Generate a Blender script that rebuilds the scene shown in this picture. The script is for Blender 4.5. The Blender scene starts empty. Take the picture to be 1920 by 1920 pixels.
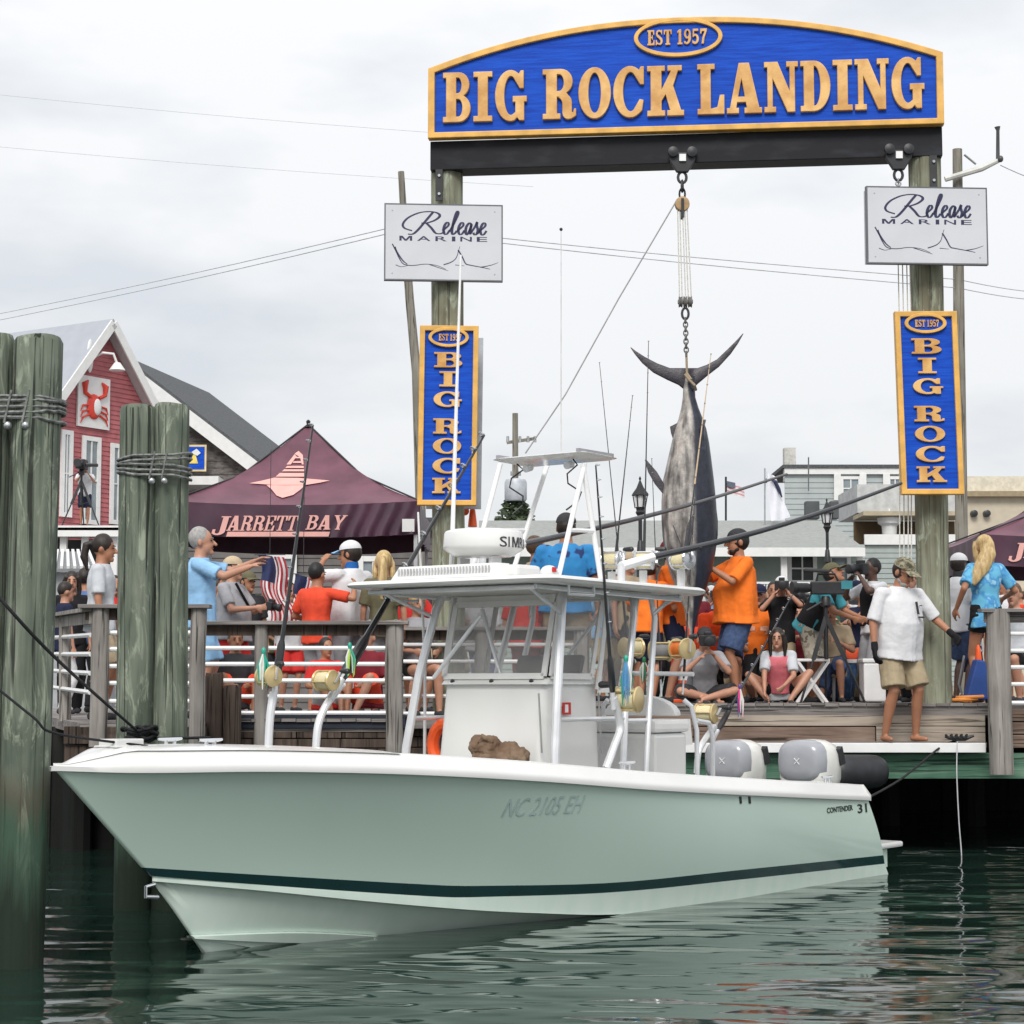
import bpy, bmesh, math, random
from mathutils import Vector, Matrix, Quaternion, noise as mnoise
random.seed(7)
R = math.radians
SC = bpy.context.scene
COL = SC.collection
# ---------------------------------------------------------------- camera
F = 3700.0; PITCH = math.atan(330.0/F); H = 1.65
cp, sp = math.cos(PITCH), math.sin(PITCH)
cam = bpy.data.cameras.new('camera'); co = bpy.data.objects.new('camera', cam); COL.objects.link(co)
co.location = (0, 0, H); co.rotation_euler = (math.pi/2+PITCH, 0, 0)
cam.sensor_width = 36; cam.lens = 36*F/1920; cam.clip_start = .1; cam.clip_end = 3000
SC.camera = co
# ---------------------------------------------------------------- sky: overcast, clouds over a Nishita sky
SUN_EL, SUN_AZ = R(44), R(188)      # high sun behind the photographer's left shoulder, behind thin cloud
world = bpy.data.worlds.new('World'); SC.world = world; world.use_nodes = True
wn = world.node_tree; wn.nodes.clear()
def wnode(t, **k):
    n = wn.nodes.new(t)
    for a, b in k.items(): setattr(n, a, b)
    return n
sky = wnode('ShaderNodeTexSky', sky_type='NISHITA', sun_disc=False, sun_elevation=SUN_EL, sun_rotation=SUN_AZ)
tc = wnode('ShaderNodeTexCoord'); mp = wnode('ShaderNodeMapping'); mp.inputs['Scale'].default_value = (1, 1, 2.6)
wn.links.new(tc.outputs['Generated'], mp.inputs['Vector'])
nz = wnode('ShaderNodeTexNoise'); nz.inputs['Scale'].default_value = 4.6; nz.inputs['Detail'].default_value = 5; nz.inputs['Roughness'].default_value = .5
wn.links.new(mp.outputs['Vector'], nz.inputs['Vector'])
cr = wnode('ShaderNodeValToRGB'); e = cr.color_ramp.elements
e[0].position = .38; e[0].color = (5.6, 5.88, 6.22, 1); e[1].position = .57; e[1].color = (7.15, 7.22, 7.32, 1)
wn.links.new(nz.outputs['Fac'], cr.inputs['Fac'])
# overcast luminance: brighter overhead, as (1 + 2 sin elevation) / 3
sx = wnode('ShaderNodeSeparateXYZ'); wn.links.new(tc.outputs['Generated'], sx.inputs[0])
mx = wnode('ShaderNodeMath', operation='MAXIMUM'); wn.links.new(sx.outputs['Z'], mx.inputs[0]); mx.inputs[1].default_value = 0
ma = wnode('ShaderNodeMath', operation='MULTIPLY_ADD'); wn.links.new(mx.outputs[0], ma.inputs[0]); ma.inputs[1].default_value = .62; ma.inputs[2].default_value = 1.0
vm = wnode('ShaderNodeVectorMath', operation='SCALE'); wn.links.new(cr.outputs['Color'], vm.inputs[0]); wn.links.new(ma.outputs[0], vm.inputs['Scale'])
mixs = wnode('ShaderNodeMixRGB'); mixs.inputs['Fac'].default_value = .95
wn.links.new(sky.outputs['Color'], mixs.inputs[1]); wn.links.new(vm.outputs[0], mixs.inputs[2])
bg = wnode('ShaderNodeBackground'); bg.inputs['Strength'].default_value = .1
wn.links.new(mixs.outputs[0], bg.inputs['Color'])
wo = wnode('ShaderNodeOutputWorld'); wn.links.new(bg.outputs[0], wo.inputs['Surface'])
sl = bpy.data.lights.new('sun', 'SUN'); sl.energy = 2.1; sl.angle = R(24); sl.color = (1, .965, .91)
so = bpy.data.objects.new('sun', sl); COL.objects.link(so)
# sun stands behind and left of the camera: light travels towards +y, +x, down
sd = Vector((math.sin(SUN_AZ)*math.cos(SUN_EL)*1.0, math.cos(SUN_AZ)*math.cos(SUN_EL), math.sin(SUN_EL)))
so.rotation_euler = sd.to_track_quat('Z', 'Y').to_euler(); so.location = sd*60
SC.view_settings.view_transform = 'Standard'; SC.view_settings.look = 'None'
SC.view_settings.exposure = 0.24; SC.view_settings.gamma = 1; SC.view_settings.use_curve_mapping = False
SC.cycles.max_bounces = 8; SC.cycles.transparent_max_bounces = 12
# ---------------------------------------------------------------- projection helpers (pixel of the 1920 px photo + real depth -> place)
def ray(px, py):
    xr, yr = (px-960)/F, (960-py)/F
    return Vector((xr, cp-yr*sp, sp+yr*cp))
def at(px, py, Y):
    d = ray(px, py); t = Y/d.y
    return Vector((d.x*t, Y, H+d.z*t))
def atz(px, py, z):
    d = ray(px, py); t = (z-H)/d.z
    return Vector((d.x*t, d.y*t, z))
def proj(p):
    x, y, z = p[0], p[1], p[2]-H
    dep = y*cp+z*sp; up = -y*sp+z*cp
    return 960+F*x/dep, 960-F*up/dep
def interp(tab, x):
    if x <= tab[0][0]: a, b = tab[0], tab[1]
    elif x >= tab[-1][0]: a, b = tab[-2], tab[-1]
    else:
        for a, b in zip(tab, tab[1:]):
            if a[0] <= x <= b[0]: break
    return a[1]+(b[1]-a[1])*(x-a[0])/(b[0]-a[0])
def cinterp(tab, x):
    """smooth curve through a table"""
    if x <= tab[0][0] or x >= tab[-1][0]: return interp(tab, x)
    n = len(tab); m = []
    for i in range(n):
        p, q = tab[max(i-1, 0)], tab[min(i+1, n-1)]; m.append((q[1]-p[1])/(q[0]-p[0]))
    for i in range(n-1):
        if tab[i][0] <= x <= tab[i+1][0]:
            h = tab[i+1][0]-tab[i][0]; t = (x-tab[i][0])/h; t2, t3 = t*t, t*t*t
            return (2*t3-3*t2+1)*tab[i][1]+(t3-2*t2+t)*h*m[i]+(-2*t3+3*t2)*tab[i+1][1]+(t3-t2)*h*m[i+1]
def sstep(a, b, x):
    t = min(1, max(0, (x-a)/(b-a))); return t*t*(3-2*t)
# ---------------------------------------------------------------- materials
MATS = {}
def M(name, col, rough=.5, metal=0., var=.12, scale=6., bump=0., bscale=40., st=(1, 1, 1), col2=None, spec=.5, alpha=1., coat=0., emit=0., detail=4., lo=.35, hi=.65):
    if name in MATS: return MATS[name]
    m = bpy.data.materials.new(name); m.use_nodes = True; nt = m.node_tree; N = nt.nodes
    b = N['Principled BSDF']
    b.inputs['Roughness'].default_value = rough; b.inputs['Metallic'].default_value = metal
    b.inputs['Specular IOR Level'].default_value = spec; b.inputs['Alpha'].default_value = alpha
    b.inputs['Coat Weight'].default_value = coat; b.inputs['Coat Roughness'].default_value = .08
    t = N.new('ShaderNodeTexCoord'); mpn = N.new('ShaderNodeMapping'); mpn.inputs['Scale'].default_value = st
    nt.links.new(t.outputs['Object'], mpn.inputs[0])
    if col2 is None: col2 = tuple(min(1, c*(1+var)) for c in col); col = tuple(c*(1-var) for c in col)
    n = N.new('ShaderNodeTexNoise'); n.inputs['Scale'].default_value = scale; n.inputs['Detail'].default_value = detail
    nt.links.new(mpn.outputs[0], n.inputs['Vector'])
    r = N.new('ShaderNodeValToRGB'); r.color_ramp.elements[0].position = lo; r.color_ramp.elements[1].position = hi
    r.color_ramp.elements[0].color = (*col, 1); r.color_ramp.elements[1].color = (*col2, 1)
    nt.links.new(n.outputs['Fac'], r.inputs[0]); nt.links.new(r.outputs[0], b.inputs['Base Color'])
    if bump:
        n2 = N.new('ShaderNodeTexNoise'); n2.inputs['Scale'].default_value = bscale; n2.inputs['Detail'].default_value = 3
        nt.links.new(mpn.outputs[0], n2.inputs['Vector'])
        bp_ = N.new('ShaderNodeBump'); bp_.inputs['Strength'].default_value = bump; bp_.inputs['Distance'].default_value = .02
        nt.links.new(n2.outputs['Fac'], bp_.inputs['Height']); nt.links.new(bp_.outputs[0], b.inputs['Normal'])
    if emit:
        b.inputs['Emission Color'].default_value = (*col2, 1); b.inputs['Emission Strength'].default_value = emit
    MATS[name] = m; return m
def multi(name, stops, scale=8., rough=.8, st=(1, 1, 1), detail=2., const=True, bump=0., tex='NOISE'):
    """several flat colours in irregular patches (camouflage, prints)"""
    if name in MATS: return MATS[name]
    m = bpy.data.materials.new(name); m.use_nodes = True; nt = m.node_tree; N = nt.nodes; b = N['Principled BSDF']
    b.inputs['Roughness'].default_value = rough
    t = N.new('ShaderNodeTexCoord'); mpn = N.new('ShaderNodeMapping'); mpn.inputs['Scale'].default_value = st
    nt.links.new(t.outputs['Object'], mpn.inputs[0])
    n = N.new('ShaderNodeTexNoise'); n.inputs['Scale'].default_value = scale; n.inputs['Detail'].default_value = detail
    nt.links.new(mpn.outputs[0], n.inputs['Vector'])
    r = N.new('ShaderNodeValToRGB'); r.color_ramp.interpolation = 'CONSTANT' if const else 'LINEAR'
    el = r.color_ramp.elements
    while len(el) < len(stops): el.new(.5)
    for k, (p, c) in enumerate(stops): el[k].position = p; el[k].color = (*c, 1)
    nt.links.new(n.outputs['Fac'], r.inputs[0]); nt.links.new(r.outputs[0], b.inputs['Base Color'])
    if bump:
        bp_ = N.new('ShaderNodeBump'); bp_.inputs['Strength'].default_value = bump; bp_.inputs['Distance'].default_value = .02
        nt.links.new(n.outputs['Fac'], bp_.inputs['Height']); nt.links.new(bp_.outputs[0], b.inputs['Normal'])
    MATS[name] = m; return m
def wood(name, stops, grain=1., bump=.5, tide=None, rough=.85, axis=2, cracks=.75, flakes=None):
    """weathered timber: grain along one axis, blotches across it; tide = list of (z, colour, soft) stains above the water"""
    if name in MATS: return MATS[name]
    m = bpy.data.materials.new(name); m.use_nodes = True; nt = m.node_tree; N = nt.nodes; L = nt.links; b = N['Principled BSDF']
    b.inputs['Roughness'].default_value = rough; b.inputs['Specular IOR Level'].default_value = .25
    t = N.new('ShaderNodeTexCoord'); mpn = N.new('ShaderNodeMapping')
    s = [14*grain]*3; s[axis] = 1.1*grain; mpn.inputs['Scale'].default_value = s
    g = N.new('ShaderNodeNewGeometry'); oi = N.new('ShaderNodeObjectInfo')
    ad = N.new('ShaderNodeVectorMath'); ad.operation = 'ADD'
    sc_ = N.new('ShaderNodeVectorMath'); sc_.operation = 'SCALE'; sc_.inputs['Scale'].default_value = 37.
    cx = N.new('ShaderNodeCombineXYZ'); L.new(oi.outputs['Random'], cx.inputs[0]); L.new(oi.outputs['Random'], cx.inputs[2])
    L.new(cx.outputs[0], sc_.inputs[0]); L.new(t.outputs['Object'], ad.inputs[0]); L.new(sc_.outputs[0], ad.inputs[1])
    L.new(ad.outputs[0], mpn.inputs[0])
    n = N.new('ShaderNodeTexNoise'); n.inputs['Scale'].default_value = 1.; n.inputs['Detail'].default_value = 6; n.inputs['Roughness'].default_value = .6; n.inputs['Distortion'].default_value = .6
    L.new(mpn.outputs[0], n.inputs['Vector'])
    n2 = N.new('ShaderNodeTexNoise'); n2.inputs['Scale'].default_value = 2.2; n2.inputs['Detail'].default_value = 3; L.new(ad.outputs[0], n2.inputs['Vector'])
    mxx = N.new('ShaderNodeMath'); mxx.operation = 'MULTIPLY_ADD'; mxx.inputs[1].default_value = .62
    mm = N.new('ShaderNodeMath'); mm.operation = 'MULTIPLY'; mm.inputs[1].default_value = .38; L.new(n2.outputs['Fac'], mm.inputs[0])
    L.new(n.outputs['Fac'], mxx.inputs[0]); L.new(mm.outputs[0], mxx.inputs[2])
    r = N.new('ShaderNodeValToRGB'); el = r.color_ramp.elements
    while len(el) < len(stops): el.new(.5)
    for k, (p, c) in enumerate(stops): el[k].position = p; el[k].color = (*c, 1)
    L.new(mxx.outputs[0], r.inputs[0]); cur = r.outputs[0]
    s2 = [34*grain]*3; s2[axis] = .9*grain; mp2 = N.new('ShaderNodeMapping'); mp2.inputs['Scale'].default_value = s2; L.new(ad.outputs[0], mp2.inputs[0])
    n3 = N.new('ShaderNodeTexNoise'); n3.inputs['Scale'].default_value = 1.; n3.inputs['Detail'].default_value = 3; n3.inputs['Distortion'].default_value = .9; L.new(mp2.outputs[0], n3.inputs['Vector'])
    rc_ = N.new('ShaderNodeValToRGB'); rc_.color_ramp.elements[0].position = .36; rc_.color_ramp.elements[0].color = (1-cracks, 1-cracks, 1-cracks, 1); rc_.color_ramp.elements[1].position = .44; rc_.color_ramp.elements[1].color = (1, 1, 1, 1); L.new(n3.outputs['Fac'], rc_.inputs[0])
    if flakes:
        s3 = [11*grain]*3; s3[axis] = 2.6*grain; mp3 = N.new('ShaderNodeMapping'); mp3.inputs['Scale'].default_value = s3; L.new(ad.outputs[0], mp3.inputs[0])
        n4 = N.new('ShaderNodeTexNoise'); n4.inputs['Scale'].default_value = 1.; n4.inputs['Detail'].default_value = 5; n4.inputs['Roughness'].default_value = .7; n4.inputs['Distortion'].default_value = 1.2; L.new(mp3.outputs[0], n4.inputs['Vector'])
        rf_ = N.new('ShaderNodeValToRGB'); rf_.color_ramp.elements[0].position = .54; rf_.color_ramp.elements[0].color = (0, 0, 0, 1); rf_.color_ramp.elements[1].position = .66; rf_.color_ramp.elements[1].color = (.8, .8, .8, 1); L.new(n4.outputs['Fac'], rf_.inputs[0])
        mf = N.new('ShaderNodeMixRGB'); L.new(rf_.outputs[0], mf.inputs[0]); L.new(cur, mf.inputs[1]); mf.inputs[2].default_value = (*flakes, 1); cur = mf.outputs[0]
    mc = N.new('ShaderNodeMixRGB'); mc.blend_type = 'MULTIPLY'; mc.inputs[0].default_value = 1.; L.new(cur, mc.inputs[1]); L.new(rc_.outputs[0], mc.inputs[2]); cur = mc.outputs[0]
    if tide:
        sz = N.new('ShaderNodeSeparateXYZ'); L.new(g.outputs['Position'], sz.inputs[0])
        wob = N.new('ShaderNodeMath'); wob.operation = 'MULTIPLY_ADD'; wob.inputs[1].default_value = -.9; L.new(n.outputs['Fac'], wob.inputs[0]); L.new(sz.outputs['Z'], wob.inputs[2])
        for (z0, c, soft, amt) in tide:
            mr = N.new('ShaderNodeMapRange'); mr.inputs['From Min'].default_value = z0-soft-.45; mr.inputs['From Max'].default_value = z0+soft-.45
            mr.inputs['To Min'].default_value = amt; mr.inputs['To Max'].default_value = 0
            L.new(wob.outputs[0], mr.inputs['Value'])
            mi = N.new('ShaderNodeMixRGB'); L.new(mr.outputs[0], mi.inputs[0]); L.new(cur, mi.inputs[1]); mi.inputs[2].default_value = (*c, 1); cur = mi.outputs[0]
    L.new(cur, b.inputs['Base Color'])
    bp_ = N.new('ShaderNodeBump'); bp_.inputs['Strength'].default_value = bump; bp_.inputs['Distance'].default_value = .012
    L.new(n.outputs['Fac'], bp_.inputs['Height']); L.new(bp_.outputs[0], b.inputs['Normal'])
    MATS[name] = m; return m
def glass(name, tint, alpha, rough=.08):
    if name in MATS: return MATS[name]
    m = M(name, tint, rough=rough, var=.15, scale=3, alpha=alpha); return m
# ---------------------------------------------------------------- mesh builder
def frame(d):
    d = Vector(d).normalized(); a = Vector((0, 0, 1)) if abs(d.z) < .95 else Vector((1, 0, 0))
    u = d.cross(a).normalized(); v = u.cross(d).normalized()
    return u, v, d
WM = {}
class MB:
    def __init__(s): s.v = []; s.f = []; s.m = []
    def add(s, vs, fs, mi=0):
        o = len(s.v); s.v += [Vector(p) for p in vs]; s.f += [tuple(i+o for i in q) for q in fs]; s.m += [mi]*len(fs); return s
    def box(s, c, size, rz=0., mi=0, X=None):
        x, y, z = size[0]/2, size[1]/2, size[2]/2
        q = Matrix.Rotation(rz, 3, 'Z') if X is None else X
        vs = [Vector(c)+q @ Vector((i*x, j*y, k*z)) for k in (-1, 1) for j in (-1, 1) for i in (-1, 1)]
        return s.add(vs, [(0, 2, 3, 1), (4, 5, 7, 6), (0, 1, 5, 4), (2, 6, 7, 3), (0, 4, 6, 2), (1, 3, 7, 5)], mi)
    def bar(s, p0, p1, w, h, mi=0, up=(0, 0, 1)):
        p0, p1 = Vector(p0), Vector(p1); d = (p1-p0); L = d.length; d.normalize()
        u = d.cross(Vector(up)); u = u.normalized() if u.length > 1e-4 else frame(d)[0]
        v = u.cross(d)
        vs = [p+u*(a*w/2)+v*(b*h/2) for p in (p0, p1) for a, b in ((-1, -1), (1, -1), (1, 1), (-1, 1))]
        return s.add(vs, [(3, 2, 1, 0), (4, 5, 6, 7), (0, 1, 5, 4), (1, 2, 6, 5), (2, 3, 7, 6), (3, 0, 4, 7)], mi)
    def rings(s, rs, cap=True, mi=0, closed=True):
        n = len(rs[0]); vs = [p for r_ in rs for p in r_]; fs = []
        for i in range(len(rs)-1):
            for j in range(n if closed else n-1):
                k = (j+1) % n; fs.append((i*n+j, i*n+k, (i+1)*n+k, (i+1)*n+j))
        if cap and closed: fs.append(tuple(range(n-1, -1, -1))); fs.append(tuple((len(rs)-1)*n+j for j in range(n)))
        return s.add(vs, fs, mi)
    def tube(s, pts, r, n=8, mi=0, cap=True, sq=1.):
        pts = [Vector(p) for p in pts]; rs = []; u = None
        for i, p in enumerate(pts):
            d = (pts[min(i+1, len(pts)-1)]-pts[max(i-1, 0)])
            if d.length < 1e-9: d = Vector((0, 0, 1))
            d.normalize()
            if u is None: u, v, _ = frame(d)
            else:
                u = (u-d*u.dot(d)); u = u.normalized() if u.length > 1e-6 else frame(d)[0]
                v = u.cross(d).normalized()
            rr = r[i] if isinstance(r, (list, tuple)) else r
            rs.append([p+u*(rr*math.cos(2*math.pi*k/n))+v*(rr*sq*math.sin(2*math.pi*k/n)) for k in range(n)])
        return s.rings(rs, cap, mi)
    def cyl(s, p0, p1, r0, r1=None, n=12, mi=0): return s.tube([p0, p1], [r0, r0 if r1 is None else r1], n, mi)
    def cap(s, p0, p1, r0, r1, n=10, mi=0):
        """rounded, tapered limb"""
        p0, p1 = Vector(p0), Vector(p1); d = (p1-p0); L = d.length or 1e-6; d = d/L; pts = []; rr = []
        for a in (80, 50, 20): pts.append(p0-d*r0*math.sin(R(a))); rr.append(r0*math.cos(R(a)))
        for t in (0., .33, .66, 1.): pts.append(p0+d*L*t); rr.append(r0+(r1-r0)*t)
        for a in (20, 50, 80): pts.append(p1+d*r1*math.sin(R(a))); rr.append(r1*math.cos(R(a)))
        u, v, _ = frame(d)
        return s.rings([[p+u*(q*math.cos(2*math.pi*k/n))+v*(q*math.sin(2*math.pi*k/n)) for k in range(n)] for p, q in zip(pts, rr)], True, mi)
    def lathe(s, prof, o, d=(0, 0, 1), n=16, mi=0, cap=True):
        u, v, d = frame(d); o = Vector(o)
        return s.rings([[o+d*h+u*(r_*math.cos(2*math.pi*k/n))+v*(r_*math.sin(2*math.pi*k/n)) for k in range(n)] for r_, h in prof], cap, mi)
    def ell(s, c, rad, X=None, nu=12, nv=8, mi=0):
        c = Vector(c); q = X if X is not None else Matrix.Identity(3); rs = []
        for i in range(nv+1):
            a = -math.pi/2+math.pi*(i/nv)*.996+.006; rs.append([c+q @ Vector((rad[0]*math.cos(a)*math.cos(2*math.pi*k/nu), rad[1]*math.cos(a)*math.sin(2*math.pi*k/nu), rad[2]*math.sin(a))) for k in range(nu)])
        return s.rings(rs, True, mi)
    def prism(s, poly, o, u, v, w, mi=0):
        """convex or mildly concave outline (2D) extruded by vector w"""
        o, u, v, w = Vector(o), Vector(u), Vector(v), Vector(w); n = len(poly)
        a = [o+u*x+v*y for x, y in poly]; b = [p+w for p in a]
        fs = [tuple(range(n-1, -1, -1)), tuple(range(n, 2*n))]+[(i, (i+1) % n, n+(i+1) % n, n+i) for i in range(n)]
        return s.add(a+b, fs, mi)
    def grid(s, fn, nu, nv, mi=0):
        vs = [fn(i/nu, j/nv) for j in range(nv+1) for i in range(nu+1)]
        return s.add(vs, [(j*(nu+1)+i, j*(nu+1)+i+1, (j+1)*(nu+1)+i+1, (j+1)*(nu+1)+i) for j in range(nv) for i in range(nu)], mi)
    def solid(s, fn, nu, nv, th, mi=0):
        """a sheet with thickness th along its own normals"""
        P = [[Vector(fn(i/nu, j/nv)) for i in range(nu+1)] for j in range(nv+1)]
        def nrm(i, j):
            a = P[j][min(i+1, nu)]-P[j][max(i-1, 0)]; b = P[min(j+1, nv)][i]-P[max(j-1, 0)][i]
            q = a.cross(b); return q.normalized() if q.length > 1e-12 else Vector((0, 0, 1))
        A = [P[j][i]+nrm(i, j)*th/2 for j in range(nv+1) for i in range(nu+1)]; B = [P[j][i]-nrm(i, j)*th/2 for j in range(nv+1) for i in range(nu+1)]
        w = nu+1; K = len(A); fs = []
        for j in range(nv):
            for i in range(nu):
                q = (j*w+i, j*w+i+1, (j+1)*w+i+1, (j+1)*w+i); fs.append(q); fs.append(tuple(K+k for k in reversed(q)))
        edge = [i for i in range(w)]+[j*w+nu for j in range(1, nv+1)]+[nv*w+i for i in range(nu-1, -1, -1)]+[j*w for j in range(nv-1, 0, -1)]
        for a, b in zip(edge, edge[1:]+edge[:1]): fs.append((b, a, K+a, K+b))
        return s.add(A+B, fs, mi)
    def build(s, name, mats, parent=None, smooth=None, local=False, bevel=0.):
        me = bpy.data.meshes.new(name); vs = s.v
        if parent is not None and not local:
            q = WM[parent.name].inverted(); vs = [q @ p for p in vs]
        loc = None
        if parent is None and not local and vs:       # a thing that is one mesh gets its origin at its own base
            lo = [min(p[k] for p in vs) for k in range(3)]; hi = [max(p[k] for p in vs) for k in range(3)]
            loc = Vector(((lo[0]+hi[0])/2, (lo[1]+hi[1])/2, lo[2])); vs = [p-loc for p in vs]
        me.from_pydata([tuple(p) for p in vs], [], s.f); me.validate(clean_customdata=False)
        mats = mats if isinstance(mats, (list, tuple)) else [mats]
        for m in mats: me.materials.append(m)
        if len(mats) > 1 and len(me.polygons) == len(s.m): me.polygons.foreach_set('material_index', s.m)
        bm = bmesh.new(); bm.from_mesh(me); bmesh.ops.recalc_face_normals(bm, faces=bm.faces)
        if bevel: bmesh.ops.bevel(bm, geom=[e_ for e_ in bm.edges if e_.is_manifold and e_.calc_face_angle(0) > .5], offset=bevel, segments=2, affect='EDGES', profile=.6)
        bm.to_mesh(me); bm.free()
        if smooth is None: smooth = 35
        if smooth:
            me.polygons.foreach_set('use_smooth', [True]*len(me.polygons)); me.set_sharp_from_angle(angle=R(smooth))
        o = bpy.data.objects.new(name, me); COL.objects.link(o)
        WM[o.name] = Matrix.Identity(4)
        if loc is not None: o.location = loc; WM[o.name] = Matrix.Translation(loc)
        if parent is not None: o.parent = parent; WM[o.name] = WM[parent.name].copy()
        return o
def tag(o, label=None, cat=None, group=None, kind=None):
    if label: o['label'] = label
    if cat: o['category'] = cat
    if group: o['group'] = group
    if kind: o['kind'] = kind
    return o
def thing(name, label, cat, loc=(0, 0, 0), rz=0., group=None, kind=None):
    o = bpy.data.objects.new(name, None); COL.objects.link(o); o.empty_display_size = .2
    o.location = loc; o.rotation_euler = (0, 0, rz); WM[o.name] = Matrix.Translation(Vector(loc)) @ Matrix.Rotation(rz, 4, 'Z')
    return tag(o, label, cat, group, kind)
def copy_tree(o, parent=None):
    c = o.copy(); COL.objects.link(c)
    if parent is not None: c.parent = parent
    WM[c.name] = WM[o.name].copy()
    for ch in list(o.children): copy_tree(ch, c)
    return c
def place(o, loc, rz=None):
    o.location = loc
    if rz is not None: o.rotation_euler = (0, 0, rz)
    return o
# ---------------------------------------------------------------- outlines to solid letters
def filled(contours, depth, mat4, bevel=0.):
    """2D outlines (holes allowed) -> solid mesh pieces placed by a matrix; returns an MB"""
    cu = bpy.data.curves.new('outline', 'CURVE'); cu.dimensions = '2D'; cu.fill_mode = 'BOTH'; cu.extrude = depth/2
    if bevel: cu.bevel_depth = bevel; cu.bevel_resolution = 1; cu.offset = -bevel
    for c in contours:
        sp_ = cu.splines.new('POLY'); sp_.points.add(len(c)-1)
        for q, p in zip(sp_.points, c): q.co = (p[0], p[1], 0, 1)
        sp_.use_cyclic_u = True
    return _curve_mb(cu, mat4)
def _curve_mb(cu, mat4):
    o = bpy.data.objects.new('outline', cu); COL.objects.link(o)
    dg = bpy.context.evaluated_depsgraph_get(); me = bpy.data.meshes.new_from_object(o.evaluated_get(dg))
    b = MB(); b.add([mat4 @ v.co for v in me.vertices], [tuple(p.vertices) for p in me.polygons])
    bpy.data.objects.remove(o); bpy.data.curves.remove(cu); bpy.data.meshes.remove(me); return b
M_OUT = [(0, 0), (.17, 0), (.17, .66), (.40, 0), (.56, 0), (.79, .66), (.79, 0), (.96, 0), (.96, 1), (.72, 1), (.48, .30), (.24, 1), (0, 1)]
def sans(txt, w, h, depth, mat4, shear=0., offset=0.):
    """plain block lettering fitted to a w x h box whose lower left corner is the matrix origin"""
    if txt == 'M': return filled([[(x/.96*w, y*h) for x, y in M_OUT]], depth, mat4)
    if 'M' in txt:      # letter by letter
        ws = {'I': .32, 'M': 1.05, ' ': .5}; tot = sum(ws.get(c, .8)+.16 for c in txt)-.16; out = MB(); x = 0
        for c in txt:
            cw_ = ws.get(c, .8); q = sans(c, cw_/tot*w*(.5 if c == 'I' else 1), h, depth, mat4 @ Matrix.Translation((x/tot*w, 0, 0)), 0., offset); out.add(q.v, q.f); x += cw_+.16
        return out
    cu = bpy.data.curves.new('lettering', 'FONT'); cu.body = txt; cu.extrude = depth/2; cu.shear = shear; cu.offset = offset; cu.resolution_u = 3
    b = _curve_mb(cu, Matrix.Identity(4))
    x0 = min(p.x for p in b.v); x1 = max(p.x for p in b.v); y0 = min(p.y for p in b.v); y1 = max(p.y for p in b.v)
    b.v = [mat4 @ Vector(((p.x-x0)*w/(x1-x0), (p.y-y0)*h/(y1-y0), p.z)) for p in b.v]; return b
def arc(cx, cy, rx, ry, a0, a1, n=10): return [(cx+rx*math.cos(R(a0+(a1-a0)*i/n)), cy+ry*math.sin(R(a0+(a1-a0)*i/n))) for i in range(n+1)]
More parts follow.
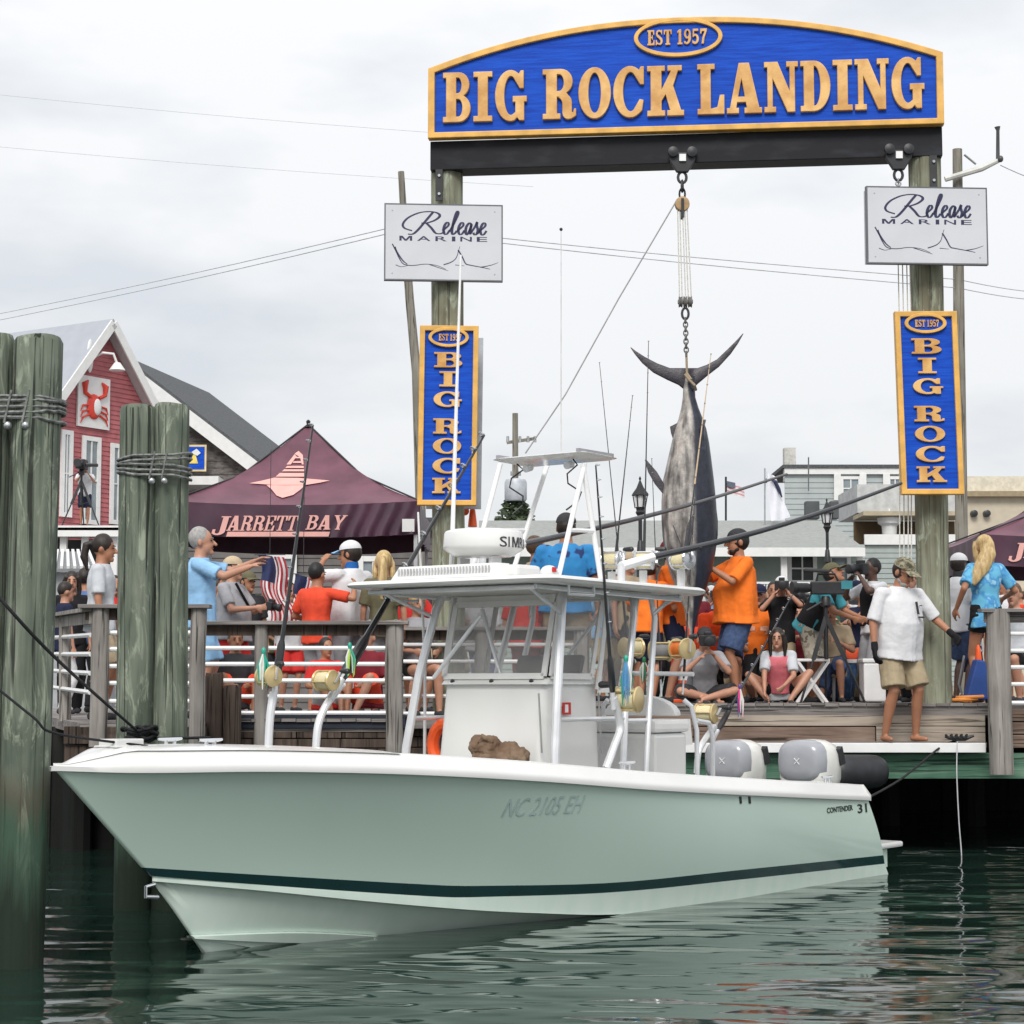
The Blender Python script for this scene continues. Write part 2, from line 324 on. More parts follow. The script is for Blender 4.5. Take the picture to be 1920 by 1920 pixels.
def slab(c, t=.23, s=.11):
    """heavy slab-serif capitals on a unit height: (width, contours)"""
    x = .07
    if c == 'I': w = t+2*x+.06; a = w/2-t/2; return w, [[(0, 0), (w, 0), (w, s), (a+t, s), (a+t, 1-s), (w, 1-s), (w, 1), (0, 1), (0, 1-s), (a, 1-s), (a, s), (0, s)]]
    if c == 'B':
        o = [(0, 0)]+arc(.36, .275, .27, .275, -90, 66)+arc(.36, .75, .24, .25, -62, 90)+[(0, 1), (0, 1-s), (x, 1-s), (x, s), (0, s)]
        return .63, [o, [(x+t, .58)]+[(x+t, 1-s)]+arc(.34, .735, .08, .155, 90, -90)[0:11], [(x+t, s)]+[(x+t, .46)]+arc(.35, .285, .09, .175, 90, -90)]
    if c == 'D': return .66, [[(0, 0)]+arc(.3, .5, .36, .5, -90, 90, 16)+[(0, 1), (0, 1-s), (x, 1-s), (x, s), (0, s)], [(x+t, s), (x+t, 1-s)]+arc(.31, .5, .125, .5-s, 90, -90, 14)]
    if c == 'O': return .68, [arc(.34, .5, .34, .515, 0, 348, 29), arc(.34, .5, .34-t*.92, .4, 0, 348, 29)]
    if c == 'C':
        o = arc(.35, .5, .35, .515, 62, 300, 22)+[(.6, .12), (.63, .33), (.55, .35)]+arc(.36, .5, .36-t*.9, .39, 312, 50, 18)+[(.56, .64), (.64, .64), (.64, 1.0), (.57, 1.0), (.54, .935)]
        return .66, [o]
    if c == 'G':
        o = arc(.35, .5, .35, .515, 62, 285, 20)+[(.5, .06), (.55, 0), (.66, 0), (.66, .37), (.72, .37), (.72, .49), (.4, .49), (.4, .37), (.46, .37), (.46, .17)]+arc(.36, .5, .36-t*.92, .39, 290, 50, 18)+[(.56, .64), (.65, .64), (.65, 1.0), (.58, 1.0), (.54, .935)]
        return .72, [o]
    if c == 'R':
        o = [(0, 0), (x+t+.07, 0), (x+t+.07, s), (x+t, s), (x+t, .44), (.34, .44)]+arc(.28, .3, .13, .14, 70, 0, 4)+[(.41, .12)]+arc(.53, .12, .12, .13, 180, 270, 4)+[(.6, 0), (.7, .06), (.7, .2), (.655, .2), (.635, .12), (.61, .14), (.61, .32)]+arc(.46, .33, .15, .16, 0, 55, 4)+arc(.38, .745, .25, .255, -62, 90)+[(0, 1), (0, 1-s), (x, 1-s), (x, s), (0, s)]
        return .7, [o, [(x+t, .56), (x+t, 1-s)]+arc(.35, .725, .09, .165, 90, -90)]
    if c == 'K':
        o = [(0, 0), (x+t+.07, 0), (x+t+.07, s), (x+t, s), (x+t, .3), (.38, .42), (.47, s), (.41, s), (.41, 0), (.76, 0), (.76, s), (.7, s), (.54, .6), (.64, 1-s), (.72, 1-s), (.72, 1), (.42, 1), (.42, 1-s), (.49, 1-s), (x+t, .53), (x+t, 1-s), (x+t+.07, 1-s), (x+t+.07, 1), (0, 1), (0, 1-s), (x, 1-s), (x, s), (0, s)]
        return .76, [o]
    if c == 'L': return .6, [[(0, 0), (.6, 0), (.6, .38), (.5, .38), (.44, s+.03), (x+t, s), (x+t, 1-s), (x+t+.09, 1-s), (x+t+.09, 1), (0, 1), (0, 1-s), (x, 1-s), (x, s), (0, s)]]
    if c == 'A':
        o = [(0, 0), (.27, 0), (.27, s), (.21, s), (.235, .22), (.42, .22), (.445, s), (.39, s), (.39, 0), (.78, 0), (.78, s), (.72, s), (.5, 1), (.27, 1), (.07, s), (0, s)]
        return .78, [o, [(.255, .33), (.4, .33), (.33, .68)]]
    if c == 'N':
        o = [(0, 0), (.26, 0), (.26, s), (.19, s), (.19, .66), (.51, 0), (.68, 0), (.68, 1-s), (.75, 1-s), (.75, 1), (.49, 1), (.49, 1-s), (.56, 1-s), (.56, .42), (.3, 1), (0, 1), (0, 1-s), (.07, 1-s), (.07, s), (0, s)]
        return .75, [o]
    if c == 'E':
        o = [(0, 0), (.6, 0), (.6, .34), (.51, .34), (.46, s+.02), (x+t, s), (x+t, .45), (.38, .45), (.38, .36), (.46, .36), (.46, .66), (.38, .66), (.38, .56), (x+t, .56), (x+t, 1-s), (.44, 1-s), (.49, .68), (.58, .68), (.58, 1), (0, 1), (0, 1-s), (x, 1-s), (x, s), (0, s)]
        return .6, [o]
    if c == 'T': 
        w = .66; a = w/2-t/2
        return w, [[(a-.09, 0), (a+t+.09, 0), (a+t+.09, s), (a+t, s), (a+t, 1-s), (.52, 1-s), (.57, .68), (.66, .68), (.66, 1), (0, 1), (0, .68), (.09, .68), (.14, 1-s), (a, 1-s), (a, s), (a-.09, s)]]
    if c == 'S':
        o = [(0, 0), (.09, 0), (.12, .06)]+arc(.3, .27, .28, .285, -70, 60, 8)+[(.24, .66)]+arc(.29, .76, .12, .13, 200, 60, 6)+[(.43, .82), (.46, .7), (.54, .7), (.54, 1), (.46, 1), (.43, .95)]+arc(.28, .74, .26, .27, 65, 250, 8)+[(.34, .36)]+arc(.28, .24, .12, .13, 30, -110, 6)+[(.12, .2), (.09, .34), (0, .34)]
        return .58, [o]
    if c == 'J': return .56, [[(.22, 1), (.22, 1-s), (.3, 1-s), (.3, .16)]+arc(.2, .16, .1, .12, 0, -90, 4)+[(.12, .1), (.12, .28), (0, .28), (0, .06)]+arc(.24, .2, .29, .24, 200, 350, 8)+[(.53, .3), (.53, 1-s), (.61, 1-s), (.61, 1)]]
    if c == 'Y':
        a = .38-t/2
        return .76, [[(a-.07, 0), (a+t+.07, 0), (a+t+.07, s), (a+t, s), (a+t, .42), (.69, 1-s), (.76, 1-s), (.76, 1), (.48, 1), (.48, 1-s), (.53, 1-s), (.4, .6), (.27, 1-s), (.33, 1-s), (.33, 1), (0, 1), (0, 1-s), (.06, 1-s), (a, .42), (a, s), (a-.07, s)]]
    if c == '1': return .5, [[(.06, 0), (.48, 0), (.48, s), (.38, s), (.38, 1), (.22, 1), (.05, .86), (.05, .74), (.16, .8), (.16, s), (.06, s)]]
    if c == '9': 
        return .58, [arc(.29, .68, .28, .33, 0, 250, 16)+[(.34, .37)]+arc(.2, .5, .18, .38, -40, -100, 4)+[(.14, .2), (0, .22), (.02, .06)]+arc(.22, .42, .36, .43, -100, 0, 8)[1:], arc(.29, .69, .11, .2, 0, 340, 12)]
    if c == '5': return .56, [[(.06, 1), (.03, .46), (.14, .46)]+arc(.24, .34, .12, .2, 120, -120, 8)+[(.12, .2), (0, .24), (.02, .05)]+arc(.24, .33, .31, .34, -110, 115, 12)+[(.16, .6), (.17, .85), (.5, .85), (.5, 1)]]
    if c == '7': return .56, [[(.1, 0), (.3, 0), (.36, .4), (.55, .85), (.55, 1), (0, 1), (0, .66), (.1, .66), (.14, .82), (.36, .82), (.17, .4)]]
    return .32, []
def slab_word(txt, w, h, gap=.07):
    """list of (char, contours) fitted to width w, height h"""
    x = 0; out = []
    for c in txt:
        gw, cs = slab(c)
        out.append((c, x, cs)); x += gw+gap
    x -= gap; k = w/x
    return [(c, [[((px+ox)*k, py*h) for px, py in q] for q in cs]) for c, ox, cs in out if cs]
# ================================================================ THE SETTING
m_water = bpy.data.materials.new('harbour_water'); m_water.use_nodes = True
def _water():
    nt = m_water.node_tree; N = nt.nodes; L = nt.links; b = N['Principled BSDF']
    b.inputs['Base Color'].default_value = (.012, .028, .021, 1); b.inputs['Roughness'].default_value = .055; b.inputs['IOR'].default_value = 1.5
    b.inputs['Specular IOR Level'].default_value = .5
    t = N.new('ShaderNodeTexCoord'); hs = None
    for sc_, st, amp in ((1.25, (.7, 1.3, 1), 1.), (2.7, (.6, 1.5, 1), .22), (7., (.5, 1.6, 1), .012)):
        mp_ = N.new('ShaderNodeMapping'); mp_.inputs['Scale'].default_value = st; mp_.inputs['Rotation'].default_value = (0, 0, .25*sc_)
        L.new(t.outputs['Object'], mp_.inputs[0])
        n = N.new('ShaderNodeTexNoise'); n.inputs['Scale'].default_value = sc_; n.inputs['Detail'].default_value = 0; n.inputs['Distortion'].default_value = .9
        L.new(mp_.outputs[0], n.inputs['Vector'])
        k = N.new('ShaderNodeMath'); k.operation = 'MULTIPLY_ADD'; k.inputs[1].default_value = amp
        L.new(n.outputs['Fac'], k.inputs[0])
        if hs: L.new(hs, k.inputs[2])
        else: k.inputs[2].default_value = 0
        hs = k.outputs[0]
    bp_ = N.new('ShaderNodeBump'); bp_.inputs['Strength'].default_value = 1.; bp_.inputs['Distance'].default_value = .038
    L.new(hs, bp_.inputs['Height']); L.new(bp_.outputs[0], b.inputs['Normal'])
_water()
def wave(x, y):
    a = mnoise.noise(Vector((x*.55, y*.8, 3.1)))*.010+mnoise.noise(Vector((x*1.3, y*1.9, 9.1)))*.005
    return a
wb = MB(); ys = [-40, -20, -8, 0, 3]+[4+.12*i for i in range(110)]+[17.4+.3*i for i in range(34)]; xs = [-60, -30, -15, -9]+[-7+.14*i for i in range(101)]+[9, 15, 30, 60]
wv = [(x, y, wave(x, y)) for y in ys for x in xs]; nx = len(xs)
wb.add(wv, [(j*nx+i, j*nx+i+1, (j+1)*nx+i+1, (j+1)*nx+i) for j in range(len(ys)-1) for i in range(nx-1)])
tag(wb.build('water', m_water, smooth=180), kind='structure')
# land behind the bulkhead, reaching the horizon
m_ground = M('street_ground', (.20, .19, .18), rough=.9, var=.2, scale=1.5, bump=.2, bscale=20)
gb = MB(); gb.box((0, 527.6, .2), (900, 1000, 2.2)); tag(gb.build('ground', m_ground, smooth=0), kind='structure')
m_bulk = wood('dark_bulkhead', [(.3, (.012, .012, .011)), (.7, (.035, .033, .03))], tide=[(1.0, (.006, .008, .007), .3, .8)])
bk = MB()
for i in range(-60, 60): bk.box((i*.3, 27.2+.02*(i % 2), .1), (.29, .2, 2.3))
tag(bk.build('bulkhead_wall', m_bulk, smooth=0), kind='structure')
# ---------------------------------------------------------------- timber
grey_wood = wood('grey_weathered_wood', [(.3, (.13, .115, .105)), (.5, (.27, .25, .23)), (.7, (.42, .39, .36))])
brown_wood = wood('brown_plank_wood', [(.3, (.09, .06, .045)), (.5, (.20, .14, .11)), (.7, (.32, .25, .20))], axis=0)
pale_wood = wood('pale_plank_wood', [(.3, (.24, .20, .16)), (.5, (.40, .34, .28)), (.72, (.52, .46, .39))], axis=0)
rail_wood = wood('grey_rail_wood', [(.3, (.11, .10, .095)), (.5, (.22, .20, .19)), (.7, (.34, .32, .30))], axis=0)
green_beam = wood('green_stained_beam', [(.3, (.035, .09, .06)), (.5, (.09, .19, .13)), (.7, (.20, .31, .23))], axis=0)
dark_stub = wood('dark_timber', [(.3, (.03, .022, .018)), (.55, (.085, .062, .05)), (.75, (.16, .125, .10))])  # dark brown timber, also colours the strip for the shaded deck gap
pile_wood = wood('green_treated_pile', [(.28, (.04, .054, .042)), (.45, (.10, .122, .094)), (.6, (.175, .20, .157)), (.75, (.30, .325, .265))], grain=.8, bump=1., cracks=.8, flakes=(.36, .40, .31),
                 tide=[(1.08, (.085, .05, .03), .10, .5), (.90, (.03, .085, .055), .12, .75), (.50, (.013, .019, .013), .16, .88)])
post_wood = wood('tan_green_post', [(.28, (.10, .088, .06)), (.45, (.19, .188, .135)), (.58, (.28, .29, .215)), (.75, (.41, .415, .31))], grain=.7, bump=1., cracks=.6, flakes=(.40, .46, .36))
white_paint = M('white_painted_metal', (.80, .80, .80), rough=.35, var=.04)
black_metal = M('black_metal', (.018, .019, .022), rough=.45, var=.25, scale=9)
steel = M('galvanised_steel', (.42, .43, .44), rough=.35, metal=.8, var=.15)
cable_m = M('grey_cable', (.16, .165, .16), rough=.6, metal=.3, var=.5, scale=30)
rope_black = M('black_rope', (.012, .012, .014), rough=.85, var=.3, scale=60, bump=.4, bscale=150)
YR = 20.3; YL = 18.8; ZR = at(1500, 1319, YR).z; ZL = at(500, 1348, YL).z
def X(px, Y): return at(px, 1290, Y).x
def plank(parent, x0, x1, y, z0, z1, th, mat, name='plank'):
    b = MB(); b.box(((x0+x1)/2, y+th/2, (z0+z1)/2), (x1-x0, th, z1-z0)); return b.build(name, mat, parent, smooth=0, bevel=.006)
# dark plank sheet added under the left dock to block light and darken it
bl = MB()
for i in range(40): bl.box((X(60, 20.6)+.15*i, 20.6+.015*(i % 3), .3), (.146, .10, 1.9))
tag(bl.build('added_shade_sheet', m_bulk, smooth=0), kind='structure')
# right quay
rq = thing('boardwalk', 'weathered timber boardwalk with plank front between sign posts', None, (X(1450, YR), YR, ZR), kind='structure'); 
xa, xb = X(1000, YR), X(1849, YR)
def zr(py, Y=YR): return at(1500, py, Y).z
b = MB(); b.box(((xa+14)/2+.2, YR+3.6, ZR-.07), (14-xa+.4, 7.2, .10)); b.build('deck_slab', rail_wood, rq, smooth=0)
n = 0; x = xa
while x < xb:                                      # ends of the deck boards along the edge
    b = MB(); w = .142; b.box((x+w/2, YR+.45, ZR-.012+random.uniform(-.003, .003)), (w-.006, .95, .03)); b.build('deck_board', rail_wood, rq, smooth=0); x += w
plank(rq, xa, xb, YR+.02, zr(1330), zr(1325), .1, dark_stub, 'gap_shade_strip')  # dark strip for the gap under the deck edge, shade put in its colour
for (p0, p1, y0, y1, mt) in ((1000, 1330, 1331, 1361, brown_wood), (1332, 1846, 1331, 1361, pale_wood), (1000, 1300, 1362, 1392, brown_wood), (1302, 1640, 1363, 1392, brown_wood), (1642, 1846, 1362, 1392, pale_wood)):
    plank(rq, X(p0, YR), X(p1, YR), YR+random.uniform(0, .012), zr(y1), zr(y0), .06, mt)
zl = zr(1391, 19.9)
b = MB(); b.box(((X(1000, 19.9)+X(1846, 19.9))/2, 20.08, zl-.03), (X(1846, 19.9)-X(1000, 19.9), .44, .05)); b.build('lower_ledge', rail_wood, rq, smooth=0)
plank(rq, X(990, 19.86), X(1845, 19.86), 19.83, zr(1411, 19.86), zr(1393, 19.86), .07, white_paint, 'white_stringer')
plank(rq, X(980, 20.1), X(1992, 20.1), 19.98, zr(1459, 20.1), zr(1412, 20.1), .22, green_beam, 'green_beam')
for (p0, p1, y0, y1) in ((1893, 1990, 1330, 1352), (1893, 1990, 1354, 1376), (1893, 1990, 1378, 1402)):
    plank(rq, X(p0, 19.95), X(p1, 19.95), 19.93, zr(y1, 19.95), zr(y0, 19.95), .05, brown_wood)
for px in (1120, 1290, 1440, 1600, 1760, 1930): 
    b = MB(); b.cyl((X(px+60, 24), 24, -1), (X(px+60, 24), 24, ZR-.1), .15, n=10); b.build('support_pile', m_bulk, rq)
# left quay
lq = thing('dock', 'lower timber dock behind the bow of the boat', None, (X(560, YL), YL, ZL), kind='structure')
b = MB(); b.prism([(X(150, 17.6), 17.62), (X(385, 17.6), 17.62), (X(385, YL), YL+.02), (X(748, YL), YL+.02), (X(748, 27), 27), (X(40, 27), 27)], (0, 0, ZL-.12), (1, 0, 0), (0, 1, 0), (0, 0, .10)); b.build('deck_slab', rail_wood, lq, smooth=0)
b = MB(); b.box(((X(748, YL)+xa)/2, 23.6, ZL-.07), (xa-X(748, YL), 6.6, .10)); b.build('deck_slab', rail_wood, lq, smooth=0)
def zq(py, Y=YL): return at(500, py, Y).z
x = X(388, YL)
while x < X(742, YL):
    b = MB(); b.box((x+.07, YL+.4, ZL-.012+random.uniform(-.003, .003)), (.134, .85, .03)); b.build('deck_board', rail_wood, lq, smooth=0); x += .142
m_navy_wet = wood('dark_tarred_beam', [(.3, (.012, .014, .022)), (.6, (.035, .04, .055)), (.8, (.09, .10, .12))], axis=0)
plank(lq, X(380, YL), X(760, YL), YL, zq(1366), zq(1340), .08, m_navy_wet, 'edge_beam')
for (p0, p1, y0, y1) in ((380, 555, 1368, 1384), (557, 640, 1368, 1384), (642, 760, 1368, 1384), (380, 600, 1386, 1402), (602, 760, 1386, 1402), (380, 540, 1404, 1424), (542, 760, 1404, 1424), (380, 760, 1426, 1446), (745, 1000, 1368, 1388), (745, 1000, 1390, 1410), (745, 1000, 1412, 1440)):
    plank(lq, X(p0, YL), X(p1, YL), (YL if p0 < 745 else YR+.1)+.02+random.uniform(0, .015), zq(y1), zq(y0), .05, dark_stub)
plank(lq, X(120, 17.6), X(385, 17.6), 17.62, at(200, 1395, 17.6).z, at(200, 1362, 17.6).z, .08, dark_stub, 'edge_beam')
plank(lq, X(120, 17.6), X(385, 17.6), 17.66, at(200, 1440, 17.6).z, at(200, 1398, 17.6).z, .08, dark_stub)
for px, Y in ((150, 20.4), (330, 20.4), (450, 21.6), (620, 21.6), (735, 21.6), (820, 23), (940, 23)):
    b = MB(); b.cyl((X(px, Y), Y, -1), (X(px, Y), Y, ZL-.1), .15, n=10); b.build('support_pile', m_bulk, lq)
# ---------------------------------------------------------------- pilings (each a thing)
def piling(label, x, Y, r, ztop, lean=(0, 0), group=None, mat=None, name='piling', zb=-1.2, seed=0):
    b = MB(); rs = []; n = 20; zs = [zb+(ztop-zb)*i/22 for i in range(22)]+[ztop-.03, ztop]
    for i, z in enumerate(zs):
        k = 1-(.09 if i == len(zs)-1 else 0)
        rs.append([(x+lean[0]*(z-zb)+k*r*(1+.05*mnoise.noise(Vector((math.cos(2*math.pi*j/n)*1.5+seed*7, math.sin(2*math.pi*j/n)*1.5, z*.8))))*math.cos(2*math.pi*j/n), Y+lean[1]*(z-zb)+k*r*math.sin(2*math.pi*j/n), z+(.006*math.cos(j*.63+seed) if i > 22 else 0)) for j in range(n)])
    rs = [[Vector(p) for p in q] for q in rs]
    b.rings(rs); return tag(b.build(name, mat or pile_wood, smooth=50), label, 'piling', group)
Y1, Y2 = 12.0, 15.0
def pile_at(label, pc, w, ptop, Y, lean, seed):
    p = at(pc, ptop, Y); return piling(label, p.x-lean*(p.z+1.2), Y, w/2/F*Y, p.z, (lean, 0), 'round dock pilings in lashed pairs', seed=seed)
pile_at('large green piling cut by the left edge of the photo', -16, 88, 630, Y1+.05, .004, 1)
pile_at('tall green piling nearest the bow tip of the boat', 73, 91, 633, Y1-.02, .010, 2)
pile_at('shorter green piling, left one of the pair behind the bow rope', 260, 70, 762, Y2, -.004, 3)
pile_at('shorter green piling, right one of the pair beside the maroon tent', 322, 66, 759, Y2+.05, -.008, 4)
def lashing(label, cs, r, z0, dz, n, seed):
    """cable wound round two neighbouring piles"""
    rnd = random.Random(seed); t = thing('cable_lashing', label, 'cable', ((cs[0].x+cs[1].x)/2, cs[0].y, z0), group='steel cable lashings round the pilings')
    for k in range(n):
        pts = []; tilt = rnd.uniform(-.03, .03)
        for i in range(25):
            a = 2*math.pi*i/24+math.pi/2; c = cs[0] if math.cos(a) < 0 else cs[1]; rr = r*1.06+rnd.uniform(0, .006)
            pts.append((c.x+rr*math.cos(a), c.y+rr*math.sin(a), z0-dz*k+tilt*math.cos(a)+rnd.uniform(-.004, .004)))
        b = MB(); b.tube(pts, .0115, 6); b.build('cable_turn', cable_m, t)
    for f in (.25, .62):
        x = cs[0].x+(cs[1].x-cs[0].x)*f-r*.2+.1; b = MB(); b.ell((x, cs[0].y-r*1.1, z0-dz*n-.015), (.026, .02, .026), nu=8, nv=6); b.build('cable_clamp', steel, t)
        b = MB(); b.bar((x+.02, cs[0].y-r*1.12, z0+.03), (x-.02, cs[0].y-r*1.12, z0-dz*n), .012, .012); b.build('staple', cable_m, t)
    return t
def pc(px, py, Y): return at(px, py, Y)
lashing('grey cable wound five times round the large left pilings', [pc(-16, 760, Y1), pc(73, 760, Y1)], .148, at(50, 748, Y1).z, .034, 5, 1)
lashing('grey cable wound five times round the shorter pilings', [pc(259, 870, Y2), pc(321, 870, Y2)], .142, at(290, 858, Y2).z, .036, 5, 2)
for px, ptop, lab in ((402, 1262, 'low dark rotten piling stub against the left dock'), (436, 1285, 'lowest dark piling stub beside the left dock rail')):
    p = at(px, ptop, 18.5); piling(lab, p.x, 18.5, .085, p.z, group='rotten piling stubs', mat=dark_stub, name='piling_stub', seed=px)
# ---------------------------------------------------------------- rail fences
def rail_fence(label, name, Y, posts, top, pipes, x0, x1, cap_over=.05, ztop=None, dark=True):
    t = thing(name, label, 'fence', (X((x0+x1)/2, Y), Y, ZL if x0 < 1000 else ZR), group='wood and white pipe railings')
    for px, w, y0, y1 in posts:
        p, q = at(px, y0, Y), at(px, y1, Y); r_ = w/2/F*Y; b = MB(); rs = []
        for i in range(13):
            f = i/12; z = q.z+(p.z-q.z)*f
            rs.append([Vector((p.x+r_*(1+.09*mnoise.noise(Vector((px, j*.9, z*2))))*math.cos(2*math.pi*j/12)+.02*mnoise.noise(Vector((px, 0, z*1.4))), Y+.02+r_*math.sin(2*math.pi*j/12), z)) for j in range(12)])
        b.rings(rs); b.build('post', grey_wood, t, smooth=50)
    a, c = at(x0, top, Y), at(x1, top, Y)
    b = MB(); b.bar((a.x-cap_over, Y, a.z-.015), (c.x+cap_over, Y, c.z-.015), .17, .035); b.build('cap_rail', rail_wood, t, smooth=0, bevel=.005)
    b = MB(); b.bar((a.x, Y+.03, a.z-.085), (c.x, Y+.03, c.z-.085), .04, .10); b.build('under_rail', dark_stub if dark else rail_wood, t, smooth=0)
    for (u0, u1, y) in pipes:
        a, c = at(u0, y, Y), at(u1, y, Y); b = MB(); b.cyl((a.x, Y+.06, a.z), (c.x, Y+.06, c.z), .021, n=8); b.build('pipe_rail', white_paint, t)
    return t
rail_fence('short railing with a bent grey post behind the left pilings', 'railing', 17.6, [(188, 34, 1134, 1400), (372, 30, 1138, 1400)], 1134, [(190, 372, y) for y in (1186, 1217, 1249, 1281, 1315)], 160, 385)
rail_fence('long grey railing with white pipes behind the bow rods', 'railing', YL, [(490, 25, 1166, 1402), (740, 33, 1163, 1410)], 1165, [(384, 740, y) for y in (1215, 1245, 1276, 1306, 1337)], 386, 756)
rail_fence('railing with round grey post at the right edge of the photo', 'railing', 19.65, [(1872, 45, 1143, 1452), (2040, 45, 1143, 1452)], 1142, [(1878, 2040, y) for y in (1188, 1220, 1251, 1283, 1318)], 1846, 2060, dark=False)
rail_fence('darker railing running back behind the console of the boat', 'railing', 20.6, [(905, 30, 1175, 1420), (1090, 30, 1175, 1420)], 1176, [(756, 1090, y) for y in (1183+25, 1240, 1272, 1305, 1338)], 760, 1100)
# side rail running back from the corner post
t = thing('side_railing', 'grey railing running back from the bent corner post at far left', 'fence', (X(150, 18), 18.6, ZL), group='wood and white pipe railings')
a, c = at(172, 1140, 17.6), at(100, 1152, 20.4)
for name, dz, w, h, mt in (('cap_rail', -.015, .16, .035, grey_wood), ('under_rail', -.09, .04, .1, grey_wood)):
    b = MB(); b.bar(a+Vector((0, 0, dz)), c+Vector((0, 0, dz)), w, h); b.build(name, mt, t, smooth=0)
for k in range(4):
    b = MB(); b.cyl(a+Vector((0, 0, -.24-.17*k)), c+Vector((0, 0, -.24-.17*k)), .021, n=8); b.build('pipe_rail', white_paint, t)
b = MB(); b.bar(at(122, 1150, 19.6), at(122, 1352, 19.6), .1, .1, up=(0, 1, 0)); b.build('post', grey_wood, t, smooth=0)
# fender and mooring gear on the quay
b = MB(); p, q = at(1560, 1447, 19.3), at(1652, 1447, 19.55); d = (q-p)
r0 = .165
pr = [(r0*.35, -.02), (r0*.8, 0), (r0*.97, .05), (r0, .12), (r0, d.length-.14), (r0*.97, d.length-.06), (r0*.8, d.length), (r0*.3, d.length+.02)]
b.lathe(pr, p, d, 20); fen = b.build('dock_fender', M('black_rubber', (.022, .023, .027), rough=.5, var=.2, scale=10), smooth=60)
tag(fen, 'fat black cylindrical rubber fender hanging between the stern and green beam', 'fender')
# ================================================================ THE GANTRY: posts, beam, signs, hoist, marlin
sign_blue = M('sign_blue_paint', (.003, .05, .40), rough=.6, spec=.2, col2=(.006, .085, .56), scale=3, st=(1, 1, 14), bump=.15, bscale=12)
gold = M('gold_leaf_paint', (.55, .27, .065), rough=.42, col2=(.80, .48, .17), scale=5, bump=.1, bscale=60)
gold_edge = M('gold_border_paint', (.72, .40, .09), rough=.45, var=.15, scale=6)
beam_m = M('dark_painted_steel', (.006, .0065, .010), rough=.5, spec=.25, col2=(.028, .03, .038), scale=2.5, st=(1, 1, 3), lo=.5, hi=.85)
sign_white = M('white_sign_panel', (.58, .59, .62), rough=.4, var=.04, scale=2)
ink = M('dark_navy_ink', (.02, .02, .07), rough=.5, var=.1)
def sign_post(label, px, py0, pxb, pyb, w, Y, seed):
    a, c = at(px, py0, Y), at(pxb, pyb, Y); r_ = w/2/F*Y; b = MB(); rs = []
    for i in range(40):
        f = i/39; p = c.lerp(a, f)
        rs.append([Vector((p.x+r_*(1+.045*mnoise.noise(Vector((j*.8+seed, seed, p.z*1.1))))*math.cos(2*math.pi*j/20), Y+r_*math.sin(2*math.pi*j/20), p.z)) for j in range(20)])
    b.rings(rs); return tag(b.build('sign_post', post_wood, smooth=50), label, 'post', 'round posts of the sign gantry')
YLg, YRg = 21.0, 20.45
sign_post('left round timber post carrying the big blue sign', 838, 318, 842, 1345, 61, YLg, 3)
sign_post('right round timber post standing on the boardwalk by the white-shirted man', 1733, 286, 1754, 1320, 62, YRg, 8)
# beam
bm_ = thing('gantry_beam', 'dark steel crossbeam under the big blue arched sign', 'beam', at(1285, 290, 20.7))
gl, gr = at(806, 263, YLg-.22), at(1767, 234, YRg-.22)
ux = (gr-gl); Wd = ux.length; ux.normalize(); uz = Vector((0, 0, 1)); uy = uz.cross(ux).normalized()   # uy points away from the camera
gl0 = gl
def S3(x, z, d=0): return gl0+ux*x+uz*z-uy*d      # d towards the camera
hb_ = 57/F*20.8
b = MB(); b.bar(S3(0, -hb_/2-.002, -.18), S3(Wd, -hb_/2-.002, -.18), .30, hb_-.004); b.build('beam', beam_m, bm_, smooth=0, bevel=.008)
for x in (.03, Wd-.17):                             # straps bolted to the posts
    b = MB(); p = S3(x+.07, -hb_-.17, -.02); b.box(p, (.075, .03, .34), rz=math.atan2(ux.y, ux.x)); b.build('strap', black_metal, bm_, smooth=0)
    for dz in (-.1, .1): b = MB(); b.lathe([(.02, 0), (.016, .02)], p+Vector((0, -.015, dz)), (0, -1, 0), 6); b.build('bolt', steel, bm_)
SM = Matrix(((ux.x, 0, -uy.x, 0), (ux.y, 0, -uy.y, 0), (0, 1, 0, 0), (0, 0, 0, 1)))
def SMat(o, x, z, d): return Matrix.Translation(o+ux*x+uz*z-uy*d) @ SM
# big arched sign
hs = .765; hc = 1.235
bs = thing('arched_sign', 'big blue arched sign with gold lettering BIG ROCK LANDING', 'sign', gl0)
def arch(x0, x1, z0, zs, zc, n=36):
    o = [(x0, z0), (x1, z0)]
    for i in range(n+1):
        f = 1-i/n; o.append((x0+(x1-x0)*f, zs+(zc-zs)*(1-abs(2*f-1)**2.15)))
    return o
bd = .062
outer = arch(-.01, Wd+.01, 0, hs, hc); inner = arch(bd, Wd-bd, bd, hs-bd*.75, hc-bd)
b = filled([outer], .06, SMat(gl0, 0, 0, .0)); b.build('back_board', gold_edge, bs, smooth=0)
b = filled([inner], .03, SMat(gl0, 0, 0, .035)); b.build('blue_panel', sign_blue, bs, smooth=0)
b = filled([outer, inner], .05, SMat(gl0, 0, 0, .055), .008); b.build('gold_border', gold_edge, bs, smooth=30)
k = Wd/960.
def word_on(txt, px0, px1, zbase, hgt, parent, mat, org, d, gap=.06, name='letter', dep=.05, bev=.006):
    for c, cs in slab_word(txt, (px1-px0)*k, hgt, gap):
        b = filled(cs, dep, SMat(org, (px0-805)*k, zbase, d), bev); b.build(name, mat, parent, smooth=30)
word_on('BIG', 832, 992, .165, .545, bs, gold, gl0, .062)
word_on('ROCK', 1022, 1288, .165, .545, bs, gold, gl0, .062, .045)
word_on('LANDING', 1313, 1732, .165, .545, bs, gold, gl0, .062, .05)
ox, oz = Wd*.4925, hc-.215
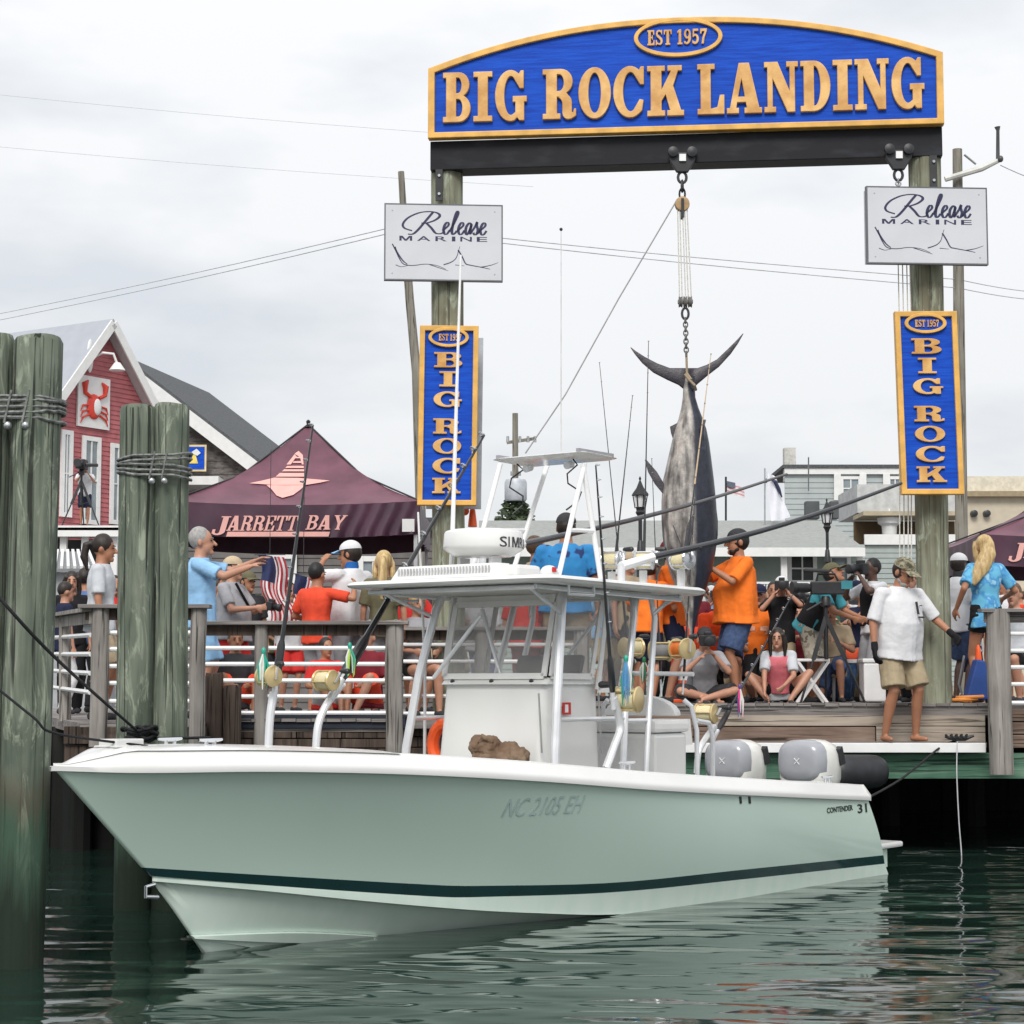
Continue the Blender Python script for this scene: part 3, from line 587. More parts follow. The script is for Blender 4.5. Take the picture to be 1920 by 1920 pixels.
b = filled([[(p[0]+ox, p[1]+oz) for p in arc(0, 0, .47, .215, 0, 352, 44)], [(p[0]+ox, p[1]+oz) for p in arc(0, 0, .425, .172, 0, 352, 44)]], .05, SMat(gl0, 0, 0, .06), .006); b.build('oval_ring', gold_edge, bs, smooth=30)
b = filled([[(p[0]+ox, p[1]+oz) for p in arc(0, 0, .428, .175, 0, 352, 44)]], .03, SMat(gl0, 0, 0, .045)); b.build('oval_panel', sign_blue, bs, smooth=0)
word_on('EST', 1220, 1266, oz-.085, .165, bs, gold, gl0, .066, .09, dep=.03, bev=.003)
word_on('1957', 1275, 1332, oz-.085, .165, bs, gold, gl0, .066, .09, dep=.03, bev=.003)
# upright signs
def upright(label, x0, y0, x1, y1, Y, lean, rot):
    o = at(x0, y1, Y); w = (x1-x0)/F*Y; h = at(x0, y0, Y).z-o.z
    t = thing('upright_sign', label, 'sign', o, group='upright blue signs on the gantry posts')
    ca, sa = math.cos(rot), math.sin(rot)
    B = Matrix.Translation(o) @ Matrix(((ca, lean, sa, 0), (sa, 0, -ca, 0), (0, 1, 0, 0), (0, 0, 0, 1)))
    q = .055
    def T(x, z, d): return B @ Matrix.Translation((x, z, d))
    b = filled([[(0, 0), (w, 0), (w, h), (0, h)]], .06, T(0, 0, 0)); b.build('back_board', gold_edge, t, smooth=0)
    b = filled([[(q, q), (w-q, q), (w-q, h-q), (q, h-q)]], .02, T(0, 0, .032)); b.build('blue_panel', sign_blue, t, smooth=0)
    b = filled([[(0, 0), (w, 0), (w, h), (0, h)], [(q, q), (w-q, q), (w-q, h-q), (q, h-q)]], .05, T(0, 0, .045), .006); b.build('gold_border', gold_edge, t, smooth=30)
    oz = h-.125
    b = filled([[(p[0]+w*.49, p[1]+oz) for p in arc(0, 0, .215, .105, 0, 350, 36)], [(p[0]+w*.49, p[1]+oz) for p in arc(0, 0, .178, .075, 0, 350, 36)]], .05, T(0, 0, .05), .004); b.build('oval_ring', gold_edge, t, smooth=30)
    b = filled([[(p[0]+w*.49, p[1]+oz) for p in arc(0, 0, .182, .079, 0, 350, 36)]], .03, T(0, 0, .036)); b.build('oval_panel', sign_blue, t, smooth=0)
    for txt, xx, ww in (('EST', .322, .105), ('1957', .512, .125)):
        for c, cs in slab_word(txt, ww*w/.64, .072, .1): b = filled(cs, .02, T(xx*w-.0, oz-.036, .056)); b.build('letter', gold, t, smooth=0)
    zz = [(.755, 'B'), (.648, 'I'), (.535, 'G'), (.385, 'R'), (.275, 'O'), (.165, 'C'), (.055, 'K')]
    for f, c in zz:
        gw, cs = slab(c, .2, .13); lw = {'I': .19}.get(c, .31)*w/.64; lh = .162*h/1.9
        cs = [[(px_*lw/gw, py_*lh) for px_, py_ in q_] for q_ in cs]
        b = filled(cs, .03, T(w*.49-lw/2, h*f+.02, .052), .004); b.build('letter', gold, t, smooth=30)
    return t, T, w, h
t, T, w, h = upright('upright blue BIG ROCK sign on the left post behind the white antenna', 782, 612, 893, 948, 20.72, .012, .06)
b = MB(); p = T(w+.02, h*.5-.02, -.25); bb = filled([[(.0, .0), (w*.95, 0), (w*.95, h*.97), (0, h*.97)]], .06, T(.1, -.0, -.36)); bb.build('rear_board', M('grey_sign_edge', (.42, .45, .50), rough=.5), t, smooth=0)
upright('upright blue BIG ROCK sign on the right post', 1689, 586, 1806, 928, 20.12, -.022, -.02)
# white release signs
rel_stroke = [  # "Release" written as one joined hand: strokes in a 0..1 x 0..1 box
    [(.11, .18), (.02, .28), (0, .45), (.06, .70), (.18, .90), (.30, .97), (.40, .93), (.44, .80), (.38, .62), (.28, .5), (.22, .5)],
    [(.36, .95), (.31, .75), (.25, .5), (.18, .22), (.12, .05), (.06, .04)], [(.28, .5), (.34, .3), (.39, .1), (.45, .08), (.50, .16)],
    ]
_lc = {'e': [[(0, .3), (.4, .5), (.8, .78), (.72, 1.0), (.45, .98), (.2, .65), (.2, .25), (.45, .0), (.75, .05), (1.05, .35)]],
       'l': [[(0, .25), (.5, .95), (.95, 1.75), (.85, 2.0), (.62, 1.75), (.38, .9), (.33, .25), (.5, .0), (.8, .1), (1.0, .3)]],
       'a': [[(.88, .85), (.6, 1.0), (.22, .68), (.2, .18), (.45, .0), (.75, .4), (.92, .95), (.82, .4), (.86, .05), (1.08, .3)]],
       's': [[(0, .25), (.4, .7), (.62, 1.1), (.62, .8), (.86, .4), (.72, .06), (.42, .0), (.25, .18)], [(.74, .1), (.9, .12), (1.1, .3)]]}
for _i, _c in enumerate('elease'):
    for _s in _lc[_c]: rel_stroke.append([(.475+.088*_i+(x+.18*y)*.084-.01, .06+y*.47) for x, y in _s])
def smooth_path(p, n=4):
    out = []
    for i in range(len(p)-1):
        a, b_, c, d = p[max(i-1, 0)], p[i], p[i+1], p[min(i+2, len(p)-1)]
        for k_ in range(n):
            t_ = k_/n; out.append(tuple(.5*((2*b_[j])+(-a[j]+c[j])*t_+(2*a[j]-5*b_[j]+4*c[j]-d[j])*t_*t_+(-a[j]+3*b_[j]-3*c[j]+d[j])*t_**3) for j in range(len(b_))))
    out.append(p[-1]); return out
def ribbon(pts, wd, T, d=0., thick=.004):
    """flat painted stroke of changing width on a sign"""
    b = MB(); L_, R_ = [], []
    for i, p in enumerate(pts):
        a, c = pts[max(i-1, 0)], pts[min(i+1, len(pts)-1)]; dx, dy = c[0]-a[0], c[1]-a[1]; l = math.hypot(dx, dy) or 1
        q = wd(i/(len(pts)-1), dx/l, dy/l)/2; L_.append((p[0]-dy/l*q, p[1]+dx/l*q)); R_.append((p[0]+dy/l*q, p[1]-dx/l*q))
    n = len(pts); V_ = [T @ Vector((x, y, d+thick)) for x, y in L_]+[T @ Vector((x, y, d+thick)) for x, y in R_]
    V_ += [T @ Vector((x, y, d)) for x, y in L_]+[T @ Vector((x, y, d)) for x, y in R_]
    fs = [];
    for i in range(n-1): fs += [(i, n+i, n+i+1, i+1), (2*n+i, i, i+1, 2*n+i+1), (n+i, 3*n+i, 3*n+i+1, n+i+1)]
    b.add(V_, fs); return b
def release(label, x0, y0, x1, y1, Y, rot):
    o = at(x0, y1, Y); w = (x1-x0)/F*Y; h = at(x0, y0, Y).z-o.z; ca, sa = math.cos(rot), math.sin(rot)
    t = thing('white_sign', label, 'sign', o, group='white sponsor signs on the gantry posts')
    B = Matrix.Translation(o) @ Matrix(((ca, 0, sa, 0), (sa, 0, -ca, 0), (0, 1, 0, 0), (0, 0, 0, 1)))
    b = filled([[(0, 0), (w, 0), (w, h), (0, h)]], .05, B, .004); b.build('panel', sign_white, t, smooth=0)
    b = filled([[(.0, .01), (w-.01, .01), (w-.01, h-.01), (.0, h-.01)]], .05, B @ Matrix.Translation((.0, 0, -.10))); b.build('rear_panel', sign_white, t, smooth=0)
    e_ = .012
    b = filled([[(-e_, -e_), (w+e_, -e_), (w+e_, h+e_), (-e_, h+e_)], [(e_*.2, e_*.2), (w-e_*.2, e_*.2), (w-e_*.2, h-e_*.2), (e_*.2, h-e_*.2)]], .06, B); b.build('edge_trim', M('grey_edge_trim', (.12, .125, .14), rough=.5), t, smooth=0)
    mb = MB()
    for st in rel_stroke:
        pts = smooth_path([(w*(.15+.72*x), h*(.59+.33*y)) for x, y in st])
        r_ = ribbon(pts, lambda f, dx, dy: .012+.022*max(0, abs(dy)-.15)*(1 if dy < .0 else .75), B, .026); mb.add(r_.v, r_.f)
    mb.build('script_lettering', ink, t, smooth=0)
    T2 = B @ Matrix.Translation((w*.12, h*.515, .028)); xx = 0
    for c, ww in (('M', .11), ('A', .115), ('R', .1), ('I', .03), ('N', .1), ('E', .09)):
        b = sans(c, ww*w, h*.065, .004, T2 @ Matrix.Translation((xx*w, 0, 0)), offset=.01); b.build('letter', ink, t, smooth=0); xx += ww+.042
    mb = MB()
    for st, wd0 in (([(.06, .47), (.09, .38), (.12, .28), (.16, .2), (.24, .185), (.34, .205), (.44, .19), (.52, .14)], .011), ([(.08, .43), (.1, .36), (.15, .25), (.19, .2)], .02), ([(.50, .20), (.57, .24), (.61, .30), (.63, .40), (.64, .45)], .010), ([(.625, .40), (.66, .31), (.69, .22), (.73, .20), (.84, .17), (.90, .15)], .014), ([(.09, .19), (.14, .165), (.2, .185)], .007), ([(.6, .2), (.68, .19)], .007), ([(.82, .175), (.9, .20), (.97, .24)], .009), ([(.38, .2), (.47, .155), (.54, .12)], .008)):
        pts = smooth_path([(w*x, h*y) for x, y in st]); r_ = ribbon(pts, lambda f, dx, dy: wd0*(1.2-.8*f), B, .026); mb.add(r_.v, r_.f)
    mb.build('fish_drawing', ink, t, smooth=0)
    for fx, fy in ((.06, .92), (.94, .92), (.06, .08), (.94, .08)):
        b = MB(); b.lathe([(.009, 0), (.007, .006)], B @ Vector((w*fx, h*fy, .026)), B.to_3x3() @ Vector((0, 0, 1)), 8); b.build('screw', steel, t)
    return t
release('white Release Marine sign on the left post', 722, 384, 944, 524, 20.70, .07)
release('white Release Marine sign hanging by the right post', 1627, 352, 1857, 493, 20.05, .06)
# ---------------------------------------------------------------- trolleys, chains, hoist
def link(b, c, d, w, h, r_, up):
    """one oval chain link, plane given by d (long axis) and up"""
    d = Vector(d).normalized(); up = Vector(up); up = (up-d*up.dot(d)).normalized(); pts = []
    for i in range(13):
        a = 2*math.pi*i/12; pts.append(Vector(c)+up*(w/2*math.cos(a))+d*(h/2*math.sin(a)))
    b.tube(pts, r_, 5, cap=False)
def chain(parent, p0, p1, n, w, r_, mat, name='chain_link'):
    p0, p1 = Vector(p0), Vector(p1); d = (p1-p0)
    for i in range(n):
        b = MB(); link(b, p0.lerp(p1, (i+.5)/n), d, w, d.length/n*1.45, r_, (1, 0, 0) if i % 2 else (.35, 1, 0)); b.build(name, mat, parent)
def trolley(label, px, py, Y):
    p = at(px, py, Y); t = thing('beam_trolley', label, 'trolley', p, group='black trolleys hanging on the beam')
    b = MB(); b.prism([(-.13, .06), (.13, .06), (.14, -.02), (.06, -.15), (-.06, -.15), (-.14, -.02)], p+Vector((0, .02, 0)), (1, 0, 0), (0, 0, 1), (0, -.06, 0)); b.build('side_plate', black_metal, t, smooth=0, bevel=.01)
    for dx in (-.1, .1): b = MB(); b.lathe([(.02, -.03), (.055, -.02), (.055, .02), (.02, .03)], p+Vector((dx, -.06, .06)), (0, -1, 0), 14); b.build('wheel', black_metal, t)
    b = MB(); b.box(p+Vector((0, -.055, .0)), (.07, .02, .075)); b.build('white_tag', white_paint, t, smooth=0)
    b = MB(); link(b, p+Vector((0, 0, -.2)), (0, 0, 1), .09, .12, .016, (1, 0, 0)); b.build('shackle', black_metal, t)
    return p
pt = trolley('black trolley in the middle of the beam above the marlin', 1279, 298, 20.72-.2)
pt2 = trolley('black trolley at the right end of the beam above the white sign', 1684, 293, 20.48-.2)
ch = thing('sign_chain', 'short chain from the right trolley to the white sign', 'chain', pt2)
chain(ch, pt2+Vector((0, 0, -.25)), at(1684, 352, 20.28), 3, .055, .009, steel)
YH = 20.5
hoist = thing('rope_hoist', 'block and tackle hoist with white ropes holding the marlin by the tail', 'hoist', at(1283, 575, YH))
chain(hoist, pt+Vector((0, 0, -.25)), at(1279, 372, YH), 2, .06, .011, black_metal)
ub, lb = at(1279, 383, YH), at(1285, 566, YH)
block_m = M('tan_block_wood', (.42, .27, .13), rough=.55, var=.2, scale=12); grey_block = M('grey_block_metal', (.20, .19, .18), rough=.5, metal=.5, var=.2)
b = MB(); b.lathe([(.045, -.05), (.075, -.045), (.08, 0), (.075, .045), (.045, .05)], ub, (0, 1, 0), 18); b.build('upper_block', block_m, hoist)
b = MB(); b.box(ub+Vector((0, 0, -.05)), (.03, .13, .2)); b.build('block_strap', black_metal, hoist, smooth=0)
for dx in (-.05, 0, .05):
    b = MB(); b.lathe([(.035, -.02), (.062, -.018), (.05, 0), (.062, .018), (.035, .02)], lb+Vector((dx, 0, 0)), (1, 0, .0), 14); b.build('sheave', grey_block, hoist)
b = MB(); b.box(lb, (.16, .05, .05)); b.build('lower_block', grey_block, hoist, smooth=0, bevel=.012)
rope_w = M('pale_rope', (.60, .58, .53), rough=.9, var=.2, scale=60)
for dx in (-.062, -.035, .0, .03, .062):
    b = MB(); b.tube([ub+Vector((dx*.8, -.03+abs(dx)*.3, -.02)), lb+Vector((dx, -.03+abs(dx)*.3, .04))], .007, 6); b.build('rope', rope_w, hoist)
b = MB(); link(b, at(1285, 588, YH), (0, 0, 1), .07, .12, .014, (1, 0, 0)); b.build('hook', black_metal, hoist)
chain(hoist, at(1285, 597, YH), at(1287, 668, YH), 9, .045, .008, grey_block)
b = MB(); b.tube([at(1287, 665, YH), at(1288, 700, YH), at(1296, 712, YH-.08)], .014, 6); b.build('tail_rope', M('tan_rope', (.32, .25, .17), rough=.9), hoist)
b = MB(); b.tube([ub+Vector((-.07, 0, .02)), at(1160, 560, YH), at(1060, 740, YH), at(985, 850, YH)], .0085, 6); b.build('hauling_line', M('grey_line', (.34, .34, .35), rough=.8), hoist)
gear = thing('sign_tackle', 'thin white tackle lines hanging beside the right post', 'rope', at(1694, 780, 20.3))
for px in (1684, 1692, 1700, 1706):
    b = MB(); b.tube([at(px, 492, 20.32), at(px+2, 600, 20.32), at(px+3, 1060, 20.32)], .0065, 5); b.build('rope', rope_w, gear)
# ---------------------------------------------------------------- marlin
m_fish = bpy.data.materials.new('marlin_skin'); m_fish.use_nodes = True
def _fish():
    nt = m_fish.node_tree; N = nt.nodes; L = nt.links; b = N['Principled BSDF']
    b.inputs['Roughness'].default_value = .38; b.inputs['Specular IOR Level'].default_value = .5
    a = N.new('ShaderNodeVertexColor'); a.layer_name = 'back'
    t = N.new('ShaderNodeTexCoord'); mp_ = N.new('ShaderNodeMapping'); mp_.inputs['Scale'].default_value = (9, 9, 1.6); L.new(t.outputs['Object'], mp_.inputs[0])
    n = N.new('ShaderNodeTexNoise'); n.inputs['Scale'].default_value = 1.6; n.inputs['Detail'].default_value = 6; L.new(mp_.outputs[0], n.inputs['Vector'])
    r = N.new('ShaderNodeValToRGB'); el = r.color_ramp.elements; el[0].position = .35; el[0].color = (.10, .09, .085, 1); el[1].position = .60; el[1].color = (.46, .43, .40, 1); q = el.new(.74); q.color = (.40, .29, .28, 1)
    L.new(n.outputs['Fac'], r.inputs[0])
    r2 = N.new('ShaderNodeValToRGB'); el = r2.color_ramp.elements; el[0].color = (.010, .012, .022, 1); el[1].color = (.035, .04, .065, 1); L.new(n.outputs['Fac'], r2.inputs[0])
    mi = N.new('ShaderNodeMixRGB'); L.new(a.outputs['Color'], mi.inputs[0]); L.new(r.outputs[0], mi.inputs[1]); L.new(r2.outputs[0], mi.inputs[2])
    n5 = N.new('ShaderNodeTexNoise'); n5.inputs['Scale'].default_value = 16; n5.inputs['Detail'].default_value = 7; n5.inputs['Roughness'].default_value = .75; L.new(t.outputs['Object'], n5.inputs['Vector'])
    r5 = N.new('ShaderNodeValToRGB'); r5.color_ramp.elements[0].position = .38; r5.color_ramp.elements[0].color = (.32, .30, .29, 1); r5.color_ramp.elements[1].position = .60; r5.color_ramp.elements[1].color = (1.25, 1.22, 1.18, 1); L.new(n5.outputs['Fac'], r5.inputs[0])
    m5 = N.new('ShaderNodeMixRGB'); m5.blend_type = 'MULTIPLY'; m5.inputs[0].default_value = .5; L.new(mi.outputs[0], m5.inputs[1]); L.new(r5.outputs[0], m5.inputs[2])
    L.new(m5.outputs[0], b.inputs['Base Color'])
    bp_ = N.new('ShaderNodeBump'); bp_.inputs['Strength'].default_value = .35; bp_.inputs['Distance'].default_value = .01; L.new(n.outputs['Fac'], bp_.inputs['Height']); L.new(bp_.outputs[0], b.inputs['Normal'])
_fish()
fin_m = M('dark_marlin_fin', (.035, .032, .042), rough=.5, col2=(.085, .075, .085), scale=8, bump=.3, bscale=50)
YM = 20.55; kM = YM/F
fish = thing('marlin', 'huge dark and silver blue marlin hanging head down by its tail', 'fish', at(1295, 1080, YM))
# silhouette: (y pixel, left x, right x)
sil = [(706, 1283, 1304), (722, 1281, 1303), (745, 1280, 1304), (765, 1277, 1310), (785, 1272, 1318), (805, 1265, 1325), (830, 1259, 1330), (860, 1252, 1334), (900, 1243, 1339), (940, 1240, 1343), (975, 1240, 1345), (1005, 1242, 1345), (1040, 1247, 1341), (1075, 1256, 1334), (1110, 1270, 1322), (1140, 1282, 1312), (1180, 1292, 1302), (1250, 1296, 1299), (1300, 1297, 1298)]
b = MB(); rs = []
for y, l, r_ in sil:
    cx_ = (l+r_)/2; p = at(cx_, y, YM); hw = (r_-l)/2*kM; n = 28
    rs.append([Vector((p.x+hw*math.cos(2*math.pi*j/n), YM+.80*hw*math.sin(2*math.pi*j/n), p.z)) for j in range(n)])
b.rings(rs); fo = b.build('body', m_fish, fish, smooth=180)
ca_ = fo.data.color_attributes.new('back', 'FLOAT_COLOR', 'POINT')
WMf = WM[fish.name]
for i, v in enumerate(fo.data.vertices):
    p = WMf @ v.co; px_, py_ = proj(p); l = interp([(s_[0], s_[1]) for s_ in sil], py_); r_ = interp([(s_[0], s_[2]) for s_ in sil], py_)
    f = (px_-l)/max(1, r_-l); edge = .60 if py_ > 760 else .60-.3*(760-py_)/55
    val = sstep(edge-.035, edge+.035, f+.03*mnoise.noise(p*5)); ca_.data[i].color = (val, val, val, 1)
def fin(name, pts, th, Yo=0., mat=None, Yt=None):
    b = MB(); P = [at(x, y, YM+Yo) for x, y in pts]; c = sum(P, Vector())/len(P); n = len(P)
    F_ = [p+Vector((0, -th*(.15 if i else .5), 0)) for i, p in enumerate(P)]; B_ = [p+Vector((0, th*(.15 if i else .5), 0)) for i, p in enumerate(P)]
    b.add([c+Vector((0, -th, 0)), c+Vector((0, th, 0))]+F_+B_, [(0, 2+i, 2+(i+1) % n) for i in range(n)]+[(1, 2+n+(i+1) % n, 2+n+i) for i in range(n)]+[(2+i, 2+n+i, 2+n+(i+1) % n, 2+(i+1) % n) for i in range(n)])
    return b.build(name, mat or fin_m, fish, smooth=50)
def lobe(name, a, c, Y=0.):
    """half of the tail: leading edge a, trailing edge c, same count"""
    b = MB(); rs = []
    for (x0, y0), (x1, y1) in zip(a, c):
        p, q = at(x0, y0, YM), at(x1, y1, YM); m_ = (p+q)/2; w_ = (p-q); 
        th = max(.004, w_.length*.12); rs.append([m_+w_*.5*math.cos(2*math.pi*j/10)+Vector((0, th*math.sin(2*math.pi*j/10), 0)) for j in range(10)])
    b.rings(rs); return b.build(name, fin_m, fish, smooth=180)
lobe('tail_fin', [(1292, 738), (1272, 722), (1250, 712), (1225, 699), (1204, 681), (1190, 664), (1182, 652)], [(1296, 690), (1276, 690), (1256, 690), (1232, 681), (1209, 669), (1192, 658), (1183, 651)])
lobe('tail_fin', [(1292, 738), (1306, 722), (1326, 705), (1348, 688), (1370, 664), (1384, 644), (1394, 626)], [(1296, 690), (1308, 690), (1325, 684), (1344, 674), (1365, 654), (1381, 638), (1393, 625)])
fin('second_dorsal_fin', [(1308, 790), (1316, 786), (1324, 787), (1321, 800), (1326, 850), (1316, 840)], .02)
b = MB(); rs = []
for y, l, r_ in ((800, 1316, 1322), (830, 1315, 1326), (870, 1314, 1332), (910, 1314, 1338), (950, 1314, 1343), (975, 1314, 1346), (1003, 1314, 1346), (1040, 1314, 1341)):   # folded tall dorsal lying along the back
    p, q = at(l, y, YM-.15), at(r_, y, YM-.02); rs.append([p, (p+q)/2+Vector((0, -.045, 0)), q, (p+q)/2+Vector((0, .05, 0))])
b.rings(rs); b.build('dorsal_fin', M('near_black_dorsal', (.012, .014, .026), rough=.45, col2=(.045, .05, .075), scale=2, st=(1, 1, 9)), fish, smooth=40)
fin('anal_fin', [(1272, 792), (1256, 800), (1258, 812), (1262, 824), (1268, 812)], .02)
fin('pectoral_fin', [(1248, 912), (1232, 885), (1212, 862), (1209, 862), (1215, 885), (1228, 908), (1242, 925), (1248, 918)], .02, -.05)
fin('pectoral_fin', [(1302, 960), (1298, 1000), (1290, 1040), (1284, 1060), (1282, 1030), (1288, 985)], .012, -.24)
b = MB(); b.tube([at(1262, 985, YM-.25), at(1272, 1010, YM-.26), at(1286, 1044, YM-.24)], [.006, .007, .002], 6); b.build('pelvic_fin', fin_m, fish)
b = MB(); b.tube([at(1284, 702, YM-.1), at(1292, 712, YM-.13), at(1302, 722, YM-.12), at(1305, 731, YM-.05)], .015, 6); b.build('tail_rope_turn', M('tan_rope', (.32, .25, .17)), fish)
# ================================================================ THE BOAT
# waterline point of the stem and of the port stern corner fix where the hull floats and how it is turned
_st = atz(380, 1786, 0); _sc = atz(1672, 1638, 0); HBEAM = 1.10
_a = R(53)
for _ in range(30):
    _S = Vector((_sc.x-HBEAM*math.sin(_a), _sc.y+HBEAM*math.cos(_a), 0)); _d = _st-_S; _a = math.atan2(-_d.y, -_d.x)
BS = _S; BA = _a; LWL = (_st-_S).length
BF = Vector((-math.cos(BA), -math.sin(BA), 0)); BP = Vector((math.sin(BA), -math.cos(BA), 0))
BM = Matrix.Translation(BS) @ Matrix.Rotation(math.atan2(BF.y, BF.x), 4, 'Z'); BI = BM.inverted()
def bp(px, py, v):
    """pixel -> boat coordinates (forward, port, up) on the lengthwise plane at v to port"""
    d = ray(px, py); o = Vector((0, 0, H)); t = (v-(o-BS).dot(BP))/d.dot(BP); return BI @ (o+d*t)
def bu(px, py, u):
    d = ray(px, py); o = Vector((0, 0, H)); t = (u-(o-BS).dot(BF))/d.dot(BF); return BI @ (o+d*t)
def bz(px, py, z): return BI @ atz(px, py, z)
def zfit(u, v, tab):
    z = .5
    for _ in range(4):
        w = BM @ Vector((u, v, z)); px, _y = proj(w); z = at(px, cinterp(tab, px), w.y).z
    return z
gel_green = M('pale_green_gelcoat', (.55, .69, .61), rough=.18, var=.015, scale=1.2, st=(1, 1, .5), coat=.5, spec=.5)
gel_white = M('white_gelcoat', (.70, .70, .685), rough=.25, var=.025, scale=2, coat=.3)
gel_bottom = M('bottom_gelcoat', (.55, .665, .59), rough=.3, col2=(.60, .70, .63), scale=5, st=(1.5, 1.5, .5), coat=.3)
gel_dark = M('dark_green_stripe', (.006, .035, .036), rough=.25, var=.1, coat=.5)
alu = M('polished_tube', (.74, .75, .77), rough=.28, metal=.35, var=.08, scale=5)
vinyl_white = M('white_vinyl', (.74, .735, .72), rough=.5, var=.04, bump=.05, bscale=30)
boat = thing('boat', 'pale green open fishing boat with white hard top moored bow to the left', 'boat', BS, math.atan2(BF.y, BF.x))
tab_rub = [(100, 1440), (250, 1444), (500, 1442), (750, 1447), (1000, 1460), (1250, 1479), (1500, 1492), (1625, 1497)]
tab_ch = [(283, 1650), (500, 1669), (700, 1689), (880, 1704), (1000, 1710), (1140, 1713), (1300, 1702), (1500, 1670), (1672, 1641)]
tab_s0 = [(266, 1641), (500, 1660), (830, 1682), (900, 1682), (1150, 1673), (1400, 1648), (1672, 1618)]
tab_s1 = [(258, 1626), (500, 1641), (830, 1660), (900, 1661), (1150, 1655), (1400, 1630), (1672, 1602)]
LT = 8.64; UC = 7.85
def hb(u): return HBEAM+.10*sstep(0, 2.5, u) if u < 3 else (HBEAM+.10)*(1-min(1, (u-3)/(LT-3))**2.5)
def chv(u): return 1.07*(1-max(0, (u-1.6)/(UC-1.6))**2.1) if u < UC else 0.
NS = 56
def srow(s): return s
def sheer_pt(s):
    u = .47+(LT-.47)*s; v = hb(u); return Vector((u, v, zfit(u, v, tab_rub)))
def chine_pt(s):
    u = .05+(UC-.05)*s; v = chv(u); return Vector((u, v, zfit(u, v, tab_ch)))
SV = [1-(1-i/NS)**1.35 for i in range(NS+1)]
TP = [sheer_pt(s) for s in SV]; CP = [chine_pt(s) for s in SV]
def top_pt(i, w):
    s = SV[i]; C, T = CP[i], TP[i]; p_ = 1+.75*sstep(.35, .95, s); v = C.y+(T.y-C.y)*w**p_
    # a little fullness amidships
    return Vector((C.x+(T.x-C.x)*w, v+.03*math.sin(math.pi*w)*(1-sstep(.3, .7, s)), C.z+(T.z-C.z)*w))
def w_for(i, tab, w):
    for _ in range(5):
        p = top_pt(i, w); z = zfit(p.x, p.y, tab); w = min(.6, max(.01, (z-CP[i].z)/(TP[i].z-CP[i].z)))
    return w
W0 = [w_for(i, tab_s0, .06) for i in range(NS+1)]; W1 = [w_for(i, tab_s1, .12) for i in range(NS+1)]
def side_mesh(rows, name, mat, both=True, sm=60):
    b = MB(); n = len(rows[0])
    for sg in (1, -1):
        vs = [Vector((p.x, p.y*sg, p.z)) for r_ in rows for p in r_]
        b.add(vs, [(j*n+i, j*n+i+1, (j+1)*n+i+1, (j+1)*n+i) for j in range(len(rows)-1) for i in range(n-1)])
    o = b.build(name, mat, boat, smooth=sm, local=True)
    bm = bmesh.new(); bm.from_mesh(o.data); bmesh.ops.remove_doubles(bm, verts=bm.verts, dist=.0008)
    bmesh.ops.recalc_face_normals(bm, faces=bm.faces); bm.to_mesh(o.data); bm.free(); return o
KP = []
for i, s in enumerate(SV):
    u = .05+(7.28-.05)*s; z = -.46+.30*sstep(.75, 1.0, s)**1.5; KP.append(Vector((u, 0, z)))
def bot_pt(i, f):       # keel 0 .. chine 1, vee with two running strakes
    k, c = KP[i], CP[i]; p = k.lerp(c, f); p.z -= .05*math.sin(math.pi*f)*(1-SV[i]) ; return p
ch_in = [CP[i]+Vector((0, -min(.05, CP[i].y), -.012)) for i in range(NS+1)]
rows = [[bot_pt(i, 0) for i in range(NS+1)]]
for f, dz, dv in ((.36, 0, 0), (.37, -.045, .03), (.40, .01, .02), (.7, 0, 0)):
    rows.append([bot_pt(i, f)+Vector((0, dv*(1-SV[i]**6), dz*(1-SV[i]**6))) for i in range(NS+1)])
rows.append(ch_in); 
side_mesh(rows, 'hull_bottom', gel_bottom, sm=25)
# bright running strake low on the bow
s_hi = [(360, 1753), (560, 1747), (760, 1757)]; s_lo = [(360, 1757), (560, 1765), (760, 1760)]
def f_for(i, tab):
    lo, hi = .0, 1.
    for _ in range(22):
        m_ = (lo+hi)/2; x_, y_ = proj(BM @ bot_pt(i, m_))
        if y_ > cinterp(tab, x_): lo = m_
        else: hi = m_
    return lo
si = [i for i in range(NS+1) if 360 < proj(BM @ bot_pt(i, .35))[0] < 800 and SV[i] > .6]
rows = []
for tab, k_ in ((s_hi, .004), (s_hi, .030), (s_lo, .034), (s_lo, .004)): rows.append([bot_pt(i, f_for(i, tab))+Vector((0, k_, -k_*.25)) for i in si])
side_mesh(rows, 'running_strake', gel_bottom, sm=25)
side_mesh([ch_in, [CP[i]+Vector((0, .02*(1-SV[i]**8), -.006)) for i in range(NS+1)], [CP[i]+Vector((0, .02*(1-SV[i]**8), .022)) for i in range(NS+1)], [top_pt(i, W0[i]) for i in range(NS+1)]], 'chine_strip', gel_bottom, sm=25)
side_mesh([[top_pt(i, W0[i]) for i in range(NS+1)], [top_pt(i, W1[i]) for i in range(NS+1)]], 'waterline_stripe', gel_dark)
side_mesh([[top_pt(i, W1[i]+(1-W1[i])*k/12) for i in range(NS+1)] for k in range(13)], 'hull_side', gel_green, sm=80)
def hullv(u, z):
    pts = []
    for k in range(9):
        w = k/8
        for i in range(NS):
            a, c = top_pt(i, w), top_pt(i+1, w)
            if a.x <= u <= c.x or i == NS-1 or (i == 0 and u < a.x):
                f = (u-a.x)/(c.x-a.x); p = a.lerp(c, f); pts.append((p.z, p.y)); break
    return interp(pts, z)
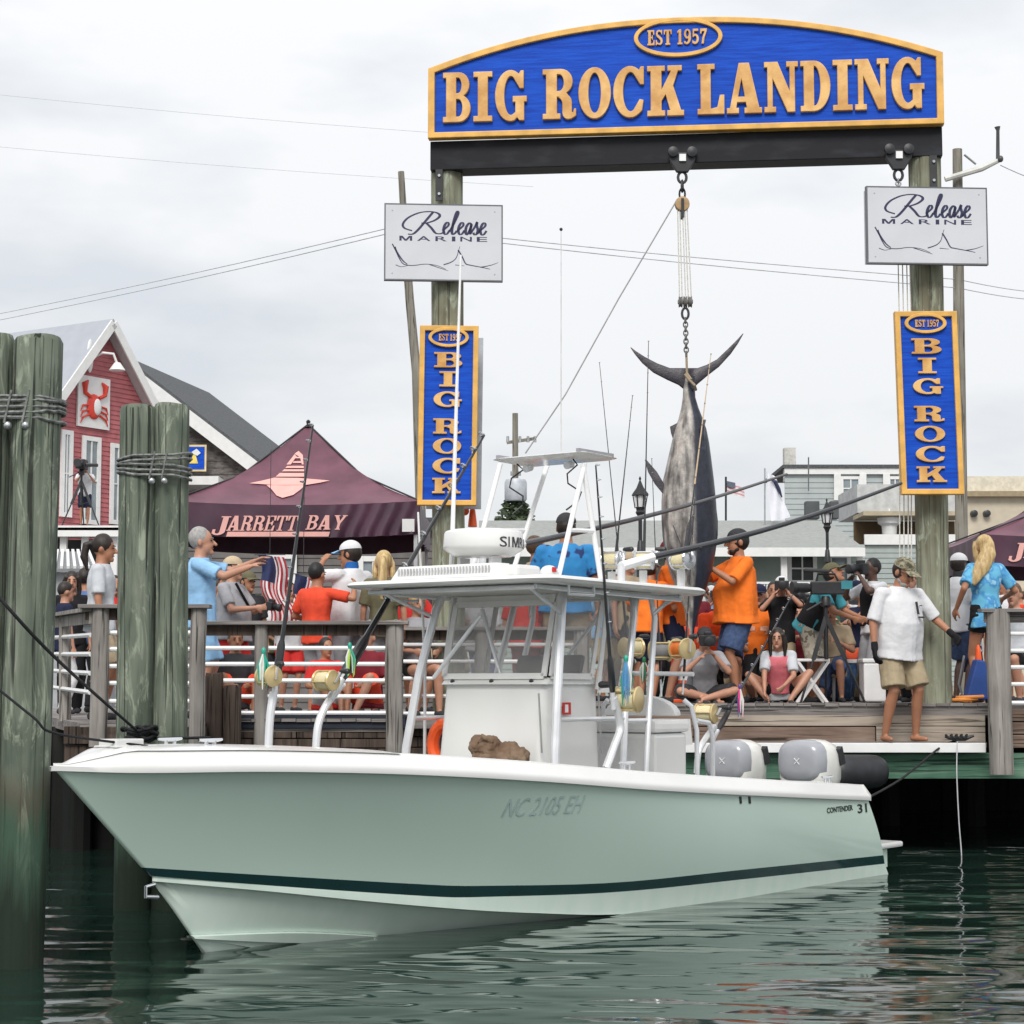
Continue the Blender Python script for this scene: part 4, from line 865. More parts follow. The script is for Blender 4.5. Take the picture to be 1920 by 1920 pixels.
# gunwale cap with rub rail, inner coaming
def kz(u): return max(.22, min(1, (LT-u)/.42))
offs = [(-.012, -.02), (.026, -.016), (.03, .012), (.02, .034), (.0, .05), (-.03, .10), (-.05, .118), (-.20, .124), (-.235, .115), (-.25, .02), (-.26, -.16)]
cap_rows = []
for dv, dz in offs:
    r_ = []
    for i in range(NS+1):
        p = TP[i]; k_ = kz(p.x)
        q_ = .02 if (p.x > 6.3 and dz < 0 and dv < -.1) else dz; r_.append(Vector((p.x+(.02 if i == NS and dv > 0 else 0), max(0., p.y+dv*min(1, .25+p.y*2.5)), p.z+q_*(k_ if q_ > .03 else 1))))
    cap_rows.append(r_)
side_mesh(cap_rows, 'gunwale_cap', gel_white, sm=50)
# foredeck
b = MB(); fd = [i for i in range(NS+1) if TP[i].x > 6.35]
def dk(fx, fy):
    i = fd[0]+fx*(len(fd)-1); i0 = int(min(NS-1, i)); f = i-i0; p = TP[i0].lerp(TP[min(NS, i0+1)], f); v = max(0, p.y-.028*min(1, .25+p.y*2.5))*(2*fy-1)
    return Vector((p.x, v, p.z+(.115+.012*(1-(2*fy-1)**8))*kz(p.x)+.018*(1-(2*fy-1)**2)*min(1, p.y*3)))
b.grid(dk, len(fd), 10); b.build('foredeck', gel_white, boat, smooth=60, local=True)
b = MB(); p = TP[fd[0]]; b.box((p.x, 0, p.z-.05), (.03, 2*p.y-.45, .30)); b.build('bow_bulkhead', gel_white, boat, local=True, smooth=0)
b = MB(); b.prism([(.62, -.8), (3.6, -.8), (4.8, -.55), (5.6, -.25), (5.6, .25), (4.8, .55), (3.6, .8), (.62, .8)], (0, 0, .30), (1, 0, 0), (0, 1, 0), (0, 0, .04)); b.build('cockpit_floor', gel_white, boat, local=True, smooth=0)
# transom: raked panel, engine well
b = MB(); rs = []
for k in range(9):
    w = k/8; p = top_pt(0, w); rs.append([Vector((p.x+.004, p.y, p.z)), Vector((p.x+.004, -p.y, p.z))])
rs.insert(0, [Vector((.05, 0, -.46)), Vector((.05, -0.001, -.46))])
b.add([q for r_ in rs for q in r_], [(2*j, 2*j+1, 2*j+3, 2*j+2) for j in range(len(rs)-1)]); b.build('transom', gel_green, boat, local=True, smooth=0)
b = MB(); b.box((.66, 0, .55), (.06, 1.72, .56)); b.build('transom_wall', gel_white, boat, local=True, smooth=0, bevel=.02)
for sg in (1, -1):
    b = MB(); q = TP[0]; b.add([Vector((q.x-.012, sg*(q.y+.03), q.z-.02)), Vector((q.x-.012, sg*(q.y+.03), q.z+.03)), Vector((q.x+.01, sg*(q.y-.03), q.z+.12)), Vector((q.x+.01, sg*(q.y-.26), q.z+.12)), Vector((q.x-.012, sg*(q.y-.26), q.z-.02))], [(0, 1, 2, 3, 4)]); b.build('cap_end', gel_white, boat, local=True, smooth=0)
w_ = bp(1656, 1582, 1.05); b = MB(); b.box((-.10, 0, w_.z-.025), (.50, 2.1, .05)); b.build('swim_platform', gel_white, boat, local=True, smooth=0, bevel=.018)
b = MB(); b.box((-.02, 0, w_.z-.14), (.2, 2.0, .16)); b.build('platform_bracket', gel_green, boat, local=True, smooth=0)
# marks on the hull side
def on_hull(b, name, mat, px0, py0, px1, py1, d=.004, shear=0.):
    """wrap flat marks (unit box) over the port hull side between two photo points"""
    vv = 1.05
    for _ in range(6): a = bp(px0, py1, vv); vv = hullv(a.x, a.z)
    va = vv
    for _ in range(6): c = bp(px1, py0, vv); vv = hullv(c.x, c.z)
    b.v = [Vector((a.x+(c.x-a.x)*p.x, hullv(a.x+(c.x-a.x)*p.x, a.z+(c.z-a.z)*p.y)+d+p.z, a.z+(c.z-a.z)*p.y)) for p in b.v]
    return b.build(name, mat, boat, local=True, smooth=0)
m_mark = M('black_hull_lettering', (.012, .016, .016), rough=.4)
on_hull(sans('CONTENDER', .66, 1, .0012, Matrix.Identity(4), offset=.02), 'hull_lettering', m_mark, 1550, 1506, 1622, 1525)
on_hull(sans('31', 1, 1, .0012, Matrix.Identity(4), offset=.02), 'hull_lettering', m_mark, 1608, 1506, 1624, 1525)
on_hull(sans('NC 2105 EH', 1, 1, .0012, Matrix.Identity(4), shear=.25), 'registration_number', M('faint_green_decal', (.43, .55, .53), rough=.35), 938, 1490, 1098, 1532)
for px in (1388, 1405):
    b = MB(); b.prism([(.3, 0), (1, 0), (.7, 1), (0, 1)], (0, 0, 0), (1, 0, 0), (0, 1, 0), (0, 0, .004)); on_hull(b, 'hull_vent', m_mark, px-3, 1493, px+3, 1507, .001)
# tow eye on the stem, anchor pad, cleats
p = bp(285, 1668, 0); b = MB(); b.tube([p+Vector((-.02, 0, .03)), p+Vector((.05, 0, .02)), p+Vector((.05, 0, -.04)), p+Vector((-.05, 0, -.05))], .012, 8); b.build('tow_eye', M('chrome', (.75, .76, .78), rough=.12, metal=1., var=.02), boat, local=True)
p = bz(190, 1392, 1.36); b = MB()
dkz = interp([(q.x, q.z+.122*kz(q.x)+.016) for q in TP], 8.05)
b.box((8.12, .0, dkz+.02), (.22, .16, .05)); b.box((8.08, 0, dkz+.0), (.34, .2, .012)); b.build('anchor_roller_pad', gel_white, boat, local=True, smooth=0, bevel=.008)
def zdeck(u): return interp([(q.x, q.z+.118*kz(q.x)) for q in TP], u)
for u, v in ((7.55, .18), (7.55, -.18), (4.2, 1.06), (1.0, 1.0), (1.0, -1.0)):
    b = MB(); z = zdeck(u)+.02
    b.tube([(u-.1, v, z+.035), (u-.04, v, z+.03), (u+.04, v, z+.03), (u+.1, v, z+.035)], [.008, .013, .013, .008], 8); b.cyl((u-.035, v, z-.02), (u-.035, v, z+.03), .013, n=8); b.cyl((u+.035, v, z-.02), (u+.035, v, z+.03), .013, n=8); b.build('cleat', MATS['chrome'], boat, local=True)
# console
cz0, cz1 = .32, bp(1005, 1283, .5).z
fu = [bp(812, 1405, -.5).x, bp(848, 1283, -.5).x]
def rbox(b, u0a, u0b, u1a, u1b, va, vb, z0, z1, r_=.06, n=5, mi=0):
    """box whose foot is u0a..u1a x +-va and whose top is u0b..u1b x +-vb, with rounded upright corners"""
    rs = []
    for k in range(7):
        f = k/6; ua, ub, v = u0a+(u0b-u0a)*f, u1a+(u1b-u1a)*f, va+(vb-va)*f; z = z0+(z1-z0)*f; q = []
        for cx_, cy_, a0 in ((ub-r_, v-r_, 0), (ua+r_, v-r_, 90), (ua+r_, -v+r_, 180), (ub-r_, -v+r_, 270)):
            for j in range(n+1): q.append(Vector((cx_+r_*math.cos(R(a0+90*j/n)), cy_+r_*math.sin(R(a0+90*j/n)), z)))
        rs.append(q)
    return b.rings(rs, True, mi)
b = MB(); rbox(b, 3.68, 3.72, 4.58, 4.42, .51, .48, cz0, cz1); b.build('console', gel_white, boat, local=True, smooth=40)
b = MB(); rbox(b, 3.66, 3.66, 4.46, 4.40, .50, .50, cz1, cz1+.05, r_=.05); b.build('console_top', gel_white, boat, local=True, smooth=40)
for px in (855, 925, 995):
    p = bp(px, 1279, 0); f = (px-848)/157.; b = MB(); b.ell((4.435, -.42+.84*f, cz1+.02), (.01, .022, .022), nu=8, nv=6); b.build('console_light', black_metal, boat, local=True)
b = MB(); b.box((3.70, 0, cz1+.13), (.05, .62, .2), X=Matrix.Rotation(-.35, 3, 'Y')); b.build('chart_screen', black_metal, boat, local=True, smooth=0, bevel=.01)
b = MB(); b.tube([Vector((3.55, .19*math.cos(a), cz1-.02+.19*math.sin(a))) for a in [2*math.pi*k/20 for k in range(21)]], .014, 6, cap=False); b.cyl((3.56, -.18, cz1-.02), (3.56, .18, cz1-.02), .012); b.cyl((3.66, 0, cz1-.04), (3.55, 0, cz1-.02), .03); b.build('steering_wheel', MATS['chrome'], boat, local=True)
red = M('red_paint', (.55, .02, .02), rough=.4)
for px0, px1, py0, py1 in ((1044, 1053, 1317, 1327), (1055, 1070, 1317, 1340)):
    a, c = bp(px0, py1, .512), bp(px1, py0, .512); b = MB(); b.box(((a.x+c.x)/2, .512, (a.z+c.z)/2), (abs(c.x-a.x), .006, c.z-a.z)); o_ = b.build('red_sticker', red, boat, local=True, smooth=0)
a, c = bp(1059, 1336, .517), bp(1066, 1321, .517); b = MB(); b.box(((a.x+c.x)/2, .517, (a.z+c.z)/2), (abs(c.x-a.x)*.8, .004, c.z-a.z)); b.build('sticker_print', white_paint, boat, local=True, smooth=0)
# door and seam on the port side of the console
for px in (1010, 1122):
    p = bp(px, 1300, .513); q = bp(px+6, 1412, .513); b = MB(); b.bar(p, q, .012, .008); b.build('console_seam', M('grey_seam', (.35, .35, .35)), boat, local=True, smooth=0)
# hard top
TZ = 2.43
def slab_round(b, u0, u1, v, z0, z1, r_, n=8, camber=.0, nose=.0):
    rs = []
    for z, k in ((z0, .035), (z0+.012, .0), ((z0+z1)/2, -.012), (z1-.012, .0), (z1, .03)):
        q = []
        for cx_, cy_, a0 in ((u1-r_, v-r_, 0), (u0+r_, v-r_, 90), (u0+r_, -v+r_, 180), (u1-r_, -v+r_, 270)):
            for j in range(n+1):
                x = cx_+(r_-k)*math.cos(R(a0+90*j/n)); y = cy_+(r_-k)*math.sin(R(a0+90*j/n)); q.append(Vector((x, y, z-.03*((x-4.0)/1.1)**2*(1 if x < 4 else .5))))
        rs.append(q)
    return b.rings(rs)
b = MB(); slab_round(b, 2.82, 5.09, .96, TZ-.018, TZ+.035, .16); b.build('hard_top', gel_white, boat, local=True, smooth=40)
b = MB(); slab_round(b, 3.3, 4.9, .74, TZ-.06, TZ-.014, .1); b.build('hard_top_liner', M('grey_headliner', (.55, .54, .51), rough=.6, var=.04), boat, local=True, smooth=40)
def tub(name, pts, r_=.022, n=10, mat=None): b = MB(); b.tube([Vector(p) for p in pts], r_, n); return b.build(name, mat or alu, boat, local=True)
for sg in (-1, 1):
    L_ = [(.0, .0)]
    tub('front_leg', [(4.30, .57*sg, TZ-.02), (4.37, .60*sg, TZ-.18), (4.5, .66*sg, 1.75), (4.6, .70*sg, 1.2), (4.66, .73*sg, .35)], .034)
    tub('rear_leg', [(3.36, .57*sg, TZ-.02), (3.40, .60*sg, 2.2), (3.62, .66*sg, 1.5), (3.72, .70*sg, .95), (3.74, .72*sg, .35)], .028)
    tub('rear_leg', [(3.12, .57*sg, TZ-.02), (3.10, .60*sg, 2.2), (3.28, .66*sg, 1.5), (3.40, .70*sg, .95), (3.46, .72*sg, .35)], .024)
    tub('leg_rung', [(3.66, .665*sg, 1.40), (3.30, .66*sg, 1.40)], .018); tub('leg_rung', [(3.72, .70*sg, .95), (3.40, .70*sg, .95)], .018)
    tub('side_rail', [(4.55, .67*sg, 1.42), (3.66, .665*sg, 1.42)], .018)
    tub('top_brace', [(4.92, .70*sg, TZ-.05), (4.7, .66*sg, TZ-.13), (4.42, .62*sg, TZ-.22)], .016)
    tub('top_brace', [(2.95, .70*sg, TZ-.06), (3.05, .66*sg, TZ-.12), (3.12, .60*sg, TZ-.2)], .016)
    tub('top_frame', [(4.95, .78*sg, TZ-.055), (3.0, .78*sg, TZ-.085)], .018)
    tub('grab_rail', [(4.62, .84*sg, TZ-.02), (4.62, .84*sg, TZ-.10), (4.30, .84*sg, TZ-.10), (4.30, .84*sg, TZ-.02)], .012)
for u in (4.95, 4.0, 3.0): tub('top_frame', [(u, -.78, TZ-.06), (u, .78, TZ-.06)], .018)
for (a, c) in (((4.52, -.5, cz1+.05), (4.42, -.12, 2.2)), ((4.40, .05, cz1+.08), (4.3, -.20, 2.25)), ((3.3, -.6, 1.4), (3.15, .2, TZ-.1))): tub('frame_pipe', [a, c], .016)
# clear vinyl enclosure with white borders
clear = glass('clear_vinyl_panel', (.42, .41, .40), .28, .12)
def pane(name, q, mat, th=.006):
    b = MB(); q = [Vector(p) for p in q]; n_ = (q[1]-q[0]).cross(q[3]-q[0]).normalized()*th/2
    b.add([p+n_ for p in q]+[p-n_ for p in q], [(0, 1, 2, 3), (7, 6, 5, 4)]+[(i, 4+i, 4+(i+1) % 4, (i+1) % 4) for i in range(4)]); return b.build(name, mat, boat, local=True, smooth=0)
def enclosure(q, w=.045):
    q = [Vector(p) for p in q]; pane('clear_panel', q, clear)
    for i in range(4):
        b = MB(); b.bar(q[i], q[(i+1) % 4], .016, w, up=(q[1]-q[0]).cross(q[3]-q[0]).cross(q[(i+1) % 4]-q[i])); b.build('panel_border', vinyl_white, boat, local=True, smooth=0)
z0_, z1_ = cz1+.06, TZ-.08
enclosure([(4.42, -.47, z0_), (4.42, .47, z0_), (4.28, .47, z1_-.06), (4.28, -.47, z1_-.06)])
pane('top_curtain', [(4.275, -.47, z1_-.08), (4.275, .47, z1_-.08), (4.26, .47, z1_), (4.26, -.47, z1_)], vinyl_white, .012)
enclosure([(4.38, .51, z0_), (3.86, .51, z0_), (3.70, .51, z1_), (4.26, .51, z1_)])
enclosure([(4.38, -.51, z0_), (3.86, -.51, z0_), (3.70, -.51, z1_), (4.26, -.51, z1_)])
enclosure([(3.80, .53, z0_-.1), (3.44, .55, z0_-.1), (3.28, .55, z1_), (3.66, .53, z1_)])
# things on the hard top: sound bar, radar, tower, outriggers, aerials
b = MB(); rbox(b, 4.74, 4.78, 5.0, 4.95, .52, .48, TZ+.035, TZ+.135, r_=.04); so_ = b.build('sound_bar', gel_white, boat, local=True, smooth=40)
so_.location.y = -.13; so_.location.x = -.12
for k in range(30):
    b = MB(); b.box((4.985-.12+.004, -.13-.43+.0297*k, TZ+.09), (.012, .010, .05)); b.build('grille_slat', M('grille_grey', (.45, .45, .46)), boat, local=True, smooth=0)
b = MB(); b.box((4.60, .37, TZ+.075), (.3, .2, .1)); b.build('wiring_cover', gel_white, boat, local=True, smooth=0, bevel=.03)
rc = Vector((4.52, -.02, bp(905, 1018, 0).z+.0))
b = MB(); b.lathe([(.05, -.105), (.22, -.10), (.262, -.075), (.30, -.05), (.306, -.03), (.298, .07), (.285, .088), (.25, .098), (.12, .104), (.01, .105)], rc, (0, 0, 1), 40); b.build('radar_dome', gel_white, boat, local=True, smooth=50)
for dv in (-.15, .15): b = MB(); b.bar(rc+Vector((.05, dv, -.11)), Vector((4.57, dv-.02, TZ+.03)), .03, .12); b.build('radar_foot', gel_white, boat, local=True, smooth=0)
b = MB(); b.box((4.52, -.02, TZ+.05), (.36, .44, .025)); b.build('radar_plate', gel_white, boat, local=True, smooth=0, bevel=.006)
lt = sans('SIMRAD', .42, .078, .001, Matrix.Identity(4), offset=.004)       # wrapped round the dome
a0 = math.atan2(.30, .04)                     # bearing of the first letter, boat coordinates
pr_ = ray(938, 1010); wdir = (BI.to_3x3() @ Vector((pr_.x, pr_.y, 0))).normalized(); ang_cam = math.atan2(-wdir.y, -wdir.x)
lt.v = [Vector((rc.x+(.3065+p.z)*math.cos(ang_cam+.42+p.x/.305), rc.y+(.3065+p.z)*math.sin(ang_cam+.42+p.x/.305), rc.z-.045+p.y)) for p in lt.v]
lt.build('radar_lettering', M('dark_grey_print', (.03, .03, .035)), boat, local=True, smooth=0)
p = bp(1030, 1072, .75); b = MB(); b.ell((p.x, .75, TZ+.045), (.09, .06, .06)); b.build('navigation_light', gel_white, boat, local=True)
b = MB(); b.box((p.x+.02, .808, TZ+.07), (.04, .012, .035)); b.build('red_lens', red, boat, local=True, smooth=0)
# tower on the hard top
twz = bp(1040, 860, .0).z; tc = bp(1040, 860, 0)
b = MB(); slab_round(b, tc.x-.25, tc.x+.25, .45, twz-.013, twz+.013, .08); tp_ = b.build('tower_roof', gel_white, boat, local=True, smooth=40)
for v, x0, x1, xt0, xt1 in ((.46, 1045, 1128, 1096, 1093), (-.40, 879, 952, 938, 1027)):
    a0_, a1_, t0_, t1_ = bp(x0, 1079, v), bp(x1, 1079, v), bp(xt0, 870, v*.85), bp(xt1, 870, v*.85)
    for k_, (q0, q1) in enumerate(((a0_, t0_), (a1_, t1_))): tub('tower_leg', [(q0.x, q0.y, TZ+.02), q1], .020, mat=white_paint)
    m0, m1 = a0_.lerp(t0_, .4), a1_.lerp(t1_, .4); tub('tower_rung', [m0, m1], .016, mat=white_paint)
for dv in (-.39, .39): b = MB(); b.bar((tc.x-.24, dv, twz+.018), (tc.x+.24, dv, twz+.018), .03, .03); b.build('tower_roof_edge', M('grey_rail', (.3, .3, .32)), boat, local=True, smooth=0)
for v, k in ((.2, 1), (-.2, -1)):
    b = MB(); q = Vector((tc.x+.05, v, twz-.06)); b.cyl(q, q+Vector((.07, 0, -.02)), .03, n=10); b.build('deck_light', alu, boat, local=True)
for dv, dz in ((-.3, .0), (.25, .0)):
    pts = [(tc.x+.1, dv, twz-.03)]+[(tc.x+.1+.06*math.sin(k*1.3+dv), dv+.05*math.cos(k*1.9), twz-.08-.07*k) for k in range(6)]; tub('coiled_wire', pts, .007, 5, black_metal)
# outriggers
def rigger(p0, p1, v0, v1, nm):
    a, c = bp(*p0, v0), bp(*p1, v1); n = 10; dd = (c-a)
    b = MB(); b.tube([a, a+dd*.10], [.038, .034], 10); b.build('outrigger_base', white_paint, boat, local=True)
    b = MB(); b.tube([a+dd*(.1+.9*k/n)+Vector((0, 0, -.05*math.sin(math.pi*k/n))) for k in range(n+1)], [.028-.014*k/n for k in range(n+1)], 10); b.build('outrigger_pole', M('dark_carbon_pole', (.03, .031, .036), rough=.3, coat=.3), boat, local=True)
    b = MB(); b.cyl(Vector((a.x, a.y, TZ)), a+Vector((0, 0, .02)), .03); b.build('outrigger_mount', alu, boat, local=True)
rigger((1165, 1062), (1690, 906), .80, 1.6, 1); rigger((905, 1040), (1475, 889), -.80, -1.7, 2)
# aerials
b = MB(); a = bp(846, 1085, -.35); c = bp(864, 478, -.35); b.tube([a, a.lerp(c, .3), c], [.02, .016, .008], 8); b.build('aerial', white_paint, boat, local=True)
a = bp(1052, 860, .0); c = bp(1052, 430, 0); b = MB(); b.tube([a, c], [.006, .0035], 6); b.build('aerial', M('pale_whip', (.6, .6, .6)), boat, local=True)
b = MB(); b.ell(c, (.014, .014, .014), nu=8, nv=6); b.build('aerial_tip', black_metal, boat, local=True)
a, c = bp(797, 1250, -.95), bp(784, 960, -.95); b = MB(); b.tube([Vector((a.x, a.y, 1.1)), a, c], [.013, .012, .008], 8); b.build('aerial', white_paint, boat, local=True)
# leaning post with seat
b = MB(); b.prism([(-.36+.36*(1-math.cos(R(a))), .17*math.sin(R(a))) for a in range(0, 181, 15)], (2.32, 0, 1.42), (0, 1, 0), (0, 0, 1), (.10, 0, 0)); b.build('backrest', vinyl_white, boat, local=True, smooth=40, bevel=.02)
b = MB(); b.box((2.62, 0, .98), (.5, .88, .62)); b.build('seat_base', gel_white, boat, local=True, smooth=0, bevel=.04)
b = MB(); b.box((2.62, 0, 1.34), (.52, .92, .1)); b.build('seat_cushion', vinyl_white, boat, local=True, smooth=0, bevel=.03)
for sg in (-1, 1):
    tub('seat_frame', [(2.25, .46*sg, .35), (2.25, .46*sg, 1.3), (2.3, .44*sg, 1.5), (2.32, .38*sg, 1.55)], .02)
    tub('seat_frame', [(2.0, .46*sg, .35), (2.0, .46*sg, 1.26), (2.06, .46*sg, 1.36), (2.25, .46*sg, 1.38)], .02)
b = MB(); b.box((1.85, .1, .62), (.45, .6, .5)); b.build('bait_station', gel_white, boat, local=True, smooth=0, bevel=.03)
p = bp(1258, 1375, -.5)
b = MB(); rbox(b, p.x-.14, p.x-.12, p.x+.14, p.x+.12, .16, .15, p.z-.1, p.z+.13, r_=.04); o_ = b.build('folding_seat', gel_white, boat, local=True, smooth=40); o_.location.y = p.y
for dv in (-.08, .08): tub('seat_leg', [(p.x, p.y+dv, p.z-.05), (p.x+.03, p.y+dv, .35)], .018)
# ---------------------------------------------------------------- outboards
cowl_white = M('engine_white', (.78, .77, .73), rough=.3, var=.04, coat=.4); cowl_grey = M('engine_grey', (.33, .34, .37), rough=.3, var=.05, coat=.4)
def engine(label, v, u0, zt):
    t = thing('outboard_motor', label, 'outboard motor', BM @ Vector((u0, v, .25)), math.atan2(BF.y, BF.x), group='twin outboard motors on the transom')
    def E(name, b, mat, sm=40, bev=0):
        b.v = [Vector((p.x*.88, p.y*.88, z1+(p.z-z1)*.92)) for p in b.v]; return b.build(name, mat, t, smooth=sm, local=True, bevel=bev)
    z1 = zt-.25+.01
    def sec(u, hw, zl, zh, n=20, e=3.2):
        q = []
        for k in range(n):
            a = 2*math.pi*k/n; ca, sa = math.cos(a), math.sin(a); q.append(Vector((u, hw*math.copysign(abs(ca)**(2/e), ca), (zl+zh)/2+(zh-zl)/2*math.copysign(abs(sa)**(2/e), sa))))
        return q
    b = MB(); b.rings([sec(-.30, .12, z1-.42, z1-.15), sec(-.285, .19, z1-.48, z1-.08), sec(-.22, .235, z1-.52, z1-.03), sec(-.08, .255, z1-.54, z1), sec(.10, .26, z1-.54, z1), sec(.20, .255, z1-.53, z1-.008), sec(.245, .235, z1-.5, z1-.03), sec(.262, .19, z1-.45, z1-.075)]); E('cowl', b, cowl_white, 60)
    b = MB(); b.rings([sec(.14, .264, z1-.42, z1-.0), sec(.20, .262, z1-.42, z1-.004), sec(.262, .238, z1-.41, z1-.022), sec(.292, .19, z1-.38, z1-.06), sec(.302, .10, z1-.3, z1-.14)]); E('front_cover', b, cowl_grey, 60)
    for sg in (1, -1):
        b = MB(); b.prism([(-.27, -.24), (-.20, -.07), (-.13, -.10), (-.17, -.26)], (0, sg*.20, z1), (1, 0, 0), (0, 0, 1), (0, sg*.062, 0)); E('air_vent', b, black_metal, 0)
        b = MB(); b.bar((.304, -.03*sg, z1-.24), (.304, .03*sg, z1-.18), .012, .006); E('emblem', b, white_paint, 0)
    b = MB(); b.rings([[Vector((x+.16*math.cos(a), .085*math.sin(a), z)) for a in [2*math.pi*k/14 for k in range(14)]] for x, z in ((0, z1-.5), (-.02, -.1), (-.05, -.55))]); E('midsection', b, cowl_white)
    b = MB(); b.lathe([(.01, .2), (.05, .12), (.06, -.05), (.045, -.16), (.02, -.2)], (-.05, 0, -.6), (1, 0, 0), 14); E('gearcase', b, cowl_white)
    b = MB(); b.box((.27, 0, .1), (.2, .26, .3)); E('mount_bracket', b, black_metal, 0, .02)
    for k in range(3):
        b = MB(); b.bar((-.27, 0, -.6), (-.27, .16*math.cos(2.1*k), -.6+.16*math.sin(2.1*k)), .08, .01, up=(1, .6, 0)); E('propeller_blade', b, steel, 0)
    return t
e1, e2 = bp(1520, 1388, .4), bp(1381, 1388, -.4)
engine('white and grey outboard motor nearer the stern corner, right one of two', .4, e1.x, e1.z)
engine('white and grey outboard motor behind the curved rod holder, left one of two', -.4, e2.x, e2.z)
# ================================================================ BACKGROUND: buildings, tents, poles, wires, lamps, flags
ZG = 1.30
def plane_hit(px, py, p0, n):
    d = ray(px, py); o = Vector((0, 0, H)); t = (Vector(p0)-o).dot(n)/d.dot(n); return o+d*t
trim_white = M('white_trim', (.72, .72, .71), rough=.5, var=.04)
soffit = M('lilac_grey_soffit', (.45, .43, .44), rough=.6, var=.05)
roof_pale = M('pale_metal_roof', (.34, .36, .40), rough=.4, var=.04, scale=3)
roof_dark = M('charcoal_shingle_roof', (.075, .08, .085), rough=.85, var=.25, scale=14, bump=.4, bscale=60)
red_siding = M('red_lap_siding', (.40, .12, .13), rough=.75, var=.12, scale=4)
shingle = M('grey_brown_shingle', (.085, .075, .07), rough=.9, col2=(.19, .17, .16), scale=7, st=(1, 1, 2.2), bump=.5, bscale=25, detail=6)
pane_glass = M('window_pane', (.20, .24, .26), rough=.08, var=.3, scale=1.5, spec=.8)
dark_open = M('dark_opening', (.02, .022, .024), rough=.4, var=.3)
def window(parent, o, u, w, h, n, name='window', frame_w=.09, mull=True, glassm=None):
    """window centred at o in the wall with horizontal direction u and outward normal n: frame > pane, glazing bars"""
    o, u, n = Vector(o), Vector(u).normalized(), Vector(n).normalized(); z = Vector((0, 0, 1)); b = MB()
    for s in (-1, 1):
        b.bar(o+u*(s*w/2)-z*(h/2+frame_w/2)+n*.03, o+u*(s*w/2)+z*(h/2+frame_w/2)+n*.03, .06, frame_w, up=u)
        b.bar(o+z*(s*h/2)-u*(w/2-frame_w/2-.002)+n*.029, o+z*(s*h/2)+u*(w/2-frame_w/2-.002)+n*.029, .058, frame_w-.002, up=z)
    f = b.build(name, trim_white, parent, smooth=0)
    b = MB(); b.bar(o-z*(h/2)+n*.012, o+z*(h/2)+n*.012, .012, w, up=u); b.build('pane', glassm or pane_glass, f, smooth=0)
    if mull:
        b = MB(); b.bar(o-u*w/2+n*.03, o+u*w/2+n*.03, .03, .035, up=z); b.bar(o-z*h/2+n*.031, o+z*h/2+n*.031, .03, .035, up=u); b.build('glazing_bar', trim_white, f, smooth=0)
    return f
def siding(parent, poly, o, u, n, z0, z1, step, mat, name='siding'):
    """lap siding clipped under a roof line: poly(z) -> (a, b) span along u"""
    b = MB(); z = z0; o, u, n = Vector(o), Vector(u), Vector(n)
    while z < z1:
        za = min(z+step, z1); s0, s1 = poly(z), poly(za)
        if s0 and s1 and s0[1]-s0[0] > .01:
            P = [o+u*s0[0]+n*.022, o+u*s0[1]+n*.022, o+u*s1[1]+n*.004, o+u*s1[0]+n*.004]
            P = [Vector((p.x, p.y, q)) for p, q in zip(P, (z, z, za, za))]; Q = [Vector((p.x, p.y, q))-n*.05 for p, q in zip(P, (z, z, za, za))]
            b.add(P+Q, [(0, 1, 2, 3), (7, 6, 5, 4), (0, 4, 5, 1), (1, 5, 6, 2), (2, 6, 7, 3), (3, 7, 4, 0)])
        z = za
    return b.build(name, mat, parent, smooth=0)
# ---- red gabled house
C0 = at(195, 600, 52); th = R(57); g = Vector((math.cos(th), math.sin(th), 0)); gn = Vector((math.sin(th), -math.cos(th), 0)); HWf = 2.0; rise = 1.22
rhouse = thing('red_house', 'red clapboard house with steep gable and white rake boards behind the left pilings', 'house', (C0.x, C0.y, ZG))
zap = C0.z-.25; zpor = at(150, 990, 50).z
def span(z): h_ = min(HWf, max(0, (zap-z)/rise)); return (-h_, h_)
siding(rhouse, span, (C0.x, C0.y, 0), g, gn, zpor-2.4, zap, .125, red_siding, 'clapboard_wall')
bk_ = -gn*7
for s, nm in ((-1, 'roof'), (1, 'roof')):
    b = MB(); e0 = C0+Vector((0, 0, 0)); e1 = C0+g*(s*(HWf+.3))+Vector((0, 0, -rise*(HWf+.3)))
    b.add([e0+gn*.35, e1+gn*.35, e1+bk_, e0+bk_]+[p+Vector((0, 0, -.1)) for p in (e0+gn*.35, e1+gn*.35, e1+bk_, e0+bk_)], [(0, 1, 2, 3), (7, 6, 5, 4), (0, 4, 5, 1), (1, 5, 6, 2), (2, 6, 7, 3), (3, 7, 4, 0)]); rf_ = b.build('roof', roof_pale, rhouse, smooth=0)
    b = MB(); b.bar(e0+gn*.37+Vector((0, 0, -.13)), e1+gn*.37+Vector((0, 0, -.13)), .05, .24, up=(0, 0, 1)); b.build('rake_board', trim_white, rhouse, smooth=0)
    b = MB(); b.bar(e0+gn*.17+Vector((0, 0, -.2)), e1+gn*.17+Vector((0, 0, -.2)), .36, .03, up=g.cross(gn)); b.build('soffit', soffit, rhouse, smooth=0)
w0 = C0-g*HWf; b = MB(); b.bar(Vector((w0.x, w0.y, ZG))+Vector((0, 0, .01)), Vector((w0.x, w0.y, zap-rise*HWf)), .1, .1, up=g); b.build('corner_board', trim_white, rhouse, smooth=0)
b = MB(); q0 = w0; q1 = w0+bk_; b.add([Vector((q0.x, q0.y, ZG)), Vector((q1.x, q1.y, ZG)), Vector((q1.x, q1.y, zap-rise*HWf)), Vector((q0.x, q0.y, zap-rise*HWf))], [(0, 1, 2, 3)]); b.build('side_wall', red_siding, rhouse, smooth=0)
